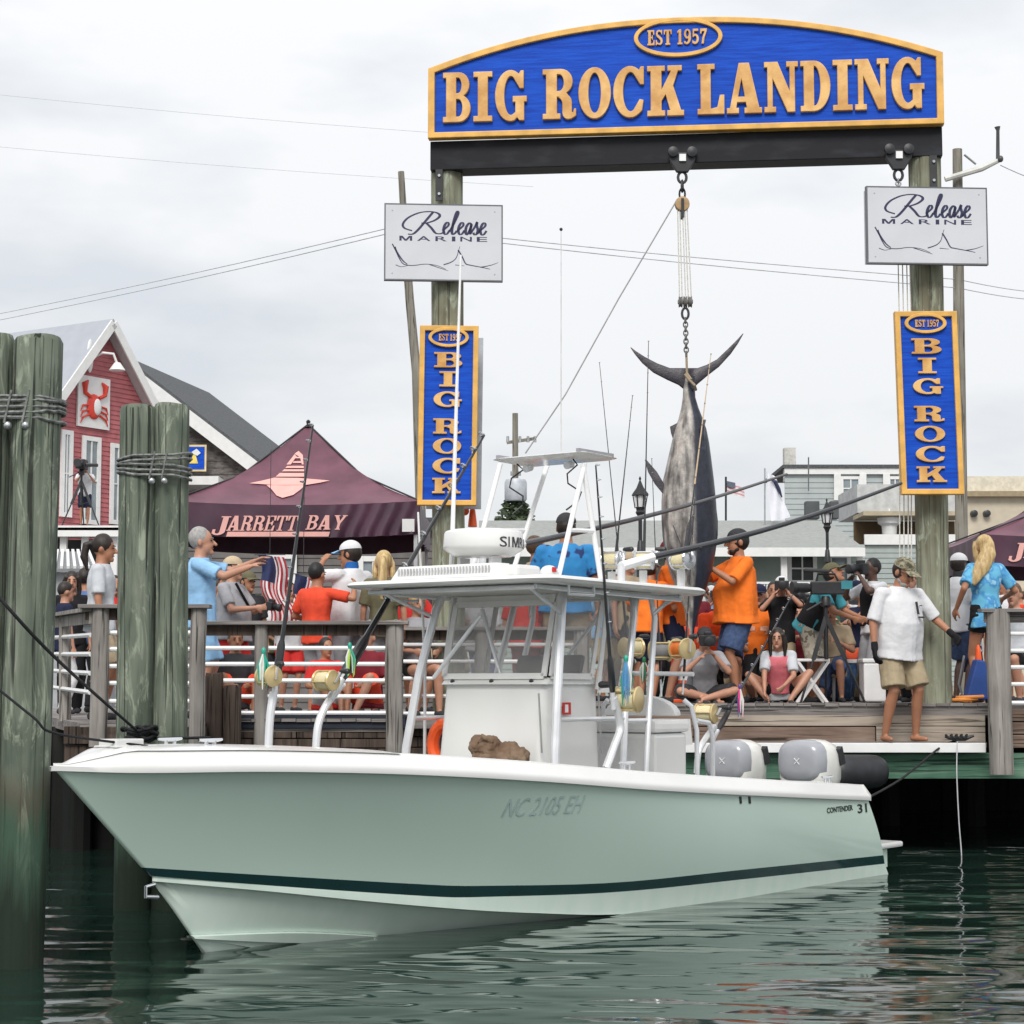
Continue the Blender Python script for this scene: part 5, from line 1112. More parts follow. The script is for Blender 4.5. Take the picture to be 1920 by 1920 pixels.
def on_gable(px, py): return plane_hit(px, py, C0, gn)
for x0, x1, y0, y1 in ((150, 185, 818, 984), (204, 232, 832, 984), (112, 131, 806, 970)):
    a, c = on_gable(x0, (y0+y1)/2), on_gable(x1, (y0+y1)/2); o = on_gable((x0+x1)/2, (y0+y1)/2); hh = (y1-y0)/F*o.y*.95
    window(rhouse, o+gn*.03, g, (c-a).length*.8, hh, gn, frame_w=.12)
# crab picture and lamp on the gable
o = on_gable(172, 755)+gn*.06; fr = thing('crab_picture', 'white framed panel with a red crab under the red gable', 'sign', o)
def GP(x, z, d=0): return o+g*x+Vector((0, 0, z))+gn*d
pw, ph = .58, .68
b = MB(); b.bar(GP(0, -ph), GP(0, ph), .06, pw*2, up=g); b.build('panel', trim_white, fr, smooth=0)
crab_red = M('crab_red', (.62, .05, .03), rough=.5)
b = MB(); b.ell(GP(-.02, -.12, .05), (.26, .06, .34), Matrix((g, gn, Vector((0, 0, 1)))).transposed(), 14, 8); b.build('crab_body', crab_red, fr)
b = MB(); b.ell(GP(.06, -.12, .09), (.15, .05, .22), Matrix((g, gn, Vector((0, 0, 1)))).transposed(), 12, 8); b.build('crab_belly', trim_white, fr)
for s in (-1, 1):
    b = MB(); b.tube([GP(.15*s, .12, .06), GP(.36*s, .22, .06), GP(.38*s, .45, .06), GP(.25*s, .55, .06)], [.05, .06, .09, .02], 8); b.build('crab_claw', crab_red, fr)
    for k in range(3): b = MB(); b.tube([GP(.2*s, -.1-.12*k, .06), GP(.42*s, -.12-.16*k, .06), GP(.5*s, -.28-.16*k, .05)], [.03, .028, .01], 6); b.build('crab_leg', crab_red, fr)
lp = thing('gable_lamp', 'white gooseneck lamp over the crab picture', 'lamp', GP(.1, .9, .1))
b = MB(); b.tube([GP(-.1, 1.15, .0), GP(.0, 1.3, .3), GP(.2, 1.28, .5), GP(.3, 1.0, .55)], .035, 8); b.build('gooseneck', trim_white, lp)
b = MB(); b.lathe([(.02, .12), (.08, .1), (.22, -.1), (.2, -.1)], GP(.3, .95, .55), (0, 0, 1), 14); b.build('lamp_shade', trim_white, lp)
b = MB(); b.ell(GP(-.25, 1.2, .1), (.12, .05, .45), Matrix((g, gn, Vector((0, 0, 1)))).transposed(), 12, 8); b.build('wall_plate', trim_white, lp)
# porch balcony below the gable
pf = thing('porch_balcony', 'white porch roof edge the photographer stands on at far left', 'balcony', at(150, 1005, 48.5))
a, c = at(20, 996, 48.5), at(236, 996, 48.5)
b = MB(); b.box(((a.x+c.x)/2, 49.6, at(100, 991, 48.5).z), (c.x-a.x, 2.6, .12)); b.build('porch_floor', trim_white, pf, smooth=0)
b = MB(); b.box(((a.x+c.x)/2, 48.34, at(100, 998, 48.4).z), (c.x-a.x, .08, .22)); b.build('fascia', trim_white, pf, smooth=0)
for px in (120, 160, 215): b = MB(); p = at(px, 1005, 48.6); b.bar((p.x, 48.6, ZG), (p.x, 48.6, p.z), .16, .16, up=(1, 0, 0)); b.build('porch_post', trim_white, pf, smooth=0)
b = MB(); p = at(100, 1008, 49.8); b.box((p.x, 50.6, p.z-1.0), (5.5, .1, 2.0)); b.build('porch_shade_panel', dark_open, pf, smooth=0)  # dark panel stands for the shade below the porch
# ---- low shed with striped metal roof at far left
sh = thing('low_shed', 'low grey shed with ribbed metal roof behind the ponytailed woman', 'shed', at(120, 1150, 34))
a, c, d_, e_ = at(40, 1066, 34), at(178, 1066, 34), at(165, 1034, 36.5), at(60, 1034, 36.5)
b = MB(); b.add([a, c, d_, e_]+[p+Vector((0, 0, -.06)) for p in (a, c, d_, e_)], [(0, 1, 2, 3), (7, 6, 5, 4), (0, 4, 5, 1), (1, 5, 6, 2), (2, 6, 7, 3), (3, 7, 4, 0)]); b.build('roof', M('ribbed_grey_roof', (.18, .19, .2), rough=.5), sh, smooth=0)
for k in range(12): b = MB(); f = k/11; b.bar(a.lerp(c, f)+Vector((0, 0, .02)), e_.lerp(d_, f)+Vector((0, 0, .02)), .05, .05); b.build('roof_rib', trim_white, sh, smooth=0)
b = MB(); b.box(((a.x+c.x)/2, 35.2, (a.z+ZG)/2-.05), (c.x-a.x-.1, 2, a.z-ZG)); b.build('wall', M('pale_grey_wall', (.36, .37, .39), rough=.8), sh, smooth=0)
# ---- grey shingled house
A0 = at(228, 664, 56); A1 = at(392, 736, 62.8); E0 = at(492, 866, 56); bkv = A1-A0
gh = thing('shingled_house', 'grey shingled house with charcoal roof and wide white rake board', 'house', (A0.x, 56, ZG))
sl_ = (E0-A0); b = MB(); zc = A0.x
b.add([A0, E0, E0+bkv, A1]+[p+Vector((0, 0, -.14)) for p in (A0, E0, E0+bkv, A1)], [(0, 1, 2, 3), (7, 6, 5, 4), (0, 4, 5, 1), (1, 5, 6, 2), (2, 6, 7, 3), (3, 7, 4, 0)]); b.build('roof', roof_dark, gh, smooth=0)
E0m = Vector((2*A0.x-E0.x, 56, E0.z)); b = MB()
b.add([A0, E0m, E0m+bkv, A1]+[p+Vector((0, 0, -.14)) for p in (A0, E0m, E0m+bkv, A1)], [(0, 1, 2, 3), (7, 6, 5, 4), (0, 4, 5, 1), (1, 5, 6, 2), (2, 6, 7, 3), (3, 7, 4, 0)]); b.build('roof', roof_dark, gh, smooth=0)
for q in (E0, E0m):
    b = MB(); b.bar(A0+Vector((0, -.05, -.33)), q+Vector((0, -.05, -.33)), .12, .36, up=(0, 0, 1)); b.build('rake_board', trim_white, gh, smooth=0)
slope = (A0.z-E0.z)/(E0.x-A0.x)
b = MB(); z1 = E0.z; xw = (A0.z-.5-z1)/slope
rows = []; z = ZG
def spn(zz): h_ = min(E0.x-A0.x-.3, max(0, (A0.z-.35-zz)/slope)); return (-h_, h_)
siding(gh, spn, (A0.x, 56.35, 0), Vector((1, 0, 0)), Vector((0, -1, 0)), ZG, A0.z-.4, .19, shingle, 'shingle_wall')
a, c = at(352, 901, 54.8), at(410, 901, 54.8); b = MB(); b.box(((a.x+c.x)/2-1, 55.4, a.z), (c.x-a.x+2, 1.3, .24)); b.build('porch_fascia', trim_white, gh, smooth=0)
o = at(368, 859, 55.9); ps = thing('picture_sign', 'small square blue sign with yellow boat on the grey shingled wall', 'sign', o)
b = MB(); b.box(o, (.58, .06, .76)); b.build('border', M('pale_gold_border', (.68, .55, .30)), ps, smooth=0)
b = MB(); b.box(o+Vector((0, -.03, 0)), (.48, .04, .64)); b.build('blue_panel', sign_blue, ps, smooth=0)
b = MB(); b.prism([(-.18, -.2), (.06, -.2), (-.04, .16)], o+Vector((0, -.05, .04)), (1, 0, 0), (0, 0, 1), (0, -.02, 0)); b.build('yellow_sail', M('yellow_print', (.8, .6, .12)), ps, smooth=0)
b = MB(); b.prism([(-.16, .1), (.02, .22), (.14, .1), (.04, .02)], o+Vector((0, -.075, .04)), (1, 0, 0), (0, 0, 1), (0, -.01, 0)); b.build('white_bird', trim_white, ps, smooth=0)
# ---- low shop wall behind the tent
shp = thing('shop', 'low dark clapboard shop behind the maroon tent', 'building', (X(600, 33), 33, ZG))
zt = at(600, 990, 33).z
siding(shp, lambda z: (X(345, 33), X(828, 33)), (0, 33, 0), Vector((1, 0, 0)), Vector((0, -1, 0)), ZG, zt, .12, M('grey_clapboard', (.13, .12, .115), rough=.8, var=.15, scale=4), 'clapboard_wall')
b = MB(); b.box((X(586, 33), 33.6, zt+.08), (X(840, 33)-X(335, 33), 1.6, .16)); b.build('roof', roof_dark, shp, smooth=0)
window(shp, at(528, 1085, 32.95), (1, 0, 0), .42, .75, (0, -1, 0)); window(shp, at(700, 1090, 32.95), (1, 0, 0), .42, .75, (0, -1, 0))
# ---- maroon pop-up tents
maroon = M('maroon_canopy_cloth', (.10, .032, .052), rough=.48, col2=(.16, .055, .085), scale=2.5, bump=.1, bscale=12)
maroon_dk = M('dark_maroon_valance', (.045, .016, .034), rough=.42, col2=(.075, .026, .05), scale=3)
pinkish = M('salmon_print', (.72, .38, .34), rough=.6, var=.05)
def tent(label, Lc, Rc, pk, depth, texts=True, seed=0):
    """front corners, peak, depth: roof of four sagging cloth panels, valance, frame, four legs"""
    Lc, Rc, pk = Vector(Lc), Vector(Rc), Vector(pk); bk__ = Vector((0, depth, 0)); cs = [Lc, Rc, Rc+bk__, Lc+bk__]
    t = thing('pop_up_tent', label, 'tent', (pk.x, Lc.y+depth/2, ZG), group='maroon pop-up tents')
    for i in range(4):
        a, c = cs[i], cs[(i+1) % 4]
        def f(s, w, a=a, c=c):
            p = a.lerp(c, s).lerp(pk, w); e = abs(2*s-1); sag = .20*math.sin(math.pi*w)*(1-.25*e*e)+.05*(1-e*e)*(1-w)
            rip = (.020*math.sin(s*64+w*14)*(sstep(.45, .9, s))*(1-w)+.010*math.sin(s*23-w*31)*w*(1-w)*2) if i == 0 else 0
            return p+Vector((0, -rip, -sag))
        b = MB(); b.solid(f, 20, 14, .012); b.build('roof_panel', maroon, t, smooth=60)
        zv = .40
        def f2(s, w, a=a, c=c, i=i):
            p = a.lerp(c, s); nrm_ = (c-a).cross(Vector((0, 0, 1))).normalized(); e = abs(2*s-1)
            fold = (.034*math.sin(s*105+w*7)*sstep(.60, .70, s)+.008*math.sin(s*37+w*3) if i == 0 else .012*math.sin(s*50))*(.3+.7*w)
            return p+nrm_*(fold+.008)+Vector((0, 0, -.05*(1-e*e)-zv*w))
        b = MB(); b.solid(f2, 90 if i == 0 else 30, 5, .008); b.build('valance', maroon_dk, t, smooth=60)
    for c in cs:
        i_ = (pk-c); i_.z = 0; i_.normalize()
        b = MB(); b.bar(c+i_*.06+Vector((0, 0, -.05)), Vector((c.x+i_.x*.06, c.y+i_.y*.06, ZG)), .045, .045, up=(1, 0, 0)); b.build('leg', M('tent_leg', (.5, .5, .52), rough=.4, metal=.5), t, smooth=0)
        b = MB(); b.tube([c+Vector((0, 0, .01)), c.lerp(pk, .5)+Vector((0, 0, -.17)), pk+Vector((0, 0, .01))], .012, 6); b.build('roof_seam', black_metal, t)
    b = MB(); b.lathe([(.01, .07), (.03, .05), (.02, .0), (.07, -.03)], pk, (0, 0, 1), 10); b.build('peak_cap', black_metal, t)
    return t, cs
YT = 24.0
TL, TR, TPk = at(318, 944, YT), at(786, 936, YT), at(578, 797, YT+1.52)
TR.z = TL.z = (TL.z+TR.z)/2
t1, cs1 = tent('maroon pop-up tent with salmon boat emblem and JARRETT BAY lettering', TL, TR, TPk, 3.05)
# emblem on the front roof panel: follows the sag by small patches
pn = (TR-TL).cross(TPk-TL).normalized()
def roofpt(px, py):
    p = plane_hit(px, py, TL, pn); w = (p.z-TL.z)/(TPk.z-TL.z); s = .5
    for _ in range(8):
        l_ = TL.lerp(TPk, w); r_ = TR.lerp(TPk, w); s = (p.x-l_.x)/(r_.x-l_.x); e = abs(2*s-1); sag = .20*math.sin(math.pi*w)*(1-.25*e*e)+.05*(1-e*e)*(1-w)
        q = plane_hit(px, py, TL+Vector((0, 0, -sag)), pn); w = (q.z+sag-TL.z)/(TPk.z-TL.z); p = Vector((q.x, q.y, q.z+sag))
    return Vector((p.x, p.y, p.z-sag))+Vector((0, -.02, .012))
def emblem(pts, name):
    P = [(340+x/4., 760+y/4.) for x, y in pts]; cx_ = sum(p[0] for p in P)/len(P); cy_ = sum(p[1] for p in P)/len(P)
    b = MB(); out = []
    for (x, y), (x2, y2) in zip(P, P[1:]+P[:1]): out += [(x+(x2-x)*k/4, y+(y2-y)*k/4) for k in range(4)]
    n = len(out); rs = [[roofpt(cx_+(x-cx_)*k, cy_+(y-cy_)*k) for x, y in out] for k in (.05, .4, .7, 1.)]
    b.rings(rs, False); c_ = roofpt(cx_, cy_); b.add([c_]+rs[0], [(0, 1+i, 1+(i+1) % n) for i in range(n)]); return b.build(name, pinkish, t1, smooth=60)
emblem([(510, 592), (600, 574), (700, 550), (880, 552), (1115, 572), (1040, 588), (940, 604), (700, 606), (620, 600)], 'emblem_sheer')
emblem([(640, 606), (780, 608), (930, 606), (895, 640), (840, 680), (760, 702), (715, 684), (680, 640)], 'emblem_hull')
for q in ([(708, 543), (740, 515), (925, 515), (925, 543)], [(756, 503), (772, 488), (922, 488), (924, 503)], [(780, 478), (796, 462), (918, 462), (920, 478)], [(790, 452), (850, 375), (866, 390), (822, 452)], [(850, 372), (880, 350), (912, 380), (918, 452), (905, 452), (898, 395), (878, 372)], [(836, 440), (900, 440), (900, 428), (842, 428)], [(850, 405), (895, 405), (893, 394), (856, 394)]): emblem(q, 'emblem_tower')
# lettering on the front valance
def on_val(b, x0, x1, y0, y1, parent, name, mat, shear=.0, Yv=YT-.035):
    a, c = at(x0, y1, Yv), at(x1, y0, Yv)
    b.v = [Vector((a.x+(c.x-a.x)*p.x+shear*(c.z-a.z)*p.y, Yv+p.z, a.z+(c.z-a.z)*p.y)) for p in b.v]; return b.build(name, mat, parent, smooth=0)
def serif(txt, x0, x1, y0, y1, parent, name, mat, Yv, t=.15, first=1.):
    x = 0; gl_ = []
    for ch_ in txt:
        gw, cs_ = slab(ch_, t, .06); gl_.append((x, gw, cs_)); x += gw+.04
    k_ = 1/x; out = []
    for x_, gw, cs_ in gl_:
        b = filled([[((px_+x_)*k_, py_) for px_, py_ in q] for q in cs_], .006, Matrix.Identity(4)); out.append(on_val(b, x0, x1, y0, y1, parent, name, mat, .28, Yv))
    return out
serif('J', 396, 424, 968, 1002, t1, 'letter', pinkish, YT-.035); serif('ARRETT', 424, 556, 967, 995, t1, 'letter', pinkish, YT-.035); serif('BAY', 572, 646, 966, 993, t1, 'letter', pinkish, YT-.04)
b = MB(); b.box((.5, .5, 0), (1, 1, .006)); on_val(b, 424, 616, 997, 1006, t1, 'underline', pinkish, .3)
b = MB(); b.box((.5, .5, 0), (1, 1, .006)); on_val(b, 754, 777, 973, 997, t1, 'white_label', trim_white, 0, YT-.045)
t2, cs2 = tent('dark maroon pop-up tent cut by the right edge of the photo', at(1838, 1002, 26), at(2270, 1002, 26), at(2052, 872, 27.5), 3.05)
serif('J', 1890, 1916, 1018, 1052, t2, 'letter', pinkish, 25.96); serif('ARRETT', 1918, 2050, 1018, 1046, t2, 'letter', pinkish, 25.96)
# ---- green one-storey building
mint = M('mint_clapboard', (.30, .36, .33), rough=.75, var=.06, scale=3)
gbld = thing('green_building', 'low pale green clapboard building with grey shingle roof behind the marlin', 'building', (X(1280, 45), 45, ZG))
zE = at(1300, 1028, 44.4).z; zRg = at(1300, 976, 50).z
siding(gbld, lambda z: (X(905, 45.4), X(1618, 45.4)), (0, 45.4, 0), Vector((1, 0, 0)), Vector((0, -1, 0)), ZG, zE-.05, .13, mint, 'clapboard_wall')
a, c = X(898, 44.4), X(1625, 44.4)
b = MB(); b.add([(a, 44.4, zE), (c, 44.4, zE), (c+.1, 50, zRg), (a-.1, 50, zRg)]+[(a, 44.4, zE-.1), (c, 44.4, zE-.1), (c+.1, 50, zRg-.1), (a-.1, 50, zRg-.1)], [(0, 1, 2, 3), (7, 6, 5, 4), (0, 4, 5, 1), (1, 5, 6, 2), (2, 6, 7, 3), (3, 7, 4, 0)]); b.build('roof', M('grey_green_shingle_roof', (.27, .28, .265), rough=.9, var=.12, scale=9, bump=.2, bscale=50), gbld, smooth=0)
b = MB(); b.box(((a+c)/2, 44.34, zE-.09), (c-a, .08, .2)); b.build('fascia', trim_white, gbld, smooth=0)
for px in (1405, 1470, 1612): b = MB(); p = at(px, 1100, 44.6); b.bar((p.x, 44.6, ZG), (p.x, 44.6, zE-.1), .14, .14, up=(1, 0, 0)); b.build('porch_post', trim_white, gbld, smooth=0)
for x0, x1, y0, y1 in ((1480, 1528, 1040, 1092), (1060, 1110, 1042, 1090), (1150, 1190, 1042, 1090)):
    o = at((x0+x1)/2, (y0+y1)/2, 45.35); window(gbld, o, (1, 0, 0), (x1-x0)/F*45, (y1-y0)/F*45, (0, -1, 0), glassm=dark_open)
for x0, x1, y0, y1 in ((1556, 1592, 1042, 1180),):
    o = at((x0+x1)/2, (y0+y1)/2, 45.35); window(gbld, o, (1, 0, 0), (x1-x0)/F*45, (y1-y0)/F*45, (0, -1, 0), name='door', mull=False)
rl = thing('porch_railing', 'white porch railing in front of the pale green building', 'railing', at(1450, 1112, 43.6))
for y in (1093, 1110): b = MB(); p, q = at(1400, y, 43.6), at(1540, y, 43.6); b.bar(p, q, .06, .05); b.build('rail', trim_white, rl, smooth=0)
for k in range(27): b = MB(); p, q = at(1402+5.2*k, 1110, 43.6), at(1402+5.2*k, 1093, 43.6); b.bar(p, q, .03, .03, up=(0, 1, 0)); b.build('baluster', trim_white, rl, smooth=0)
# ---- two-storey grey house behind it
uh = thing('grey_house', 'pale grey two-storey house with flat roof and chimney behind the right lamp', 'house', (X(1590, 58), 58, ZG))
zT = at(1600, 884, 58).z
siding(uh, lambda z: (X(1476, 58), X(1725, 58)), (0, 58, 0), Vector((1, 0, 0)), Vector((0, -1, 0)), ZG, zT, .16, M('pale_grey_clapboard', (.37, .41, .41), rough=.75, var=.05, scale=3), 'clapboard_wall')
b = MB(); b.box((X(1600, 58), 60, zT+.14), (X(1730, 58)-X(1474, 58), 4.3, .10)); b.build('roof', roof_dark, uh, smooth=0)
b = MB(); b.box((X(1600, 57.9), 57.93, zT+.0), (X(1728, 57.9)-X(1480, 57.9), .08, .18)); b.build('fascia', trim_white, uh, smooth=0)
b = MB(); p = at(1482, 880, 58); b.box((p.x, 58.2, p.z+.15), (.34, .34, 1.0)); b.build('chimney', M('pale_brick', (.5, .49, .46), rough=.9, var=.15, scale=12), uh, smooth=0)
for x0, x1, y0, y1 in ((1578, 1612, 896, 936), (1666, 1690, 896, 930)): window(uh, at((x0+x1)/2, (y0+y1)/2, 57.95), (1, 0, 0), (x1-x0)/F*58, (y1-y0)/F*58, (0, -1, 0))
for px in (1570, 1618, 1662): b = MB(); p, q = at(px, 938, 57.9), at(px, 888, 57.9); b.bar(p, q, .2, .05, up=(0, 1, 0)); b.build('trim_board', trim_white, uh, smooth=0)
b = MB(); p = at(1516, 857, 57); b.tube([at(1516, 920, 57.9), p], .02, 6); b.build('vent_pipe', steel, uh)
# balcony house with a white parasol
bh = thing('balcony_house', 'grey clapboard house with open brown balcony beside the right post', 'house', (X(1680, 50), 50, ZG))
zB = at(1680, 1012, 50).z; zC = at(1680, 968, 50).z
siding(bh, lambda z: (X(1626, 50), X(1822, 50)), (0, 50, 0), Vector((1, 0, 0)), Vector((0, -1, 0)), ZG, zB, .13, M('grey_green_clapboard', (.33, .37, .36), rough=.75, var=.05), 'clapboard_wall')
b = MB(); b.box((X(1724, 49.9), 49.96, zB+.0), (X(1822, 50)-X(1626, 50), .1, .26)); b.build('balcony_edge', trim_white, bh, smooth=0)
b = MB(); b.box((X(1724, 50), 51.6, (zB+zC)/2), (X(1822, 50)-X(1626, 50), .1, zC-zB)); b.build('brown_back_wall', M('brown_boards', (.10, .062, .03), rough=.8), bh, smooth=0)
b = MB(); b.box((X(1724, 50), 50.9, zC+.09), (X(1822, 50)-X(1626, 50), 1.5, .11)); b.build('balcony_lintel', M('tan_boards', (.40, .34, .24), rough=.8), bh, smooth=0)
b = MB(); b.box((X(1724, 50), 52.5, zC+.55), (X(1822, 50)-X(1626, 50), 3., .74)); b.build('upper_wall', M('pale_wall', (.45, .46, .46), rough=.8), bh, smooth=0)
pu = thing('parasol', 'closed white parasol standing on the brown balcony', 'parasol', at(1668, 1008, 50.6))
b = MB(); q = at(1668, 1008, 50.6); b.lathe([(.02, .0), (.18, .02), (.2, .3), (.29, .36), (.31, .5), (.2, .62), (.03, .66)], q, (0, 0, 1), 14); b.build('parasol_cover', trim_white, pu)
b = MB(); b.cyl(q, q+Vector((0, 0, .75)), .025); b.build('pole', alu, pu)
# beige block
bb_ = thing('beige_building', 'beige flat-roofed block behind the blonde woman at right', 'building', (X(1900, 74), 74, ZG))
zt2 = at(1850, 932, 74).z; bm_b = M('beige_stucco', (.52, .46, .36), rough=.9, var=.06, scale=3, bump=.2, bscale=8)
b = MB(); b.box((X(2040, 74), 78, (zt2+ZG)/2), (X(2270, 74)-X(1812, 74), 8, zt2-ZG)); b.build('wall', bm_b, bb_, smooth=0)
b = MB(); b.box((X(2040, 74), 77.9, zt2+.1), (X(2274, 74)-X(1808, 74), 8.4, .2)); b.build('parapet', M('tan_parapet', (.30, .24, .15), rough=.8), bb_, smooth=0)
b = MB(); b.box((X(2040, 74), 77.9, zt2+.5), (X(2270, 74)-X(1812, 74), 7.6, .6)); b.build('upper_band', M('cream_band', (.62, .57, .46), rough=.8), bb_, smooth=0)
for px in (1826, 1850): b = MB(); p = at(px, 963, 73.9); b.lathe([(.13, -.1), (.13, .12), (.08, .14)], p, (0, -1, 0), 12); b.build('round_vent', dark_open, bb_)
# dark low hedge and parked van between crowd and buildings
hd = MB(); rnd = random.Random(3)
for k in range(1400):
    x = rnd.uniform(X(1395, 40), X(1740, 40)); z = ZG+rnd.uniform(0, at(1500, 1118, 40).z-ZG+.0); y = 40+rnd.uniform(-.5, .5); s = .09
    d = Vector((rnd.gauss(0, 1), rnd.gauss(0, 1), rnd.gauss(0, 1))).normalized(); u, v, _ = frame(d); p = Vector((x, y, z)); hd.add([p-u*s, p+v*s*.6, p+u*s, p-v*s*.6], [(0, 1, 2, 3)])
for x0 in range(12): hd.box((X(1400, 40)+x0*.33+.15, 40, ZG+.7), (.34, .7, 1.5))
tag(hd.build('hedge', M('dark_hedge_leaf', (.012, .018, .012), rough=.8, col2=(.03, .042, .025)), smooth=0), 'dark clipped hedge behind the crowd of photographers', 'hedge')
# ---- utility poles and wires
pole_wood = wood('grey_utility_pole', [(.3, (.13, .12, .10)), (.55, (.24, .225, .19)), (.75, (.34, .32, .28))])
up1 = thing('utility_pole', 'tall utility pole with outreached arm and insulator behind the right post', 'utility pole', at(1802, 1280, 34))
b = MB(); b.tube([at(1808, 1300, 34), at(1803, 1000, 34), at(1798, 600, 34), at(1795, 280, 34)], [.115, .11, .10, .085], 12); b.build('pole', pole_wood, up1)
b = MB(); b.tube([at(1772, 336, 33.8), at(1840, 316, 33.8), at(1878, 298, 33.8)], [.05, .055, .04], 8); b.build('arm', M('pale_fibreglass', (.52, .52, .49), rough=.5), up1)
b = MB(); b.tube([at(1808, 290, 33.85), at(1830, 308, 33.85)], .02, 6); b.build('brace', steel, up1)
b = MB(); b.tube([at(1871, 300, 33.8), at(1871, 245, 33.8), at(1870, 238, 33.8)], [.035, .03, .055], 8); b.build('insulator', M('dark_insulator', (.06, .06, .065), rough=.4), up1)
b = MB(); b.ell(at(1876, 298, 33.75), (.05, .05, .06)); b.build('clamp', M('dark_insulator', (.06, .06, .065)), up1)
up2 = thing('utility_pole', 'thin leaning wooden pole behind the left upright sign', 'utility pole', at(792, 1280, 30))
b = MB(); b.tube([at(800, 1300, 30), at(790, 1000, 30), at(781, 700, 30), at(768, 560, 30), at(758, 420, 30), at(752, 322, 30)], [.085, .08, .075, .07, .058, .05], 10); b.build('pole', pole_wood, up2)
up3 = thing('utility_pole', 'distant pole with grey transformer seen through the tower', 'utility pole', at(966, 1200, 60))
b = MB(); b.tube([at(967, 1250, 60), at(966, 775, 60)], [.13, .09], 10); b.build('pole', pole_wood, up3)
b = MB(); b.lathe([(.1, .62), (.3, .58), (.34, .5), (.34, -.02), (.3, -.08)], at(967, 935, 59.6), (0, 0, 1), 16); b.build('transformer', M('pale_grey_tank', (.45, .48, .52), rough=.4), up3)
for dx in (-.12, .12): b = MB(); b.cyl(at(967, 892, 59.5)+Vector((dx, 0, 0)), at(967, 884, 59.5)+Vector((dx, 0, 0)), .04); b.build('bushing', steel, up3)
b = MB(); b.bar(at(950, 830, 60), at(1005, 822, 60), .08, .09); b.build('crossarm', pole_wood, up3, smooth=0)
for px in (952, 975, 990, 1003): b = MB(); b.cyl(at(px, 829, 60), at(px, 818, 60), .05, .04); b.build('insulator', steel, up3)
iv = MB(); rnd = random.Random(5)
for k in range(900):
    f = rnd.random(); c = at(966, 985-60*f, 59.8); r_ = (.62-.45*f); a = rnd.uniform(0, 6.28); q = math.sqrt(rnd.random())*r_
    p = c+Vector((q*math.cos(a)*1.1, q*math.sin(a), rnd.uniform(-.1, .1))); d = Vector((rnd.gauss(0, 1), rnd.gauss(0, 1)-1, rnd.gauss(0, 1))).normalized(); u, v, _ = frame(d); s = rnd.uniform(.05, .11); iv.add([p-u*s, p+v*s*.6, p+u*s, p-v*s*.6], [(0, 1, 2, 3)])
iv.v = [p for p in iv.v]; ivo = iv.build('ivy', M('dark_ivy_leaf', (.02, .035, .015), rough=.6, col2=(.07, .10, .045), scale=3), smooth=0); tag(ivo, 'clump of dark ivy climbing the distant transformer pole', 'ivy')
wire_m = M('grey_wire', (.50, .51, .53), rough=.6)
def wire(label, pts, r_=.0095):
    b = MB(); P = []
    for (x0, y0, d0), (x1, y1, d1) in zip(pts, pts[1:]):
        for k in range(8): f = k/8; P.append(at(x0+(x1-x0)*f, y0+(y1-y0)*f+5*math.sin(math.pi*f), d0+(d1-d0)*f))
    x1, y1, d1 = pts[-1]; P.append(at(x1, y1, d1)); b.tube(P, r_, 5); tag(b.build('overhead_wire', wire_m), label, 'wire', 'overhead wires across the sky')
wire('upper of two wires rising from the left edge to the left white sign', [(-60, 600, 45), (752, 422, 30.1)])
wire('lower of two wires rising from the left edge to the left white sign', [(-60, 612, 45), (752, 432, 30.1)])
wire('upper wire running right from the left white sign behind the hoist', [(752, 426, 30.1), (1797, 524, 34), (2000, 552, 38)])
wire('lower wire running right from the left white sign behind the hoist', [(752, 434, 30.1), (1797, 540, 34), (2000, 566, 38)])
wire('faint highest wire in the upper left sky', [(-60, 172, 60), (1000, 262, 60)], .007)
wire('faint second wire in the upper left sky', [(-60, 270, 60), (1000, 350, 60)], .007)
wire('short wire leaving the insulator arm at the right edge', [(1876, 310, 33.8), (2000, 352, 36)], .009)
# ---- street lamps
def street_lamp(label, px, ytop, Y, k=1.):
    p = at(px, ytop, Y); t = thing('street_lamp', label, 'street lamp', (p.x, Y, ZG), group='black lantern street lamps'); u = Y/F
    def z(y): return at(px, ytop+y, Y).z
    O = Vector((p.x, Y, 0))
    def la(name, prof, mat, n=6): b = MB(); b.lathe([(r_*u*k, z(y*k)) for r_, y in prof], O, (0, 0, 1), n); return b.build(name, mat, t, smooth=30)
    la('finial', [(.5, 0), (2.5, 4), (1.2, 8), (3, 11)], black_metal, 8); la('lantern_roof', [(2, 9), (8, 22), (17, 33), (18, 36)], black_metal)
    la('lantern_glass', [(12.5, 37), (9, 59)], M('frosted_lamp_glass', (.75, .76, .78), rough=.3, var=.03)); la('lantern_base', [(9.5, 58), (8, 64), (10, 68), (6, 74), (4, 80)], black_metal)
    for j in range(6):
        a = 2*math.pi*j/6; b = MB(); b.bar(O+Vector((13.5*u*k*math.cos(a), 13.5*u*k*math.sin(a), z(36*k))), O+Vector((9.6*u*k*math.cos(a), 9.6*u*k*math.sin(a), z(60*k))), 2.*u*k, 2.*u*k); b.build('lantern_bar', black_metal, t, smooth=0)
    b = MB(); b.lathe([(3.6*u*k, z(78*k)), (3.6*u*k, z(120*k)), (5*u*k, z(122*k)), (8*u*k, z(150*k)), (4.6*u*k, z(152*k)), (5*u*k, ZG+.9), (9*u*k, ZG+.8), (10*u*k, ZG)], O, (0, 0, 1), 12); b.build('lamp_post', black_metal, t, smooth=30)
    return t
street_lamp('black lantern street lamp left of the marlin', 1200, 893, 30)
street_lamp('black lantern street lamp with loudspeakers behind the tripod', 1550, 934, 27, .8)
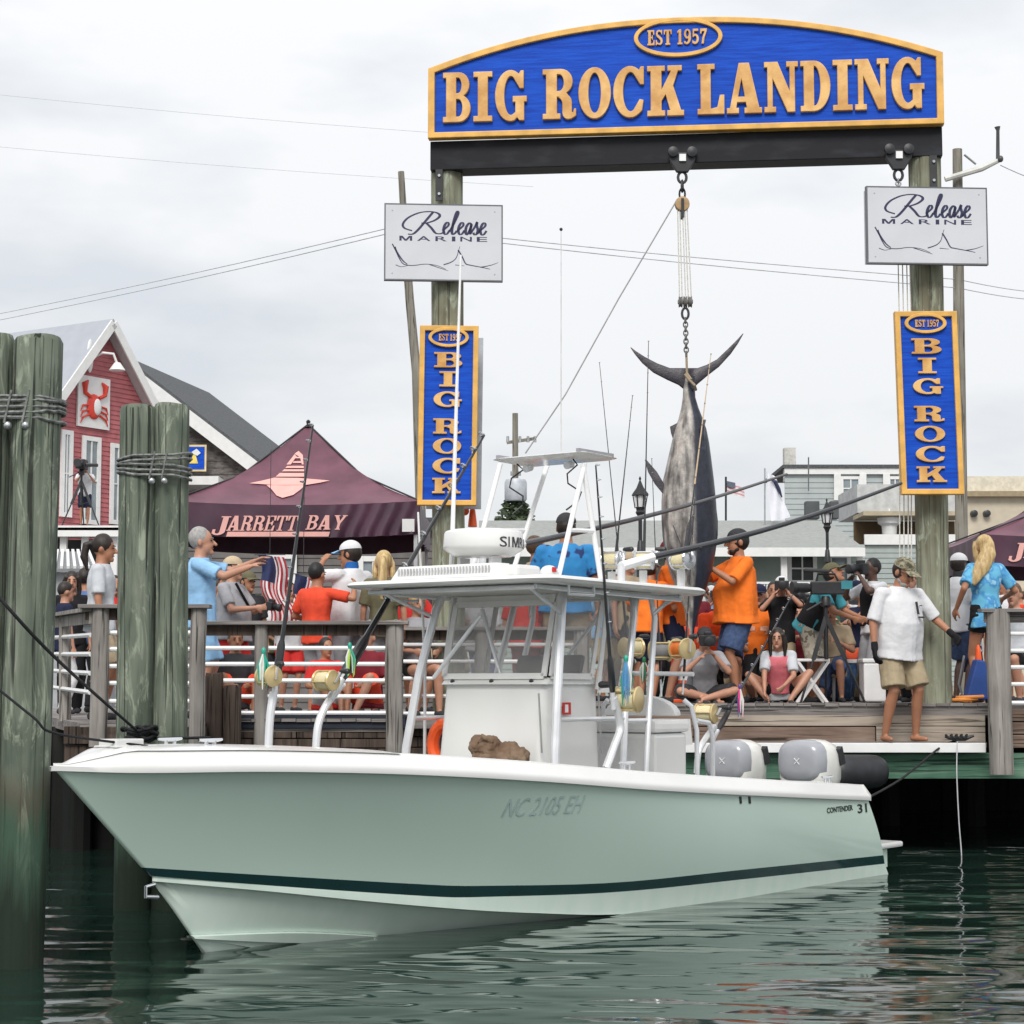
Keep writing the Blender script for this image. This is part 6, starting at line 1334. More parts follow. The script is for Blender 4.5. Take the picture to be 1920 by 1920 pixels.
ls = thing('loudspeaker', 'pair of grey loudspeaker boxes fixed to the right street lamp', 'loudspeaker', at(1540, 975, 27.2))
for px, w in ((1522, 26), (1563, 16)): b = MB(); p = at(px, 957, 27.2); b.box(p, (w/F*27, .2, 34/F*27)); b.build('speaker_box', M('grey_speaker', (.085, .095, .1), rough=.6), ls, smooth=0, bevel=.015)
# ---- flags
flag_red, flag_white, flag_blue = M('flag_red', (.42, .02, .035), rough=.7), M('flag_white', (.75, .74, .74), rough=.7, var=.03), M('flag_blue', (.02, .03, .10), rough=.7)
def us_flag(label, px0, y0, px1, y1, Y, tilt, phase):
    """hanging national flag: seven red and six white stripes, blue corner, folds"""
    o = at(px0, y0, Y); w = (px1-px0)/F*Y; h = (y1-y0)/F*Y; t = thing('national_flag', label, 'flag', o, group='striped national flags on the dock')
    def f(s, v): return o+Vector((w*s+tilt*v*w+.03*math.sin(v*9+phase), .05*math.sin(s*13+phase+v*2), -h*v-.10*h*s*math.sin(3*v+phase)))
    for k in range(13):
        b = MB(); b.solid(lambda s, v, k=k: f((k+s)/13, v if k > 6 else .36+.64*v), 2, 14, .006); b.build('stripe', flag_red if k % 2 == 0 else flag_white, t, smooth=80)
    b = MB(); b.solid(lambda s, v: f(s*7/13, .36*v), 8, 8, .007); b.build('blue_field', flag_blue, t, smooth=80)
    b = MB(); b.cyl(o+Vector((-.03, 0, .0)), o+Vector((w+.03, 0, .0)), .006, n=6); b.cyl(o+Vector((w*.5, 0, 0)), o+Vector((w*.5, 0, 1.2)), .004, n=5); b.build('flag_line', black_metal, t)
    return t
us_flag('striped national flag hanging under the tent left of the tall rod', 482, 1040, 530, 1170, 22.4, .55, .4)
us_flag('striped national flag partly behind the tall rod under the tent', 548, 1076, 590, 1180, 22.6, .45, 1.6)
fp = thing('distant_flag', 'small faded flag on a pole right of the marlin', 'flag', at(1361, 980, 52))
b = MB(); b.cyl(at(1361, 1000, 52), at(1361, 894, 52), .03, n=6); b.build('flag_pole', black_metal, fp)
o = at(1363, 902, 52)
for k in range(6):
    b = MB(); b.solid(lambda s, v, k=k: o+Vector((.46*s, .04*math.sin(s*7), -.05-.045*(k+v)-.14*s)), 6, 1, .01); b.build('stripe', M('faded_red', (.60, .30, .32), rough=.8) if k % 2 == 0 else M('faded_white', (.72, .68, .68), rough=.8), fp)
b = MB(); b.solid(lambda s, v: o+Vector((.22*s, -.02, -.14*v-.05*s)), 4, 2, .012); b.build('blue_field', M('faded_blue', (.10, .12, .16), rough=.8), fp)
wf = thing('fish_flag', 'white flag with a dark curved fish right of the faded flag', 'flag', at(1440, 985, 49))
o = at(1437, 884, 49)
def wfl(s, v): return o+Vector((.38*s+.25*v*s+.1*v-.15*s, .08*math.sin(s*6+v*4), -1.25*v-.15*s+.25*s*v))
b = MB(); b.solid(wfl, 8, 10, .01); b.build('cloth', M('white_flag_cloth', (.74, .74, .80), rough=.8, var=.03), wf, smooth=80)
b = MB(); b.tube([wfl(.35, .12)+Vector((0, -.08, 0)), wfl(.65, .16)+Vector((0, -.08, 0)), wfl(.85, .32)+Vector((0, -.09, 0)), wfl(.92, .5)+Vector((0, -.1, 0))], [.02, .05, .045, .015], 8); b.build('fish_print', M('navy_print', (.03, .035, .08), rough=.7), wf)
b = MB(); b.cyl(at(1434, 1010, 49), at(1434, 878, 49), .022, n=6); b.build('flag_pole', steel, wf)
# ================================================================ PEOPLE
skin_l = M('light_tanned_skin', (.46, .23, .15), rough=.5, var=.08, scale=9); skin_t = M('tanned_skin', (.38, .17, .095), rough=.5, var=.08, scale=9); skin_d = M('dark_skin', (.10, .05, .035), rough=.45, var=.1, scale=9)
def cloth(name, c, **k): return M(name, c, rough=k.pop('rough', .85), var=k.pop('var', .10), scale=k.pop('scale', 9), bump=k.pop('bump', .5), bscale=k.pop('bscale', 10), spec=.2, **k)
ORANGE = cloth('safety_orange_cloth', (.86, .19, .025)); WHITE = cloth('white_cotton', (.66, .66, .68), var=.03); LBLUE = cloth('light_blue_cloth', (.27, .48, .72)); SKYB = cloth('sky_blue_cloth', (.14, .46, .68)); BRIGHTB = cloth('bright_blue_cloth', (.025, .28, .62))
GREY = cloth('grey_cotton', (.33, .33, .35)); LGREY = cloth('pale_grey_cotton', (.52, .54, .57)); RED = cloth('red_cotton', (.58, .035, .03)); CORAL = cloth('coral_red_cotton', (.72, .075, .035)); NAVY = cloth('navy_cloth', (.016, .02, .05)); BLACK = cloth('black_cloth', (.014, .014, .016)); DENIM = cloth('denim_cloth', (.055, .085, .17), scale=20, var=.2)
KHAKI = cloth('khaki_cloth', (.36, .29, .19), var=.1); OLIVE = cloth('olive_cloth', (.13, .12, .07)); TEAL = cloth('teal_cloth', (.06, .30, .36)); GREEN = cloth('green_cloth', (.06, .20, .12)); PINK = cloth('pink_cloth', (.66, .17, .20)); CHAR = cloth('charcoal_cloth', (.045, .045, .05)); MAROONC = cloth('maroon_cloth', (.17, .02, .03)); BLUEN = cloth('blue_neck_cloth', (.02, .13, .42)); TAN = cloth('tan_cloth', (.48, .38, .26))
CAMO = multi('camouflage_cloth', [(0, (.05, .05, .03)), (.42, (.16, .14, .09)), (.52, (.28, .25, .17)), (.62, (.09, .10, .06))], scale=14); CAMOS = multi('pale_camouflage_cloth', [(0, (.12, .11, .08)), (.45, (.34, .31, .25)), (.58, (.22, .20, .15))], scale=11)
BPRINT = multi('printed_blue_cloth', [(0, (.025, .28, .62)), (.60, (.02, .20, .48)), (.66, (.01, .03, .12))], scale=7, const=False); FISHP = multi('sea_print_cloth', [(0, (.08, .35, .62)), (.44, (.14, .46, .68)), (.58, (.05, .25, .55)), (.66, (.30, .58, .75))], scale=9, const=False)
H_DARK = M('dark_brown_hair', (.018, .011, .008), rough=.55, var=.4, scale=30, st=(1, 1, .25)); H_BLACK = M('black_hair', (.008, .007, .007), rough=.6, var=.4, scale=40); H_BLOND = M('blonde_hair', (.36, .23, .09), rough=.5, col2=(.62, .46, .22), scale=40, st=(1, 1, .12), bump=.4, bscale=50); H_BROWN = M('brown_hair', (.10, .055, .028), rough=.55, var=.3, scale=30); H_GREY = M('grey_hair', (.30, .29, .28), rough=.6, var=.2, scale=30)
EYE = M('dark_eye', (.01, .008, .007), rough=.2); LIP = M('lip', (.28, .08, .07), rough=.5)
_clouds = bpy.data.textures.new('cloth_folds', 'CLOUDS'); _clouds.noise_scale = .13; _clouds.noise_depth = 2
_clouds2 = bpy.data.textures.new('fine_folds', 'CLOUDS'); _clouds2.noise_scale = .05
PENDING = []
def organic(b, name, mat, parent, vox=.013, smooth=4, fold=0.):
    """weld overlapping limbs into one continuous skin"""
    o = b.build(name, mat, parent, smooth=0, local=True)
    r_ = o.modifiers.new('weld', 'REMESH'); r_.mode = 'VOXEL'; r_.voxel_size = vox; r_.use_smooth_shade = True
    if smooth: s = o.modifiers.new('relax', 'SMOOTH'); s.iterations = smooth; s.factor = .5
    if fold:
        dm = o.modifiers.new('folds', 'DISPLACE'); dm.texture = _clouds; dm.strength = fold; dm.mid_level = .5; dm.texture_coords = 'GLOBAL'
    PENDING.append(o); return o
def ik(a, t, l1, l2, pole):
    d = t-a; L = d.length; L2 = min(L, (l1+l2)*.998); d = d/(L or 1); t = a+d*L2
    x = (l1*l1-l2*l2+L2*L2)/(2*L2); h_ = math.sqrt(max(0, l1*l1-x*x)); p = pole-d*pole.dot(d); p = p.normalized() if p.length > 1e-5 else frame(d)[0]
    return a+d*x+p*h_, t
def hand(b, w, d, pn, k, side, curl=.5, fat=1.):
    """palm and five separate fingers at wrist w, pointing along d, palm facing pn"""
    d = d.normalized(); pn = (pn-d*pn.dot(d)).normalized(); s = d.cross(pn).normalized()*side
    b.rings([[w+d*(l*k)+s*(hw*k*math.cos(2*math.pi*j/10))+pn*(th*k*math.sin(2*math.pi*j/10)) for j in range(10)] for l, hw, th in ((-.03, .024, .02), (0, .026, .021), (.03, .036, .018), (.07, .041, .017), (.092, .037, .013))])
    for i, (o_, ln) in enumerate(((.029, .072), (.010, .08), (-.009, .075), (-.027, .06))):
        p0 = w+d*(.08*k)+s*(o_*k); a1 = curl*(.8+.1*i); d1 = d*math.cos(a1)+pn*math.sin(a1); p1 = p0+d1*(ln*.52*k); a2 = a1+curl*1.1; d2 = d*math.cos(a2)+pn*math.sin(a2); p2 = p1+d2*(ln*.5*k)
        b.cap(p0-d*.01*k, p1, .0105*k*fat, .0098*k*fat, 7); b.cap(p1, p2, .0098*k*fat, .0085*k*fat, 7)
    t0 = w+d*(.025*k)+s*(.03*k); t1 = t0+(d*.6+s*.7+pn*.3).normalized()*(.042*k); t2 = t1+(d*.9+s*.1+pn*.5).normalized()*(.035*k)
    b.cap(t0, t1, .0135*k*fat, .012*k*fat, 7); b.cap(t1, t2, .012*k*fat, .0098*k*fat, 7)
def person(label, px, Y, zg, ytop=None, h=1.75, yaw=0., lean=0., slean=0., twist=0., hL=(.07, .06, -.53), hR=(.07, .06, -.53), fL=(.0, .02), fR=(.0, -.02), hz=None, knees=None, feet=None, head=(0, 0), skin=None, shirt=WHITE, pants=KHAKI, plen='short', sleeve=.8, hair=H_DARK, hairstyle='short', cap=None, capbrim=None, capback=False, shoes=CHAR, fat=0., fem=False, hem=-.10, vox=.0135, gloves=None, beard=None, glasses=False, palms=None, curl=.45, group='people crowding the dock', barefoot=False, neck=None, vest=None):
    rf = random.Random(int(px*7+Y*13)); skin = skin or skin_l; x0 = X(px, Y)
    if ytop is not None: h = (at(px, ytop, Y).z-zg)/(1 if not cap else 1.015)
    k = h/1.75; t = thing('person', label, 'person', (x0, Y, zg), R(yaw), group)
    V = Vector; hz = (hz if hz is not None else .925)*k; hip = V((0, 0, hz))
    L_, SL = R(lean), R(slean); s = V((math.sin(SL), -math.sin(L_)*math.cos(SL), math.cos(L_)*math.cos(SL))).normalized()
    lat = V((math.cos(R(twist)), math.sin(R(twist)), 0)); lat0 = V((1, 0, 0)); 
    def latat(f): q = lat0.lerp(lat, f); q = q-s*q.dot(s); return q.normalized()
    fwd = lat.cross(s)*-1; fwd = s.cross(lat).normalized()*-1 if s.cross(lat).y > 0 else s.cross(lat).normalized()
    sw = ((.162 if fem else .185)+fat*.5)*k; hw = (.085+fat*.25)*k; hs_ = 1.1
    def tor(pr, inf=0., n=18):
        out = []
        for tt, rx, ry, yo in pr:
            c = hip+s*(tt*k); a = latat(sstep(0, .45, tt)); f = a.cross(s)*1.
            if f.y > 0: f = -f
            c = c+f*(yo*k); out.append([c+a*((rx*k+inf)*math.cos(2*math.pi*j/n))+f*((ry*k+inf)*math.sin(2*math.pi*j/n)) for j in range(n)])
        return out
    ch_, wa = (.152, .118) if fem else (.178, .150)
    prof = [(-.09, .08, .07, 0), (-.04, .15, .105, 0), (.03, .165, .115, 0), (.12, wa+.012+fat*.9, .108+fat*.88, fat*.42), (.21, wa+fat, .098+fat, fat*.5), (.32, ch_-.005+fat*.6, .112+fat*.5, fat*.2), (.41, ch_+.01+fat*.3, .108+fat*.2, 0), (.475, ch_-.015, .088, -.005), (.52, .10, .07, -.005), (.555, .064, .060, 0), (.62, .058, .06, .012)]
    sh = hip+s*(.475*k); shL, shR = sh+latat(1)*sw, sh-latat(1)*sw
    f1 = latat(1).cross(s); f1 = -f1 if f1.dot(V((math.sin(R(twist)), -math.cos(R(twist)), 0))) < 0 else f1
    def tg(S, q, sd): return S+latat(1)*(sd*q[0]*k)+f1*(q[1]*k)+V((0, 0, q[2]*k))
    arms = []
    for sd, S, q in ((1, shL, hL), (-1, shR, hR)):
        pole = latat(1)*(sd*.5)-f1*.45-V((0, 0, .55)); T = tg(S, q, sd); E, T = ik(S, T, .285*k, .255*k, pole); arms.append((sd, S, E, T))
    legs = []
    for i, (sd, q) in enumerate(((1, fL), (-1, fR))):
        Hj = hip+V((sd*hw, 0, -.02*k))
        if feet: A = V((feet[i][0]*k*sd, -feet[i][1]*k, feet[i][2]*k+.07*k)); 
        else: A = V((sd*(hw+q[0]*k), -q[1]*k, .075*k))
        pole = V((sd*(knees[0] if knees else .05), -(knees[1] if knees else 1), knees[2] if knees else 0.)); Kn, A = ik(Hj, A, .435*k, .43*k, pole); legs.append((sd, Hj, Kn, A))
    # head
    hp, hy = R(head[0]), R(head[1]); nk = hip+s*(.595*k); hq = Matrix.Rotation(hy, 3, 'Z') @ Matrix.Rotation(R(twist), 3, 'Z') @ Matrix.Rotation(hp, 3, 'X')
    hf, hu, hr = hq @ V((0, -1, 0)), hq @ V((0, 0, 1)), hq @ V((1, 0, 0)); hc = nk+s*(.04*k)+hu*(.062*k)+hf*(.02*k); HX = Matrix((hr, -hf, hu)).transposed()
    k0 = k; kh = k*1.1
    def hpnt(r_, f_, u_): return hc+hr*(r_*kh)+hf*(f_*kh)+hu*(u_*kh)
    b = MB(); b.rings(tor(prof))
    b.ell(hpnt(0, -.01, .02), (.075*kh, .095*kh, .098*kh), HX, 14, 10); b.ell(hpnt(0, .025, -.045), (.058*kh, .062*kh, .072*kh), HX, 12, 8); b.cap(hpnt(0, .088, .005), hpnt(0, .112, -.03), .010*kh, .017*kh, 8); b.cap(hpnt(0, .07, -.095), hpnt(0, .066, -.09), .025*kh, .025*kh, 8)
    for sd in (1, -1): b.ell(hpnt(.077*sd, -.012, -.012), (.012*kh, .02*kh, .033*kh), HX, 8, 6)
    b.cap(nk-s*.06*k, hc-hu*.03*k, .061*k, .058*k, 12)
    hands_world = {}
    for sd, S, E, T in arms:
        fa = .9 if fem else 1.; b.cap(S, E, .052*k*fa, .041*k*fa); b.cap(E, T, .041*k*fa, .027*k*fa); b.cap(S-latat(1)*(sd*.05*k), S, .06*k, .056*k)
        hd = (T-E).normalized(); pn = (palms[0 if sd > 0 else 1] if palms else -latat(1)*sd+f1*.2)
        if not isinstance(pn, Vector): pn = V(pn)
        if not gloves: hand(b, T, hd, pn, k, sd, curl)
        hands_world['L' if sd > 0 else 'R'] = T+hd*.08*k
    for sd, Hj, Kn, A in legs:
        b.cap(Hj, Kn, .082*k, .052*k, 12); c_ = Kn.lerp(A, .3)+V((0, .014*k, 0)); b.cap(Kn, c_, .050*k, .056*k); b.cap(c_, A, .056*k, .033*k)
        ft = V((sd*.18, -1, 0)).normalized()
        if feet and hz < .3*k: ft = (A-Kn).normalized()*.5+V((0, -.7, .2)); ft.normalize()
        b.cap(A-ft*.03*k+V((0, 0, -.04*k)), A+ft*.13*k+V((0, 0, -.05*k)), .034*k, .022*k)
    organic(b, 'body', skin, t, vox, 2)
    # garments
    b = MB(); inf = .018*k
    sp_ = [(hem, .176+fat*.95, .132+fat*.85, fat*.36), (hem+.08, .168+fat*.8, .123+fat*.76, fat*.38)]+[(tt, rx+.006, ry+.006, yo) for tt, rx, ry, yo in prof[3:8]]+[(.52, .105, .075, -.005), (.548, .07, .066, 0)]
    sp_ = [p for i, p in enumerate(sp_) if i == 0 or p[0] > sp_[i-1][0]]
    ph_ = [rf.uniform(0, 6.28) for _ in range(4)]; RR = tor(sp_, inf, 28)
    for (tt, *_r), ring in zip(sp_, RR):
        am = .016*k*(1-sstep(.0, .42, tt))+.003*k; cc = sum(ring, V((0, 0, 0)))/len(ring)
        for j in range(len(ring)):
            a_ = 2*math.pi*j/len(ring); q_ = am*(.5*math.sin(3*a_+ph_[0]+tt*3)+.35*math.sin(5*a_+ph_[1]-tt*6)+.3*math.sin(8*a_+ph_[2]+tt*4)); ring[j] = ring[j]+(ring[j]-cc).normalized()*q_+V((0, 0, .012*k*math.sin(2*a_+ph_[3]) if tt < .0 else 0))
    b.rings(RR)
    for sd, S, E, T in arms:
        b.cap(S-latat(1)*(sd*.05*k), S, .066*k, .066*k)
        if sleeve <= 1: e_ = S.lerp(E, sleeve); b.tube([S-(E-S)*.05, S.lerp(e_, .5), e_], [.066*k, .068*k, .070*k], 12)
        else: b.cap(S, E, .064*k, .056*k); b.cap(E, E.lerp(T, sleeve-1), .056*k, .045*k)
    organic(b, 'shirt', shirt, t, vox, 2, .010*k)
    if vest: b = MB(); b.rings(tor([(.0, .165+fat, .13+fat, fat*.5), (.2, .155+fat, .12+fat, fat*.5), (.4, .17, .12, 0), (.5, .12, .085, 0)], inf*1.5)); organic(b, 'vest', vest, t, vox, 3, .012*k)
    if pants:
        b = MB(); b.rings(tor([(-.10, .12, .10, 0), (-.04, .16, .115, 0), (.06, .163+fat*.4, .115+fat*.4, fat*.2), (.10, .155+fat*.6, .105+fat*.5, fat*.3)], .012*k))
        for sd, Hj, Kn, A in legs:
            if plen == 'short': e_ = Hj.lerp(Kn, .93); b.tube([Hj+(Hj-Kn)*.06, Hj.lerp(Kn, .5), e_], [(.10+fat*.25)*k, (.10+fat*.25)*k, (.102+fat*.22)*k], 14)
            elif plen == 'mini': e_ = Hj.lerp(Kn, .38); b.tube([Hj+(Hj-Kn)*.06, e_], [.098*k, .096*k], 14)
            else: b.cap(Hj, Kn, .092*k, .07*k, 12); b.tube([Kn-(A-Kn)*.05, Kn.lerp(A, .5), A+V((0, 0, -.01))], [.072*k, .068*k, .062*k], 12)
        organic(b, 'shorts' if plen != 'long' else 'trousers', pants, t, vox, 2, .016*k)
    if not barefoot:
        for sd, Hj, Kn, A in legs:
            ft = V((sd*.18, -1, 0)).normalized(); b = MB(); b.cap(A-ft*.035*k+V((0, 0, -.042*k)), A+ft*.135*k+V((0, 0, -.052*k)), .042*k, .03*k); b.build('shoe', shoes, t, local=True, smooth=60)
    for sd in (1, -1):
        b = MB(); b.ell(hpnt(.031*sd, .083, .004), (.012*kh, .008*kh, .006*kh), HX, 8, 6); b.build('eye', EYE, t, local=True)
        if not glasses: b = MB(); b.ell(hpnt(.031*sd, .086, .026), (.02*kh, .008*kh, .005*kh), HX, 8, 6); b.build('eyebrow', hair if hair not in (H_BLOND,) else H_BROWN, t, local=True)
    b = MB(); b.ell(hpnt(0, .086, -.062), (.023*kh, .008*kh, .006*kh), HX, 8, 6); b.build('mouth', LIP, t, local=True)
    if glasses:
        b = MB(); b.ell(hpnt(.03, .09, .006), (.026*kh, .01*kh, .018*kh), HX, 10, 6); b.ell(hpnt(-.03, .09, .006), (.026*kh, .01*kh, .018*kh), HX, 10, 6); b.bar(hpnt(.056, .085, .012), hpnt(.08, -.02, .012), .005, .006); b.bar(hpnt(-.056, .085, .012), hpnt(-.08, -.02, .012), .005, .006); b.build('sunglasses', black_metal, t, local=True)
    if hairstyle != 'none':
        b = MB(); up_ = .032 if not cap else .012
        b.ell(hpnt(0, -.025 if not fem else -.016, up_), (.083*kh, .095*kh, .10*kh), HX, 14, 10)
        if fem and hairstyle in ('long', 'blown'):
            for sd in (1, -1): b.tube([hpnt(.062*sd, .045, .06), hpnt(.082*sd, .02, .0), hpnt(.084*sd, .0, -.09), hpnt(.08*sd, .0, -.20)], [.022*kh, .028*kh, .03*kh, .014*kh], 8)
        if hairstyle in ('long', 'blown'):
            d = V((0, 0, -1)); side = hr*(.0) if hairstyle == 'long' else hr*.42
            b.tube([hpnt(0, -.06, .05), hpnt(0, -.095, -.06)+side*.03, hpnt(0, -.11, -.2)+side*.25*k, hpnt(0, -.12, -.36)+side*.55*k], [.075*k, .085*k, .085*k, .035*k], 12, sq=.62)
        if hairstyle == 'ponytail': b.tube([hpnt(0, -.10, .045), hpnt(0, -.155, .02), hpnt(0, -.17, -.08), hpnt(0, -.13, -.2)], [.03*k, .04*k, .04*k, .012*k], 10)
        if hairstyle == 'bun': b.ell(hpnt(0, -.11, .06), (.05*k, .05*k, .05*k))
        organic(b, 'hair', hair, t, .010, 2, .012)
    if beard: b = MB(); b.ell(hpnt(0, .045, -.092), (.047*kh, .045*kh, .034*kh), HX, 12, 8); b.ell(hpnt(0, .015, -.07), (.062*kh, .045*kh, .036*kh), HX, 12, 8); organic(b, 'beard', beard, t, .010, 2, .01)
    if cap:
        sg = -1 if capback else 1; b = MB(); rs = []
        for a in range(0, 91, 15): rs.append([hpnt(.088*math.cos(R(a))*math.cos(2*math.pi*j/16), -.012+.106*math.cos(R(a))*math.sin(2*math.pi*j/16), .042+.088*math.sin(R(a*.985))) for j in range(16)])
        b.rings(rs); b.build('cap_crown', cap, t, local=True, smooth=60)
        b = MB()
        def bf(s_, w_): a = (s_-.5)*2.3; r_ = .0+w_; return hpnt(.082*math.sin(a)*(1-.12*w_), sg*(.055+.04*math.cos(a)+.085*w_*math.cos(a*.75))-.012*(1-sg), .044-.018*w_-.03*(a*.5)**2)
        b.solid(bf, 10, 4, .006); b.build('cap_brim', capbrim or cap, t, local=True, smooth=60)
    if gloves:
        for sd, S, E, T in arms:
            b = MB(); hand(b, T, (T-E).normalized(), -latat(1)*sd+f1*.3, k*1.06, sd, curl, 1.25); b.cap(T-(T-E).normalized()*.05*k, T+(T-E).normalized()*.0, .034*k, .034*k); organic(b, 'glove', gloves, t, .009, 1)
    if neck: b = MB(); b.lathe([(.066*k, -.03*k), (.072*k, .0), (.066*k, .045*k), (.06*k, .05*k)], nk-s*.03*k, s, 14); b.build('neck_gaiter', neck, t, local=True)
    W = WM[t.name]
    return dict(t=t, k=k, hands={a: W @ q for a, q in hands_world.items()}, head=W @ hc, hf=(W.to_3x3() @ hf), hu=W.to_3x3() @ hu, hr=W.to_3x3() @ hr, face=W @ hpnt(0, .1, 0), W=W, hip=hip, s=s)
def hand_camera(label, at_, fwd_, size=1., lens=.16, white=False, group='cameras held by photographers'):
    f = Vector(fwd_).normalized(); t = thing('camera', label, 'camera', at_, group=group); u, v, _ = frame(f); up = Vector((0, 0, 1)); r_ = f.cross(up).normalized(); up = r_.cross(f); Xm = Matrix((r_, f, up)).transposed()
    b = MB(); b.box(at_+f*.05, (.145*size, .075*size, .10*size), X=Xm); b.box(at_+f*.05+up*.065*size, (.06*size, .07*size, .035*size), X=Xm); b.build('camera_body', black_metal, t, smooth=0, bevel=.008)
    b = MB(); b.lathe([(.034*size, .08), (.038*size, .08+lens*.5), (.044*size, .08+lens*.6), (.046*size, .08+lens), (.036*size, .08+lens+.004)], at_, f, 14); b.build('lens', black_metal if not white else white_paint, t, smooth=30)
    return t
PPL = {}
# ---------------- left dock
person('ponytailed woman in a pale grey polo behind the far left railing, facing right', 186, 18.5, ZL, 1003, yaw=92, shirt=LGREY, pants=TAN, hairstyle='ponytail', hair=H_DARK, fem=True, skin=skin_t, head=(3, 0), barefoot=False, hL=(.05, .12, -.48))
person('smiling dark-haired woman in black between the leftmost pilings', 131, 23.5, ZL, 1072, yaw=12, shirt=BLACK, pants=BLACK, plen='long', hair=H_DARK, hairstyle='long', fem=True, skin=skin_l)
person('person in a denim blue shirt turned away beside the smiling woman', 156, 24.2, ZL, 1066, yaw=170, shirt=cloth('mid_blue_cloth', (.10, .17, .36)), pants=CHAR, plen='long', skin=skin_t)
person('person in white trousers and dark top half hidden by the left piling', 118, 22.6, ZL, 1092, yaw=120, shirt=NAVY, pants=WHITE, plen='long', fem=True)
person('grey-haired man in a light blue shirt pointing with both arms outstretched', 372, 19.3, ZL, 990, yaw=92, shirt=LBLUE, pants=LBLUE, plen='short', hair=H_GREY, skin=skin_l, hL=(-.10, .50, .05), hR=(-.02, .47, -.02), palms=[(0, 0, -1), (0, 0, -1)], curl=.25, vox=.012, fat=.02, head=(-3, 0))
p_ = person('man in a grey tee with a camera strap and tan cap beside the pointing man', 432, 20.3, ZL, 1040, yaw=72, shirt=GREY, pants=RED, cap=TAN, skin=skin_l, hL=(-.08, .36, -.18), hR=(-.06, .36, -.22), fat=.06)
b = MB(); b.tube([p_['W'] @ Vector((-.15, -.12, 1.45*p_['k'])), p_['W'] @ Vector((.02, -.19, 1.2*p_['k'])), p_['W'] @ Vector((.18, -.12, .98*p_['k']))], .014, 6); b.build('strap', BLACK, p_['t'])
hand_camera('black camera held low by the man in the grey tee', (p_['hands']['L']+p_['hands']['R'])/2, (1, -.3, -.2), .9, .08)
person('man in an olive cap and dark shirt under the tent', 462, 22.6, ZL, 1068, yaw=40, shirt=CHAR, pants=CHAR, cap=OLIVE, skin=skin_t)
person('dark-haired person in a coral red shirt with one arm raised, seen from behind', 592, 20.6, ZL, 1056, yaw=150, shirt=CORAL, pants=GREY, hair=H_BLACK, skin=skin_t, hR=(.16, .26, .10), hL=(.05, .25, -.30))
person('broad man in a white tee and white cap with a blue neck gaiter', 658, 21.0, ZL, 1010, yaw=-128, shirt=WHITE, pants=GREY, cap=WHITE, capbrim=LBLUE, skin=skin_t, hL=(-.12, .30, .16), hR=(.08, .1, -.5), neck=BLUEN, fat=.06, head=(5, 20))
person('woman with long straight blonde hair and olive top seen from behind', 718, 20.7, ZL, 1034, yaw=178, shirt=OLIVE, pants=GREY, hair=H_BLOND, hairstyle='long', fem=True)
person('person in a bright red shirt and black shorts beside the hard top leg', 776, 22.0, ZL, 1082, yaw=140, shirt=RED, pants=BLACK, hair=H_BROWN, skin=skin_l, hR=(.1, .3, -.2))
person('person in red seen through the clear windshield panel', 985, 22.2, ZL, 1076, yaw=175, shirt=RED, pants=MAROONC, plen='long', hair=H_BROWN, fat=.03)
person('man in a bright blue tee and dark cap standing behind the tower', 1062, 22.0, ZR, 958, yaw=172, shirt=BPRINT, pants=KHAKI, cap=CHAR, skin=skin_t, fat=.07, hL=(.1, .2, -.45))
person('man in a tan shirt behind the man in bright blue', 1004, 25, ZR, 1006, yaw=120, shirt=TAN, pants=CHAR, hair=H_BROWN, skin=skin_l)
person('seated child in a red and white top behind the long railing', 610, 19.8, ZL, h=1.35, hz=.2, yaw=30, shirt=RED, pants=WHITE, feet=[(.1, .45, 0), (.1, .42, 0)], knees=(.3, .2, 1), hair=H_DARK, skin=skin_t, hL=(-.05, .25, -.3), hR=(-.05, .25, -.3))
person('seated person in maroon behind the long railing near the round post', 690, 19.9, ZL, h=1.55, hz=.2, yaw=-25, shirt=MAROONC, pants=CORAL, feet=[(.12, .5, 0), (.1, .42, 0)], knees=(.3, .2, 1), hair=H_BROWN, skin=skin_l, hL=(-.05, .25, -.3), hR=(-.05, .25, -.3))
person('seated person in orange shorts behind the left end of the long railing', 440, 19.9, ZL, h=1.5, hz=.2, yaw=20, shirt=CHAR, pants=CORAL, feet=[(.12, .5, 0), (.1, .42, 0)], knees=(.3, .2, 1), hair=H_BROWN, skin=skin_t, hL=(-.05, .25, -.3), hR=(-.05, .25, -.3))
person('seated person in black shorts with bare legs beside the round railing post', 782, 20.9, ZL, h=1.7, hz=.52, yaw=20, shirt=GREY, pants=BLACK, plen='mini', feet=[(.12, .42, 0), (.1, .30, 0)], hair=H_BLOND, skin=skin_l, fem=True, hL=(.0, .25, -.3), hR=(-.05, .25, -.3))
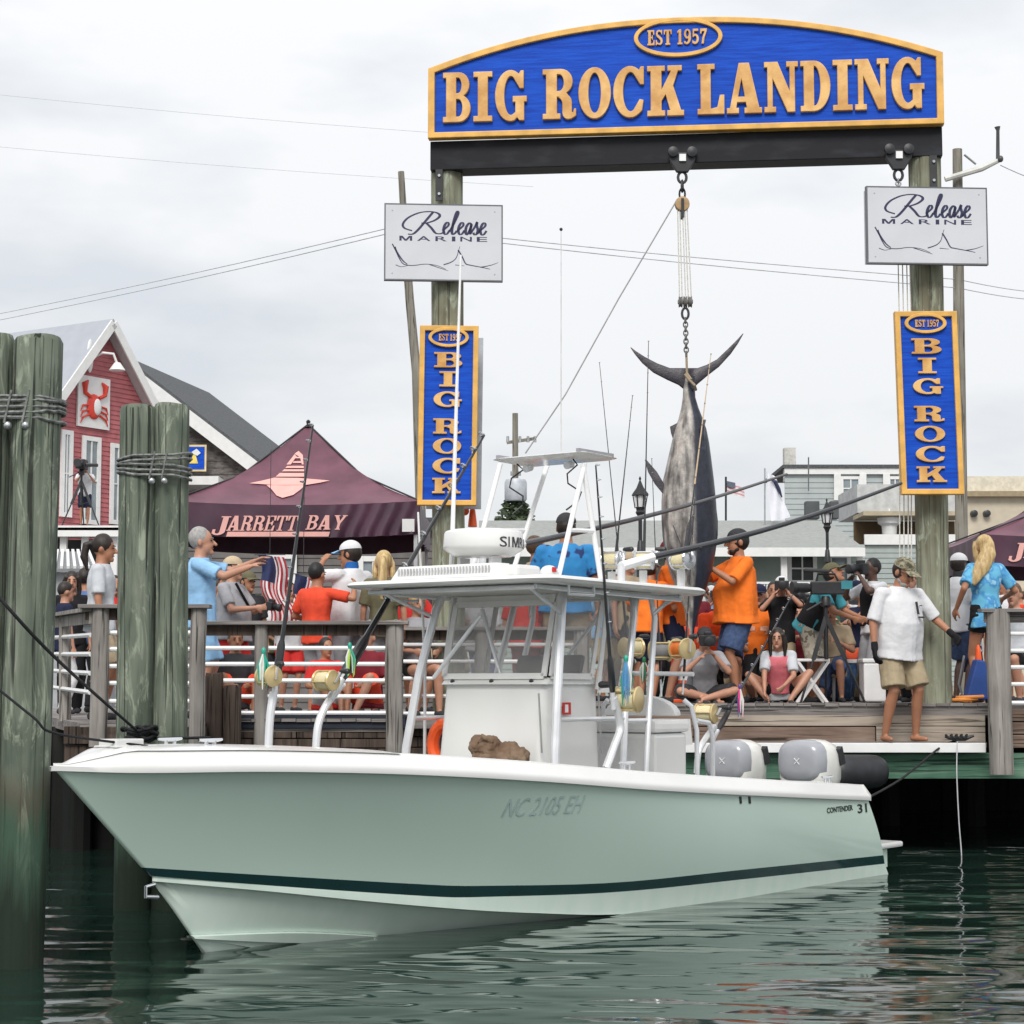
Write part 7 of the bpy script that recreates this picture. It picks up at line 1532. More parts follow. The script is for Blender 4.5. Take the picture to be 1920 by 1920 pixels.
# ---------------- around the marlin
PPL['A'] = person('orange-shirted man in a red cap talking beside the marlin, facing right', 1258, 21.3, ZR, 1008, yaw=78, shirt=ORANGE, pants=NAVY, cap=MAROONC, skin=skin_l, glasses=True, hL=(-.05, .34, -.06), hR=(-.08, .32, -.2), beard=H_BROWN)
person('orange-shirted man in a grey cap working behind the rods, back to us', 1213, 21.0, ZR, 1040, yaw=150, shirt=ORANGE, pants=NAVY, cap=GREY, skin=skin_t, hL=(.0, .3, -.25), hR=(.0, .3, -.25), lean=10, fat=.02)
PPL['O'] = person('big man in an orange tee, denim shorts and black cap clapping before the marlin', 1388, 20.85, ZR, 988, yaw=-76, shirt=ORANGE, pants=DENIM, cap=CHAR, capbrim=cloth('dark_brim', (.05, .05, .055)), skin=skin_t, beard=H_BLACK, hair=H_BLACK, hL=(-.05, .36, -.06), hR=(-.16, .36, .04), palms=[(0, .7, .3), (0, -.7, .3)], curl=.15, fat=.095, vox=.0105, hem=-.13, sleeve=.95, fL=(.02, .09), fR=(.02, -.07))
person('man in a bright orange safety shirt crouching left of the clapping man', 1335, 22.0, ZR, h=1.72, hz=.5, yaw=20, lean=22, shirt=cloth('vivid_orange_cloth', (.85, .09, .02)), pants=BLACK, cap=BLACK, skin=skin_t, feet=[(.12, .25, 0), (.12, -.1, 0)], hL=(-.05, .35, -.1), hR=(-.1, .35, -.1))
person('kneeling person in navy cap and orange shirt right of the clapping man', 1425, 22.6, ZR, h=1.7, hz=.55, yaw=-10, shirt=ORANGE, pants=BLACK, cap=NAVY, skin=skin_l, feet=[(.1, .3, 0), (.1, -.1, 0)], hL=(-.05, .3, -.2), hR=(-.05, .3, -.2))
S1 = person('photographer in a grey tee sitting cross-legged on the boardwalk edge', 1314, 20.75, ZR, h=1.52, hz=.13, yaw=6, lean=24, shirt=GREY, pants=CHAR, feet=[(-.06, .42, -.02), (-.10, .34, -.02)], knees=(1.2, .5, .25), hL=(-.10, .26, .10), hR=(-.08, .28, .08), skin=skin_l, cap=CHAR, capback=True, shoes=CHAR, vox=.012)
hand_camera('black camera at the eye of the cross-legged photographer', S1['face']+Vector((0, -.03, -.02)), (0, -1, -.1), 1.1, .16)
S2 = person('laughing woman in a grey cardigan and pink top squatting beside the tripod', 1464, 20.85, ZR, h=1.46, hz=.17, yaw=-14, lean=26, shirt=LGREY, vest=PINK, pants=BLACK, plen='mini', feet=[(.16, .38, -.02), (.12, .44, -.02)], knees=(.8, .6, .6), hL=(-.06, .36, -.22), hR=(-.02, .36, -.3), skin=skin_l, fem=True, hair=H_DARK, hairstyle='long', vox=.012)
P1 = person('photographer in a white cap and black shirt with camera raised', 1468, 22.2, ZR, 1078, yaw=-8, shirt=BLACK, pants=KHAKI, cap=WHITE, skin=skin_l, hL=(-.10, .25, .12), hR=(-.08, .27, .08))
hand_camera('black camera with long lens raised by the white-capped photographer', P1['face'], (-.1, -1, -.05), 1.1, .18)
P2 = person('cameraman in a teal shirt and camouflage shorts bent over the tripod', 1516, 21.9, ZR, h=1.62, yaw=62, lean=32, shirt=TEAL, vest=BLACK, pants=CAMOS, cap=OLIVE, skin=skin_t, hL=(-.02, .42, -.10), hR=(-.08, .4, -.12), head=(-24, 0))
P3 = person('photographer with black curly hair in a white shirt aiming left', 1640, 22.2, ZR, 1048, yaw=-62, shirt=WHITE, vest=BLACK, pants=GREY, plen='long', hair=H_BLACK, skin=skin_d, hL=(-.10, .26, .12), hR=(-.08, .27, .06))
hand_camera('black camera with a flash aimed left by the curly-haired photographer', P3['face'], (-.85, -.5, -.03), 1.2, .15)
person('slim man in black jeans and a grey tee deep in the crowd', 1578, 24.2, ZR, 1120, yaw=15, shirt=CHAR, pants=DENIM, plen='long', hair=H_BROWN, skin=skin_l, hL=(-.1, .3, -.05), hR=(-.1, .3, -.1))
person('man in blue jeans behind the tripod legs', 1598, 23.6, ZR, 1160, yaw=-20, shirt=MAROONC, pants=cloth('blue_jeans', (.06, .13, .27), scale=15, var=.2), plen='long', hair=H_BROWN, skin=skin_t)
person('person in green shirt and black bag behind the tripod', 1545, 23.4, ZR, 1102, yaw=10, shirt=GREEN, pants=OLIVE, hair=H_BROWN, skin=skin_l, cap=GREY)
person('tall onlooker in black trousers behind the gloved man', 1712, 22.6, ZR, 1072, yaw=-30, shirt=BLACK, pants=BLACK, plen='long', hair=H_BROWN, skin=skin_l)
person('onlooker in a pale shirt behind the clapping man', 1408, 24.5, ZR, 1092, yaw=0, shirt=NAVY, pants=CHAR, hair=H_DARK, skin=skin_t)
person('onlooker in dark red between the marlin and clapping man', 1305, 23.6, ZR, 1090, yaw=25, shirt=MAROONC, pants=BLACK, hair=H_DARK, skin=skin_t)
person('onlooker with tan hat behind the orange-shirted pair', 1178, 24.6, ZR, 1032, yaw=40, shirt=TAN, pants=CHAR, cap=TAN, skin=skin_l)
G1 = _g1 = person('heavy man in a white tee, camouflage cap and black gloves stepping along the ledge', 1684, 19.98, zl, 1040, yaw=26, shirt=WHITE, pants=KHAKI, cap=CAMO, skin=skin_t, glasses=True, gloves=BLACK, fat=.062, vox=.0105, hR=(.10, .02, -.52), hL=(.20, .26, -.36), head=(26, 12), beard=H_GREY, hem=-.14, sleeve=.95, barefoot=True, fL=(.08, .02), fR=(.03, -.04), lean=6, curl=.6, palms=[(0, -.4, -1), (.8, -.3, 0)])
g_, kk = G1['t'], G1['k']
def torso_front(x, z):      # a point on the front of the shirt, in the man's own frame
    best = None
    return Vector((x*kk, -(.128+.085*1.02-(x*x)*.9)*kk-.01-(.03 if z < 1.25 else 0)*kk, z*kk))
b = MB()
for x0, x1, z0, z1 in ((.07, .078, 1.20, 1.32), (.085, .145, 1.165, 1.18), (.125, .14, 1.28, 1.288)):
    P = [torso_front(x, z) for x, z in ((x0, z0), (x1, z0), (x1, z1), (x0, z1))]; b.add(P+[p+Vector((0, .03, 0)) for p in P], [(0, 1, 2, 3), (7, 6, 5, 4), (0, 4, 5, 1), (1, 5, 6, 2), (2, 6, 7, 3), (3, 7, 4, 0)])
b.build('shirt_print', CHAR, g_, local=True, smooth=0)
person('man in a white tee and black and white cap half behind the right post', 1802, 21.6, ZR, 1034, yaw=130, shirt=WHITE, pants=DENIM, cap=WHITE, capbrim=BLACK, skin=skin_d, neck=CHAR)
person('woman in a sky blue fishing shirt with blown blonde hair, back to us', 1852, 20.9, ZR, 1004, yaw=198, shirt=FISHP, pants=BLACK, plen='mini', hair=H_BLOND, hairstyle='blown', fem=True, skin=skin_t, hL=(.16, .05, -.42), hR=(.18, .22, -.3), vox=.012, hem=-.14, neck=BLUEN, barefoot=True)
person('child in blue print behind the right post', 1822, 22.6, ZR, 1120, yaw=150, shirt=cloth('pale_blue_cloth', (.45, .55, .68)), pants=NAVY, hair=H_BROWN, skin=skin_l)
person('seated person in grey behind the right railing', 1905, 21.4, ZR, h=1.7, hz=.5, yaw=-30, shirt=LGREY, pants=BLACK, feet=[(.12, .3, 0), (.12, .1, 0)], hair=H_BROWN, skin=skin_l)
# photographer on the porch roof of the red house
PP = person('photographer in navy shorts behind a tripod on the porch of the red house', 152, 49.2, at(150, 988, 49.2).z, 868, yaw=15, shirt=WHITE, pants=NAVY, skin=skin_t, hair=H_DARK, hL=(-.1, .3, .0), hR=(-.1, .3, .02), vox=.03, group='people crowding the dock')

# the rest of the crowd, pressed together further back: each with its own clothes, place and stance
crowd = [  # pixel, head top, depth, yaw, shirt, trousers, cap, hair, skin, label
 (1160, 1062, 25.6, 30, NAVY, KHAKI, WHITE, 0, 0, 'onlooker in navy with a white cap behind the hard top rods'), (1290, 1076, 24.8, 10, WHITE, NAVY, None, 1, 1, 'onlooker in white with dark hair behind the marlin head'),
 (1352, 1104, 24.9, -30, BLACK, OLIVE, BLACK, 0, 0, 'onlooker in black with a black cap behind the clapping man'), (1442, 1106, 25.3, -12, LGREY, NAVY, None, 2, 0, 'blonde onlooker in pale grey left of the white-capped photographer'),
 (1496, 1092, 25.8, 18, SKYB, KHAKI, TAN, 0, 1, 'onlooker in sky blue with a tan cap behind the cameraman'), (1566, 1100, 26.2, -25, CORAL, CHAR, None, 1, 0, 'onlooker in coral red behind the tripod head'),
 (1610, 1086, 25.4, -35, CHAR, KHAKI, NAVY, 0, 1, 'onlooker in charcoal with a navy cap beside the curly-haired photographer'), (1668, 1098, 25.0, -20, TEAL, BLACK, None, 2, 0, 'blonde onlooker in teal behind the gloved man'),
 (1700, 1080, 26.3, -50, RED, NAVY, RED, 0, 1, 'onlooker in red with a red cap near the right post'), (1776, 1088, 25.2, -60, GREY, KHAKI, WHITE, 0, 0, 'onlooker in grey with a white cap behind the right post'),
 (1886, 1078, 25.0, -40, WHITE, DENIM, None, 1, 1, 'onlooker in white and denim right of the blonde woman'), (1916, 1096, 24.0, -70, CORAL, CHAR, TAN, 0, 0, 'onlooker in coral with a tan cap at the right edge'),
 (1238, 1090, 24.2, 45, OLIVE, BLACK, None, 1, 0, 'onlooker in olive behind the orange-shirted pair'), (1122, 1070, 25.0, 60, LBLUE, KHAKI, None, 2, 0, 'blonde onlooker in light blue behind the hard top'),
 (850, 1092, 25.5, 40, NAVY, KHAKI, CHAR, 0, 1, 'onlooker in navy with a charcoal cap behind the windshield'), (902, 1098, 24.6, 20, WHITE, DENIM, None, 1, 0, 'onlooker in white behind the left windshield panel'),
 (806, 1084, 24.2, 60, CHAR, TAN, None, 1, 1, 'onlooker in charcoal behind the left hard top leg'), (540, 1092, 24.4, 30, WHITE, RED, None, 1, 0, 'onlooker in white and red between the striped flags'),
 (628, 1100, 25.0, -20, NAVY, KHAKI, NAVY, 0, 0, 'onlooker in navy with a navy cap under the tent'), (500, 1108, 25.4, 60, OLIVE, CHAR, None, 2, 0, 'blonde onlooker in olive under the left half of the tent'),
 (404, 1084, 24.0, 70, BLACK, CHAR, None, 1, 1, 'onlooker in black behind the pointing man'), (690, 1080, 24.6, 10, PINK, WHITE, None, 2, 0, 'blonde onlooker in pink under the right half of the tent'),
 (755, 1094, 25.8, -15, GREY, NAVY, OLIVE, 0, 1, 'onlooker in grey with an olive cap right of the blonde woman in olive'), (212, 1080, 25.0, 20, RED, CHAR, None, 1, 0, 'onlooker in red seen between the left pilings')]
for i, (px, yt, Y, yw, shc, pac, cpc, hrc, skc, lab) in enumerate(crowd):
    rnd = random.Random(i); person(lab, px, Y, (ZR if px > 1000 else ZL), yt, yaw=yw, shirt=shc, pants=pac, plen='long' if i % 3 == 0 else 'short', cap=cpc, hair=(H_BROWN, H_DARK, H_BLOND)[hrc], hairstyle='long' if hrc == 2 else 'short', fem=hrc == 2, skin=(skin_l, skin_t)[skc], vox=.02, fat=rnd.uniform(0, .05), hL=(rnd.uniform(-.1, .08), rnd.uniform(.05, .3), rnd.uniform(-.52, .05)), hR=(rnd.uniform(-.1, .08), rnd.uniform(.05, .3), rnd.uniform(-.52, -.1)), glasses=i % 4 == 1)
low = [(1284, 23.0, 15, CORAL, NAVY, 'child in coral crouching behind the cross-legged photographer'), (1372, 23.4, -5, BLUEN, KHAKI, 'person in royal blue crouching behind the clapping man'), (1492, 22.9, 5, MAROONC, CHAR, 'person in maroon kneeling beside the white stool'), (1560, 22.4, -10, TAN, DENIM, 'person in tan kneeling behind the tripod legs'), (1352, 22.4, 10, WHITE, BLACK, 'girl in white kneeling behind the clapping man legs')]
for i, (px, Y, yw, shc, pac, lab) in enumerate(low): person(lab, px, Y, ZR, h=1.6, hz=.42, yaw=yw, lean=12, shirt=shc, pants=pac, feet=[(.12, .28, 0), (.12, -.1, 0)], hL=(-.08, .3, -.1), hR=(-.06, .3, -.05), hair=(H_DARK, H_BROWN)[i % 2], skin=skin_l, vox=.018)

more = [(1452, 1092, 24.0, -5, MAROONC, BLACK, None, 1, 1, 'dark-haired onlooker in maroon directly left of the raised white cap'), (1484, 1100, 23.2, 20, GREY, NAVY, CHAR, 0, 0, 'onlooker in grey with a charcoal cap right of the raised white cap'), (1586, 1096, 24.8, -30, WHITE, CHAR, BLACK, 1, 0, 'onlooker in white with a black cap behind the video camera'), (1618, 1104, 23.4, 25, NAVY, KHAKI, None, 0, 1, 'onlooker in navy between the video camera and curly-haired photographer'),
 (1560, 1140, 23.0, 5, RED, DENIM, NAVY, 0, 0, 'short onlooker in red with a navy cap framed by the tripod legs'), (1335, 1096, 25.8, 15, LBLUE, CHAR, WHITE, 1, 0, 'onlooker in light blue with a white cap beside the marlin snout'),
 (1436, 1118, 23.6, -15, BLACK, CHAR, BLACK, 1, 1, 'onlooker in black with a black cap left of the stool, behind the squatting woman'), (1508, 1112, 24.6, 10, CHAR, NAVY, None, 1, 0, 'dark-haired onlooker in charcoal right behind the white stool'),
 (1532, 1128, 25.0, -20, WHITE, KHAKI, NAVY, 0, 0, 'onlooker in white with a navy cap directly behind the tripod'), (1626, 1118, 24.4, 15, BLACK, DENIM, None, 1, 1, 'onlooker in black with phone behind the white box'),
 (1652, 1130, 25.6, -10, MAROONC, CHAR, CHAR, 0, 0, 'onlooker in maroon with a charcoal cap behind the white box'), (1270, 1110, 25.4, -30, BLACK, NAVY, None, 0, 1, 'onlooker in black left of the clapping man hands'),
 (1402, 1126, 25.8, 20, OLIVE, CHAR, WHITE, 0, 1, 'onlooker in olive with a white cap between clapping man and photographers'), (1688, 1124, 24.9, -30, NAVY, CHAR, None, 2, 0, 'blonde onlooker in navy beside the right post')]
for i, (px, yt, Y, yw, shc, pac, cpc, hrc, skc, lab) in enumerate(more):
    q_ = person(lab, px, Y, ZR, yt, yaw=yw, shirt=shc, pants=pac, plen='long', cap=cpc, hair=(H_BROWN, H_DARK, H_BLOND)[hrc], hairstyle='long' if hrc == 2 else 'short', fem=hrc == 2, skin=(skin_l, skin_t)[skc], vox=.02, hL=(-.10, .26, .10), hR=(-.08, .28, .06))
    if i % 2: hand_camera('black camera raised by the '+' '.join(lab.replace('directly ', '').split()[:7]), q_['face'], q_['hf'], .9, .12)
# ================================================================ FISHING GEAR, ROPES, SMALL THINGS
def BW(p): return BM @ Vector(p)
rod_black = M('rod_black', (.012, .012, .014), rough=.3, coat=.4); gold_m = M('gold_anodised', (.60, .47, .24), rough=.32, metal=.45, var=.1); line_cream = M('cream_line', (.66, .58, .36), rough=.8, var=.12, scale=60, st=(1, 1, 6)); silver = M('silver_reel', (.55, .56, .58), rough=.25, metal=.8)
def reel(label, c, d, k=1., frame_m=None, spool_m=None, side=1, ax=None):
    """lever-drag reel: two side plates, posts, spool of line, crank, foot"""
    d = Vector(d).normalized(); ax = Vector(ax) if ax else Vector((d.y, -d.x, 0)); ax = (ax-d*ax.dot(d)).normalized(); n = d.cross(ax)
    t = thing('fishing_reel', label, 'fishing reel', c, group='fishing reels on the rods'); fm = frame_m or gold_m
    for s in (-1, 1): b = MB(); b.lathe([(.02*k, -.012), (.062*k, -.012), (.067*k, 0), (.062*k, .010), (.03*k, .018), (.01*k, .02)], c+ax*(s*.058*k), ax*s, 18); b.build('side_plate', fm, t, smooth=30)
    b = MB(); b.lathe([(.055*k, -.05*k), (.05*k, -.045*k), (.054*k, 0), (.05*k, .045*k), (.055*k, .05*k)], c, ax, 18); b.build('spool', spool_m or line_cream, t, smooth=30)
    for a in (40, 140, 220, 320): q = c+d*(.06*k*math.cos(R(a)))+n*(.06*k*math.sin(R(a))); b = MB(); b.cyl(q-ax*.058*k, q+ax*.058*k, .006*k, n=6); b.build('frame_post', fm, t)
    b = MB(); e_ = c+ax*(side*.085*k); b.bar(e_-d*.02*k, e_+d*.075*k, .016*k, .010*k); b.build('crank', silver, t, smooth=0); b = MB(); b.cap(e_+d*.075*k, e_+d*.075*k+ax*(side*.05*k), .014*k, .018*k, 8); b.build('crank_knob', black_metal, t)
    return t
def rod(label, butt, tip, reel_at=None, grip=.22, kr=1., tanpart=False, thick=1., reel_side=1, n_off=.07, rl=None, frame_m=None, spool_m=None, off=None):
    butt, tip = Vector(butt), Vector(tip); d = (tip-butt); L = d.length; dn = d.normalized(); t = thing('fishing_rod', label, 'fishing rod', butt, group='fishing rods standing in holders')
    b = MB(); b.cyl(butt, butt+dn*(.07*L), .016*thick, .014*thick); b.build('butt', alu, t)
    b = MB(); b.tube([butt+dn*(.07*L), butt+dn*(.10*L), butt+dn*(grip*L*.9), butt+dn*(grip*L)], [.014*thick, .022*thick, .020*thick, .013*thick], 10); b.build('foregrip', rod_black, t)
    if tanpart:
        b = MB(); b.tube([butt+dn*(grip*L), butt+dn*(.45*L)], [.010*thick, .009*thick], 8); b.build('blank', rod_black, t)
        b = MB(); b.tube([butt+dn*(.45*L), tip], [.011*thick, .005*thick], 8); b.build('rod_blank_tip', M('tan_blank', (.58, .42, .26), rough=.4), t)
    else: b = MB(); b.tube([butt+dn*(grip*L), butt+dn*(.6*L), tip], [.0115*thick, .008*thick, .0045*thick], 8); b.build('blank', rod_black, t)
    ax = Vector((dn.y, -dn.x, 0)); ax = ax.normalized() if ax.length > .05 else BP.copy(); nn = dn.cross(ax).normalized()
    if off is None: off = (butt*0+nn)
    for f in (.36, .48, .6, .7, .79, .87, .94, 1.0):
        q = butt+dn*(f*L)+off*.016*thick; b = MB(); b.tube([q+ax*(.0105*thick*math.cos(2*math.pi*j/10))+nn*(.0105*thick*math.sin(2*math.pi*j/10)) for j in range(11)], .0032*thick, 5, cap=False); b.build('guide', silver, t)
        b = MB(); b.bar(butt+dn*(f*L), q, .007*thick, .012*thick); b.build('guide_foot', silver, t, smooth=0)
    if rl: c = Vector(reel_at) if reel_at is not None else butt+dn*(.11*L)+off*.075; reel(rl, c, dn, kr, frame_m, spool_m, reel_side); 
    return t
def lure(label, p, L_, cols, seed, spread=.035):
    rnd = random.Random(seed); p = Vector(p); t = thing('fishing_lure', label, 'fishing lure', p-Vector((0, 0, L_)), group='skirted lures hung on the rods')
    b = MB(); b.lathe([(.004, .03), (.014, .02), (.018, 0), (.012, -.02)], p, (0, 0, 1), 10); b.build('lure_head', cols[0], t)
    for k in range(11):
        a = rnd.uniform(0, 6.28); r_ = rnd.uniform(.3, 1)*spread; q = p+Vector((r_*math.cos(a), r_*math.sin(a), -L_*rnd.uniform(.75, 1.05))); b = MB(); b.tube([p+Vector((0, 0, -.01)), p.lerp(q, .45)+Vector((r_*.6*math.cos(a), r_*.6*math.sin(a), 0)), q], [.009, .011, .003], 5); b.build('skirt_strand', cols[k % len(cols)], t)
TEALL = M('teal_skirt', (.03, .36, .26), rough=.3); GREENL = M('lime_skirt', (.45, .68, .12), rough=.35); WHITEL = M('pearl_skirt', (.70, .72, .66), rough=.3); PINKL = M('hot_pink_skirt', (.85, .06, .26), rough=.35); PURPL = M('purple_skirt', (.10, .05, .22), rough=.35); BLUEL = M('blue_skirt', (.10, .30, .55), rough=.35)
# bow rods with bent holders
def holder(pts, v): b = MB(); P = [bp(x, y, v) for x, y in pts]; P[0].z -= .05; b.tube([Vector(p) for p in smooth_path([tuple(q) for q in P], 5)], .030, 10); b.build('rod_holder', alu, boat, local=True)
holder([(503, 1396), (505, 1362), (508, 1330), (513, 1298)], -.80); holder([(592, 1397), (597, 1358), (612, 1322), (640, 1284)], -.90)
holder([(1136, 1428), (1152, 1398), (1163, 1366), (1158, 1335), (1150, 1308)], .95); holder([(1306, 1440), (1310, 1410), (1322, 1386), (1340, 1362)], -.90)
camoff = lambda p: (Vector((0, 0, H))-p).normalized()
def rr(label, rl, b0, t0, v0, v1, rc, off=None, **k):
    B0, T0 = BW(bp(*b0, v0)), BW(bp(*t0, v1)); return rod(label, B0, T0, BW(bp(*rc, v0))+Vector((0, -.05, 0)), rl=rl, off=off or Vector((-.7, -.6, .1)).normalized(), **k)
rr('tall black rod standing at the bow in front of the maroon tent', 'cream and gold reel on the upright bow rod', (512, 1318), (587, 797), -.80, -.72, (505, 1268), kr=1.15, thick=1.5)
rr('long black rod leaning across the upright blue sign', 'cream and gold reel on the rod leaning from the bow', (618, 1312), (908, 816), -.90, -.9, (612, 1276), kr=1.2, thick=2.1)
rr('thick black rod standing at the port side behind the console', 'large cream reel on the rod behind the console', (1151, 1330), (1117, 872), .95, 1.0, (1176, 1312), kr=1.5, thick=1.25, off=Vector((.8, -.5, 0)))
rr('black rod leaning right at the stern over the outboards', 'gold reel with silver side plate on the stern rod', (1334, 1392), (1490, 1108), -.90, -1.3, (1322, 1338), kr=1.5, thick=1.4, off=Vector((-.8, -.5, .2)))
lure('teal and pearl skirted lure hanging on the upright bow rod', BW(bp(506, 1222, -.8))+Vector((-.03, -.12, 0)), .26, [TEALL, TEALL, WHITEL], 1); lure('lime and teal lure hanging on the leaning bow rod', BW(bp(658, 1212, -.9))+Vector((0, -.1, 0)), .24, [TEALL, GREENL, GREENL, WHITEL], 2)
lure('teal and pale blue lure hanging by the large cream reel', BW(bp(1172, 1236, .95))+Vector((0, -.12, 0)), .34, [TEALL, BLUEL, WHITEL], 3); lure('purple and hot pink lure hanging on the stern rod', BW(bp(1385, 1288, -.9))+Vector((0, -.1, 0)), .30, [PURPL, PINKL, WHITEL, PURPL], 4)
# rods in the seat back, gold reels in a row
for i, (x, y, tx, ty, sp__, lb) in enumerate(((1183, 1215, 1124, 680, line_cream, 'left'), (1237, 1221, 1222, 860, M('grey_line_spool', (.2, .2, .2), rough=.7), 'middle'), (1277, 1217, 1306, 880, M('orange_line_spool', (.72, .17, .02), rough=.6), 'right'))):
    c = BW(bu(x, y, 2.05)); B0 = BW(bu(x+3, y+85, 2.05)); T0 = BW(bu(tx, ty, 1.9))
    rod(('thin black rod in the seat rack, its cream reel nearest the console', 'thin black rod in the seat rack with a grey spooled gold reel', 'thin black rod in the seat rack with an orange spooled gold reel')[i], B0, T0, c+Vector((0, -.07, 0)), rl=('gold reel with cream line in the row of three behind the seat', 'gold reel with grey line in the row of three behind the seat', 'gold reel with orange line in the row of three behind the seat')[i], kr=1.35, spool_m=sp__, thick=.55, off=Vector((0, -1, 0)), grip=.3)
lure('teal tassel lure under the cream gold reel in the row', BW(bu(1178, 1240, 2.05))+Vector((0, -.1, 0)), .26, [TEALL, WHITEL, TEALL], 6); lure('red and green lure under the middle gold reel', BW(bu(1206, 1238, 2.05))+Vector((0, -.1, 0)), .2, [M('green_skirt', (.03, .22, .10)), WHITEL, red], 7)
tub('rod_rack', [BI @ BW(bu(1165, 1262, 2.1)), BI @ BW(bu(1300, 1264, 2.1))], .02)
# rods in launchers at the back of the hard top
for i, (x, tx, ty, tan_, lb) in enumerate(((1147, 1186, 742, False, 'thin black rod in the hard top rack nearest the tower'), (1206, 1216, 640, False, 'slim black rod in the middle of the hard top rack'), (1277, 1333, 664, True, 'tan tipped rod in the hard top rack before the marlin'))):
    q = bu(x, 1094, 3.0); B0 = BW(q); T0 = BW(bu(tx, ty, 2.6)); 
    rod(lb, B0-Vector((0, 0, .08)), T0, B0+Vector((0, -.1, .18)), rl=('silver reel at the hard top rack nearest the tower', 'silver reel in the middle of the hard top rack', 'silver reel at the hard top rack before the marlin')[i], kr=1.2, frame_m=silver, spool_m=line_cream, thick=.6, tanpart=tan_, off=Vector((0, -1, 0)), grip=.3)
    tub('rod_launcher', [Vector((q.x, q.y, TZ-.03)), Vector((q.x, q.y, TZ+.16))], .032, mat=white_paint)
# ---------------------------------------------------------------- ropes
def rope(label, pts, r_, mat, name='mooring_line', sag=0.):
    P = [Vector(p) for p in smooth_path([tuple(p) for p in pts], 8)]; b = MB(); b.tube(P, r_, 7); return tag(b.build(name, mat), label, 'rope', 'ropes and lines about the boat')
cz_ = zdeck(7.1)
coil = Vector(bz(266, 1390, cz_)); cw = BW(coil)
rope('black bow line stretched from the left edge down to the coil on the bow', [at(-60, 1052, 11.2), at(90, 1220, 11.5), cw+Vector((-.03, 0, .07))], .0105, rope_black)
rope('slack black line sagging from the left edge to the bow tip', [at(-60, 1246, 11.5), at(60, 1343, 11.5), at(105, 1375, 11.6), BW((8.0, .1, zdeck(8.0)+.02))], .008, rope_black)
t = thing('rope_coil', 'heap of coiled black rope on the bow deck', 'rope', cw)
rnd = random.Random(9)
for k in range(9):
    b = MB(); rx, ry = rnd.uniform(.07, .13), rnd.uniform(.05, .09); o = cw+Vector((rnd.uniform(-.03, .05), rnd.uniform(-.03, .03), .012+.011*k)); a0 = rnd.uniform(0, 3)
    b.tube([o+Vector((rx*math.cos(a0+2*math.pi*j/18), ry*math.sin(a0+2*math.pi*j/18), .012*math.sin(j*1.1+k))) for j in range(19)], .0125, 6); b.build('rope_turn', rope_black, t)
b = MB(); b.tube([cw+Vector((.1, 0, .02)), cw+Vector((.25, .1, .02)), cw+Vector((.45, .32, .02))], .012, 6); b.build('rope_tail', rope_black, t)
ce = at(1795, 1388, 19.9)
rope('black stern line running up from the transom to the dock cleat', [BW((.42, .95, .62)), BW((.42, .95, .62)).lerp(at(1762, 1402, 19.85), .5)+Vector((0, 0, -.05)), at(1762, 1402, 19.85), ce], .011, rope_black)
t = thing('dock_cleat', 'black cleat wound with line on the white dock edge', 'cleat', at(1798, 1393, 19.88))
q = at(1798, 1385, 19.88); b = MB(); b.tube([q+Vector((-.14, 0, .02)), q+Vector((-.05, 0, 0)), q+Vector((.06, 0, 0)), q+Vector((.15, 0, .03))], [.012, .024, .024, .012], 8); b.build('cleat_horn', black_metal, t)
for k in range(4): b = MB(); b.tube([q+Vector((-.1+.05*k+.03*math.cos(a), .03*math.sin(a), .02+.02*math.cos(a*2))) for a in [j*.7 for j in range(10)]], .012, 6); b.build('rope_turn', rope_black, t)
rope('thin white line hanging from the dock cleat into the water', [at(1795, 1390, 19.75), at(1794, 1450, 19.74), at(1798, 1540, 19.74), at(1803, 1612, 19.75), at(1800, 1700, 19.75)], .006, M('thin_white_line', (.55, .55, .58), rough=.8), 'hanging_line')
rope('short teal rope hanging on the left dock face', [at(447, 1336, 18.7), at(446, 1370, 18.66), at(443, 1420, 18.66)], .014, M('teal_rope', (.08, .48, .36), rough=.8), 'hanging_line')
# ---------------------------------------------------------------- loose things on the boat
p = BW(bp(824, 1396, -.62)); t = thing('life_ring', 'orange life ring leaning behind the left hard top leg', 'life ring', p)
b = MB(); b.tube([p+Vector((.05, -.0, 0))+BP*(.13*math.cos(2*math.pi*j/20))+Vector((0, 0, .16*math.sin(2*math.pi*j/20))) for j in range(21)], .05, 10, cap=False); b.build('ring', M('orange_plastic', (.80, .10, .015), rough=.45), t)
p = BW(bp(935, 1404, .30)); b = MB(); rnd = random.Random(2)
pb = bp(935, 1404, .30)
for k in range(5): b.ell(p+Vector((-.13+.065*k, rnd.uniform(-.03, .03), -.05+(.045 if k < 2 else -.005)+rnd.uniform(-.01, .02))), (rnd.uniform(.09, .12), .12, rnd.uniform(.08, .10)), Matrix.Rotation(rnd.uniform(-.5, .5), 3, 'Y'), 12, 8)
b.box(p+Vector((0, 0, -.09)), (.38, .22, .10)); b.tube([p+Vector((-.16, -.08, .03)), p+Vector((-.12, -.1, .10)), p+Vector((-.05, -.09, .05))], .012, 6)
cg = thing('canvas_bag', 'crumpled brown canvas bag lying before the console', 'bag', p+Vector((0, 0, -.12)))
b.v = [WM[cg.name].inverted() @ q for q in b.v]; organic(b, 'bag_cloth', M('brown_canvas', (.13, .075, .045), rough=.9, col2=(.22, .15, .10), scale=8), cg, .008, 2, .03); _fm = PENDING[-1].modifiers['folds']; _fm.texture = _clouds2; _fm.strength = .05
b = MB(); b.box((5.0, 0, (pb.z-.12+.32)/2), (.62, .75, pb.z-.12-.32)); b.build('forward_seat', gel_white, boat, local=True, smooth=0, bevel=.03)
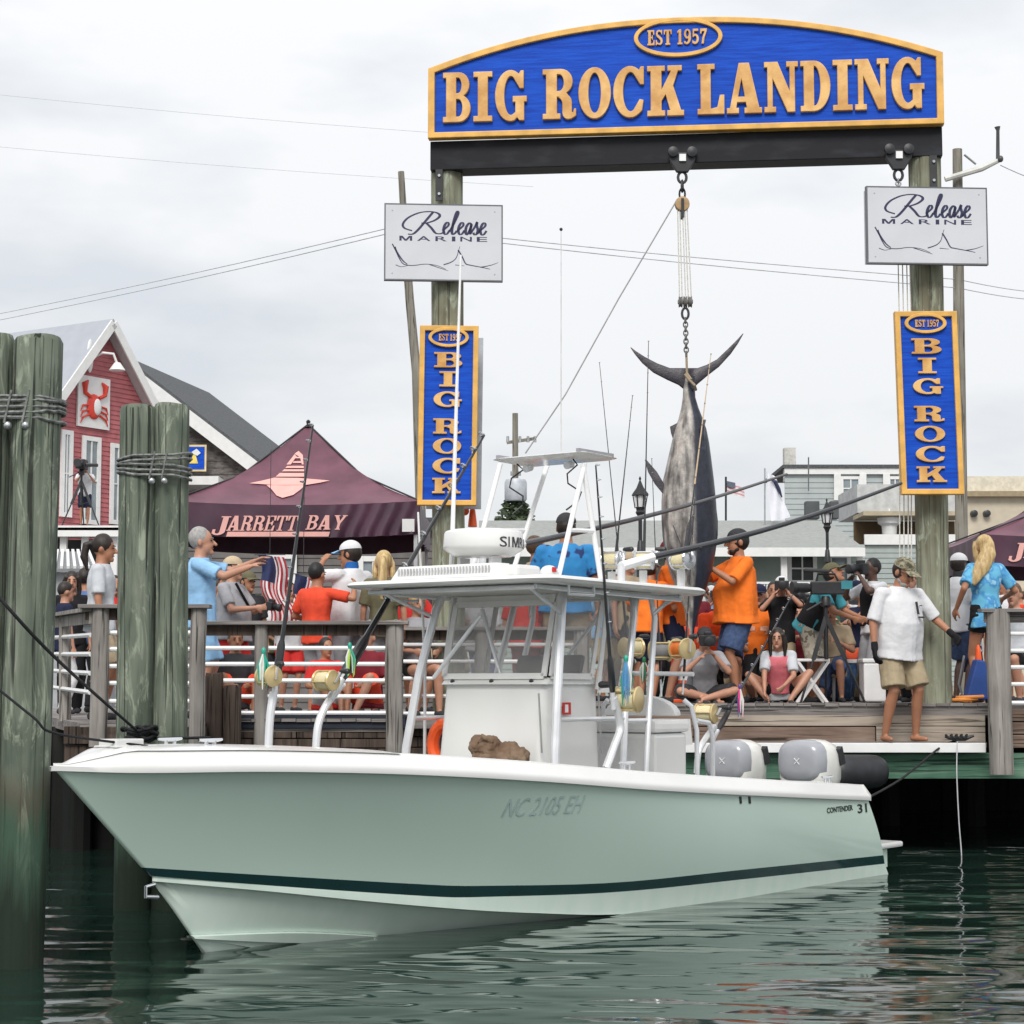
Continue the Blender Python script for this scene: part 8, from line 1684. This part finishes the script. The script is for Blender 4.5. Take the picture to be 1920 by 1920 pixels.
# ---------------------------------------------------------------- tripods and cameras
def tripod(label, px, ytop, Y, zg, feet, group='camera tripods', k=1.):
    p = at(px, ytop, Y); t = thing('tripod', label, 'tripod', (p.x, Y, zg), group=group); hub = p-Vector((0, 0, .22*k))
    for dx, dy in feet:
        q = Vector((p.x+dx, Y+dy, zg)); m_ = hub.lerp(q, .5); b = MB(); b.bar(hub, m_, .045*k, .03*k, up=(0, 1, 0)); b.build('leg', black_metal, t, smooth=0); b = MB(); b.cyl(m_, q, .013*k); b.build('lower_leg', steel if 0 else black_metal, t)
        b = MB(); b.bar(hub-Vector((0, 0, .45*k)), hub.lerp(q, .45), .012*k, .012*k, up=(0, 1, 0)); b.build('spreader', black_metal, t, smooth=0)
    b = MB(); b.cyl(hub-Vector((0, 0, .46*k)), p, .022*k); b.build('centre_column', black_metal, t); b = MB(); b.lathe([(.03*k, -.12*k), (.06*k, -.1*k), (.055*k, -.03*k), (.04*k, 0)], p, (0, 0, 1), 12); b.build('head', black_metal, t)
    b = MB(); b.tube([p-Vector((0, 0, .04)), p+Vector((-.22*k, -.08*k, -.16*k))], .012*k, 6); b.build('pan_handle', black_metal, t); return p
p = tripod('black camera tripod with spread legs in front of the crouching cameraman', 1548, 1118, 21.3, ZR, [(-.30, -.12), (.40, -.05), (.05, .4)])
t = thing('video_camera', 'black shoulder video camera on the tripod beside the right lamp', 'video camera', p)
b = MB(); b.box(p+Vector((.02, 0, .09)), (.36, .12, .14)); b.build('camera_body', black_metal, t, smooth=0, bevel=.012); b = MB(); b.lathe([(.04, 0), (.055, .04), (.055, .16), (.07, .17), (.07, .22)], p+Vector((-.16, 0, .09)), (-1, -.25, 0), 14); b.build('lens', black_metal, t, smooth=30)
b = MB(); b.tube([p+Vector((-.1, 0, .16)), p+Vector((-.08, 0, .24)), p+Vector((.1, 0, .24)), p+Vector((.14, 0, .16))], .014, 6); b.build('carry_handle', black_metal, t); b = MB(); b.cap(p+Vector((.02, -.05, .27)), p+Vector((-.22, -.06, .28)), .02, .02); b.build('microphone', M('foam_grey', (.05, .05, .052), rough=.95), t)
b = MB(); b.box(p+Vector((.22, -.06, .12)), (.12, .02, .09)); b.build('viewfinder_screen', M('teal_screen', (.04, .22, .26), rough=.3), t, smooth=0)
p = tripod('tall black tripod on the porch of the red house', 153, 880, 48.8, at(153, 990, 48.8).z, [(-.46, -.1), (.50, -.1), (.0, .4)], k=1.3)
t = thing('video_camera', 'black camera on the porch tripod of the red house', 'video camera', p)
b = MB(); b.box(p+Vector((0, 0, .12)), (.24, .4, .24)); b.box(p+Vector((.26, -.05, .1)), (.3, .16, .08)); b.build('camera_body', black_metal, t, smooth=0, bevel=.02); b = MB(); b.lathe([(.09, 0), (.1, .3)], p+Vector((0, -.2, .12)), (0, -1, 0), 12); b.build('lens', black_metal, t)
# ---------------------------------------------------------------- things standing on the boardwalk
def on(px, Y, zg=None): return Vector((X(px, Y), Y, ZR if zg is None else zg))
ft_ = thing('folding_stool', 'white folding stool with crossed legs behind the tripod', 'stool', on(1522, 21.6))
o = on(1522, 21.6); b = MB(); b.box(o+Vector((0, 0, .46)), (.36, .3, .03)); b.build('seat', white_paint, ft_, smooth=0, bevel=.008)
for dy in (-.13, .13):
    for s in (-1, 1): b = MB(); b.bar(o+Vector((-.17*s, dy, .45)), o+Vector((.15*s, dy+.012*s, 0)), .03, .03, up=(0, 1, 0)); b.build('leg', white_paint, ft_, smooth=0)
tb = thing('folding_table', 'white folding table behind the tripod with an orange bag on it', 'table', on(1600, 22.9)); o = on(1600, 22.9); zt_ = at(1600, 1240, 22.9).z
b = MB(); b.box((o.x, o.y, zt_), (.62, .6, .04)); b.build('table_top', white_paint, tb, smooth=0)
for sx_ in (-1, 1):
    for sy in (-1, 1): b = MB(); b.bar((o.x+.26*sx_, o.y+.25*sy, zt_-.02), (o.x+.27*sx_, o.y+.26*sy, ZR), .03, .03, up=(1, 0, 0)); b.build('leg', steel, tb, smooth=0)
b = MB(); b.ell((o.x-.05, o.y-.1, zt_+.08), (.12, .1, .07)); b.ell((o.x+.06, o.y-.1, zt_+.09), (.09, .08, .06)); tag(b.build('orange_bag', M('orange_bag_cloth', (.8, .10, .03), rough=.7)), 'small orange bag lying on the white folding table', 'bag')
bk2 = thing('cool_box', 'white box standing on the deck left of the gloved man', 'box', on(1636, 21.7)); o = on(1636, 21.7)
b = MB(); b.box(o+Vector((0, 0, .22)), (.24, .3, .42)); b.build('box_body', white_paint, bk2, smooth=0, bevel=.02); b = MB(); b.box(o+Vector((0, 0, .455)), (.26, .32, .045)); b.build('lid', white_paint, bk2, smooth=0, bevel=.012)
dl = thing('hand_trolley', 'tall blue bag on a hand trolley right of the right post', 'trolley', on(1832, 20.75)); o = on(1832, 20.75)
b = MB(); b.prism([(-.14, .04), (.16, .04), (.07, .44), (-.02, .46)], o+Vector((0, .1, 0)), (1, 0, 0), (0, 0, 1), (0, -.2, 0)); b.build('blue_bag', M('royal_blue_nylon', (.015, .06, .26), rough=.6), dl, smooth=0, bevel=.02)
b = MB(); b.lathe([(.035, .0), (.025, .12), (.01, .16)], o+Vector((.02, 0, .45)), (0, 0, 1), 10); b.build('orange_cap', M('orange_plastic', (.80, .10, .015)), dl)
b = MB(); b.tube([o+Vector((-.12, .12, .05)), o+Vector((-.16, .14, .2)), o+Vector((-.1, .13, .5))], .012, 6); b.build('handle', steel, dl)
for dx in (-.13, .14): b = MB(); b.lathe([(.045, -.02), (.045, .02)], o+Vector((dx, .13, .045)), (1, 0, 0), 12); b.build('wheel', black_metal, dl)
hz_ = thing('orange_hose', 'short coil of orange hose on the deck edge beside the right post', 'hose', on(1795, 20.5)); b = MB(); o = on(1798, 20.45)
b.tube([o+Vector((.12*math.cos(a)+.01*a, .07*math.sin(a), .022+.004*a)) for a in [j*.5 for j in range(26)]], .017, 7); b.build('hose_turn', M('orange_hose_rubber', (.75, .28, .06), rough=.6), hz_)
bu_ = thing('orange_buoy', 'two orange buoys hanging below the left upright sign', 'buoy', at(880, 985, 21.2))
b = MB(); b.ell(at(872, 958, 21.2), (.045, .045, .05)); b.build('buoy', M('orange_plastic', (.80, .10, .015)), bu_); b = MB(); q = at(886, 988, 21.2); b.lathe([(.05, 0), (.045, .06), (.03, .18), (.015, .21)], q, (0, 0, 1), 12); b.build('buoy', MATS['orange_plastic'], bu_)
b = MB(); b.cyl(at(872, 940, 21.2), at(872, 958, 21.2), .006); b.cyl(at(886, 940, 21.2), at(886, 960, 21.2), .006); b.build('lanyard', rope_w, bu_)

tcn = thing('traffic_cone', 'orange traffic cone with white bands beside the cross-legged photographer', 'traffic cone', on(1290, 21.3)); o = on(1290, 21.3)
ORP = MATS['orange_plastic']
b = MB(); b.box(o+Vector((0, 0, .02)), (.34, .34, .04)); b.build('cone_base', ORP, tcn, smooth=0, bevel=.01)
b = MB(); b.lathe([(.135, .04), (.03, .66), (.02, .67)], o, (0, 0, 1), 18); b.build('cone', ORP, tcn)
for z0, z1 in ((.24, .34), (.42, .49)): b = MB(); b.lathe([(.139-.17*z0+.0075, z0), (.139-.17*z1+.0075, z1)], o, (0, 0, 1), 18); b.build('white_band', white_paint, tcn)
# ================================================================ settle the welded meshes
dg = bpy.context.evaluated_depsgraph_get()
_new = [(o, bpy.data.meshes.new_from_object(o.evaluated_get(dg))) for o in PENDING]
for o, me in _new:
    o.modifiers.clear(); o.data = me; me.polygons.foreach_set('use_smooth', [True]*len(me.polygons))
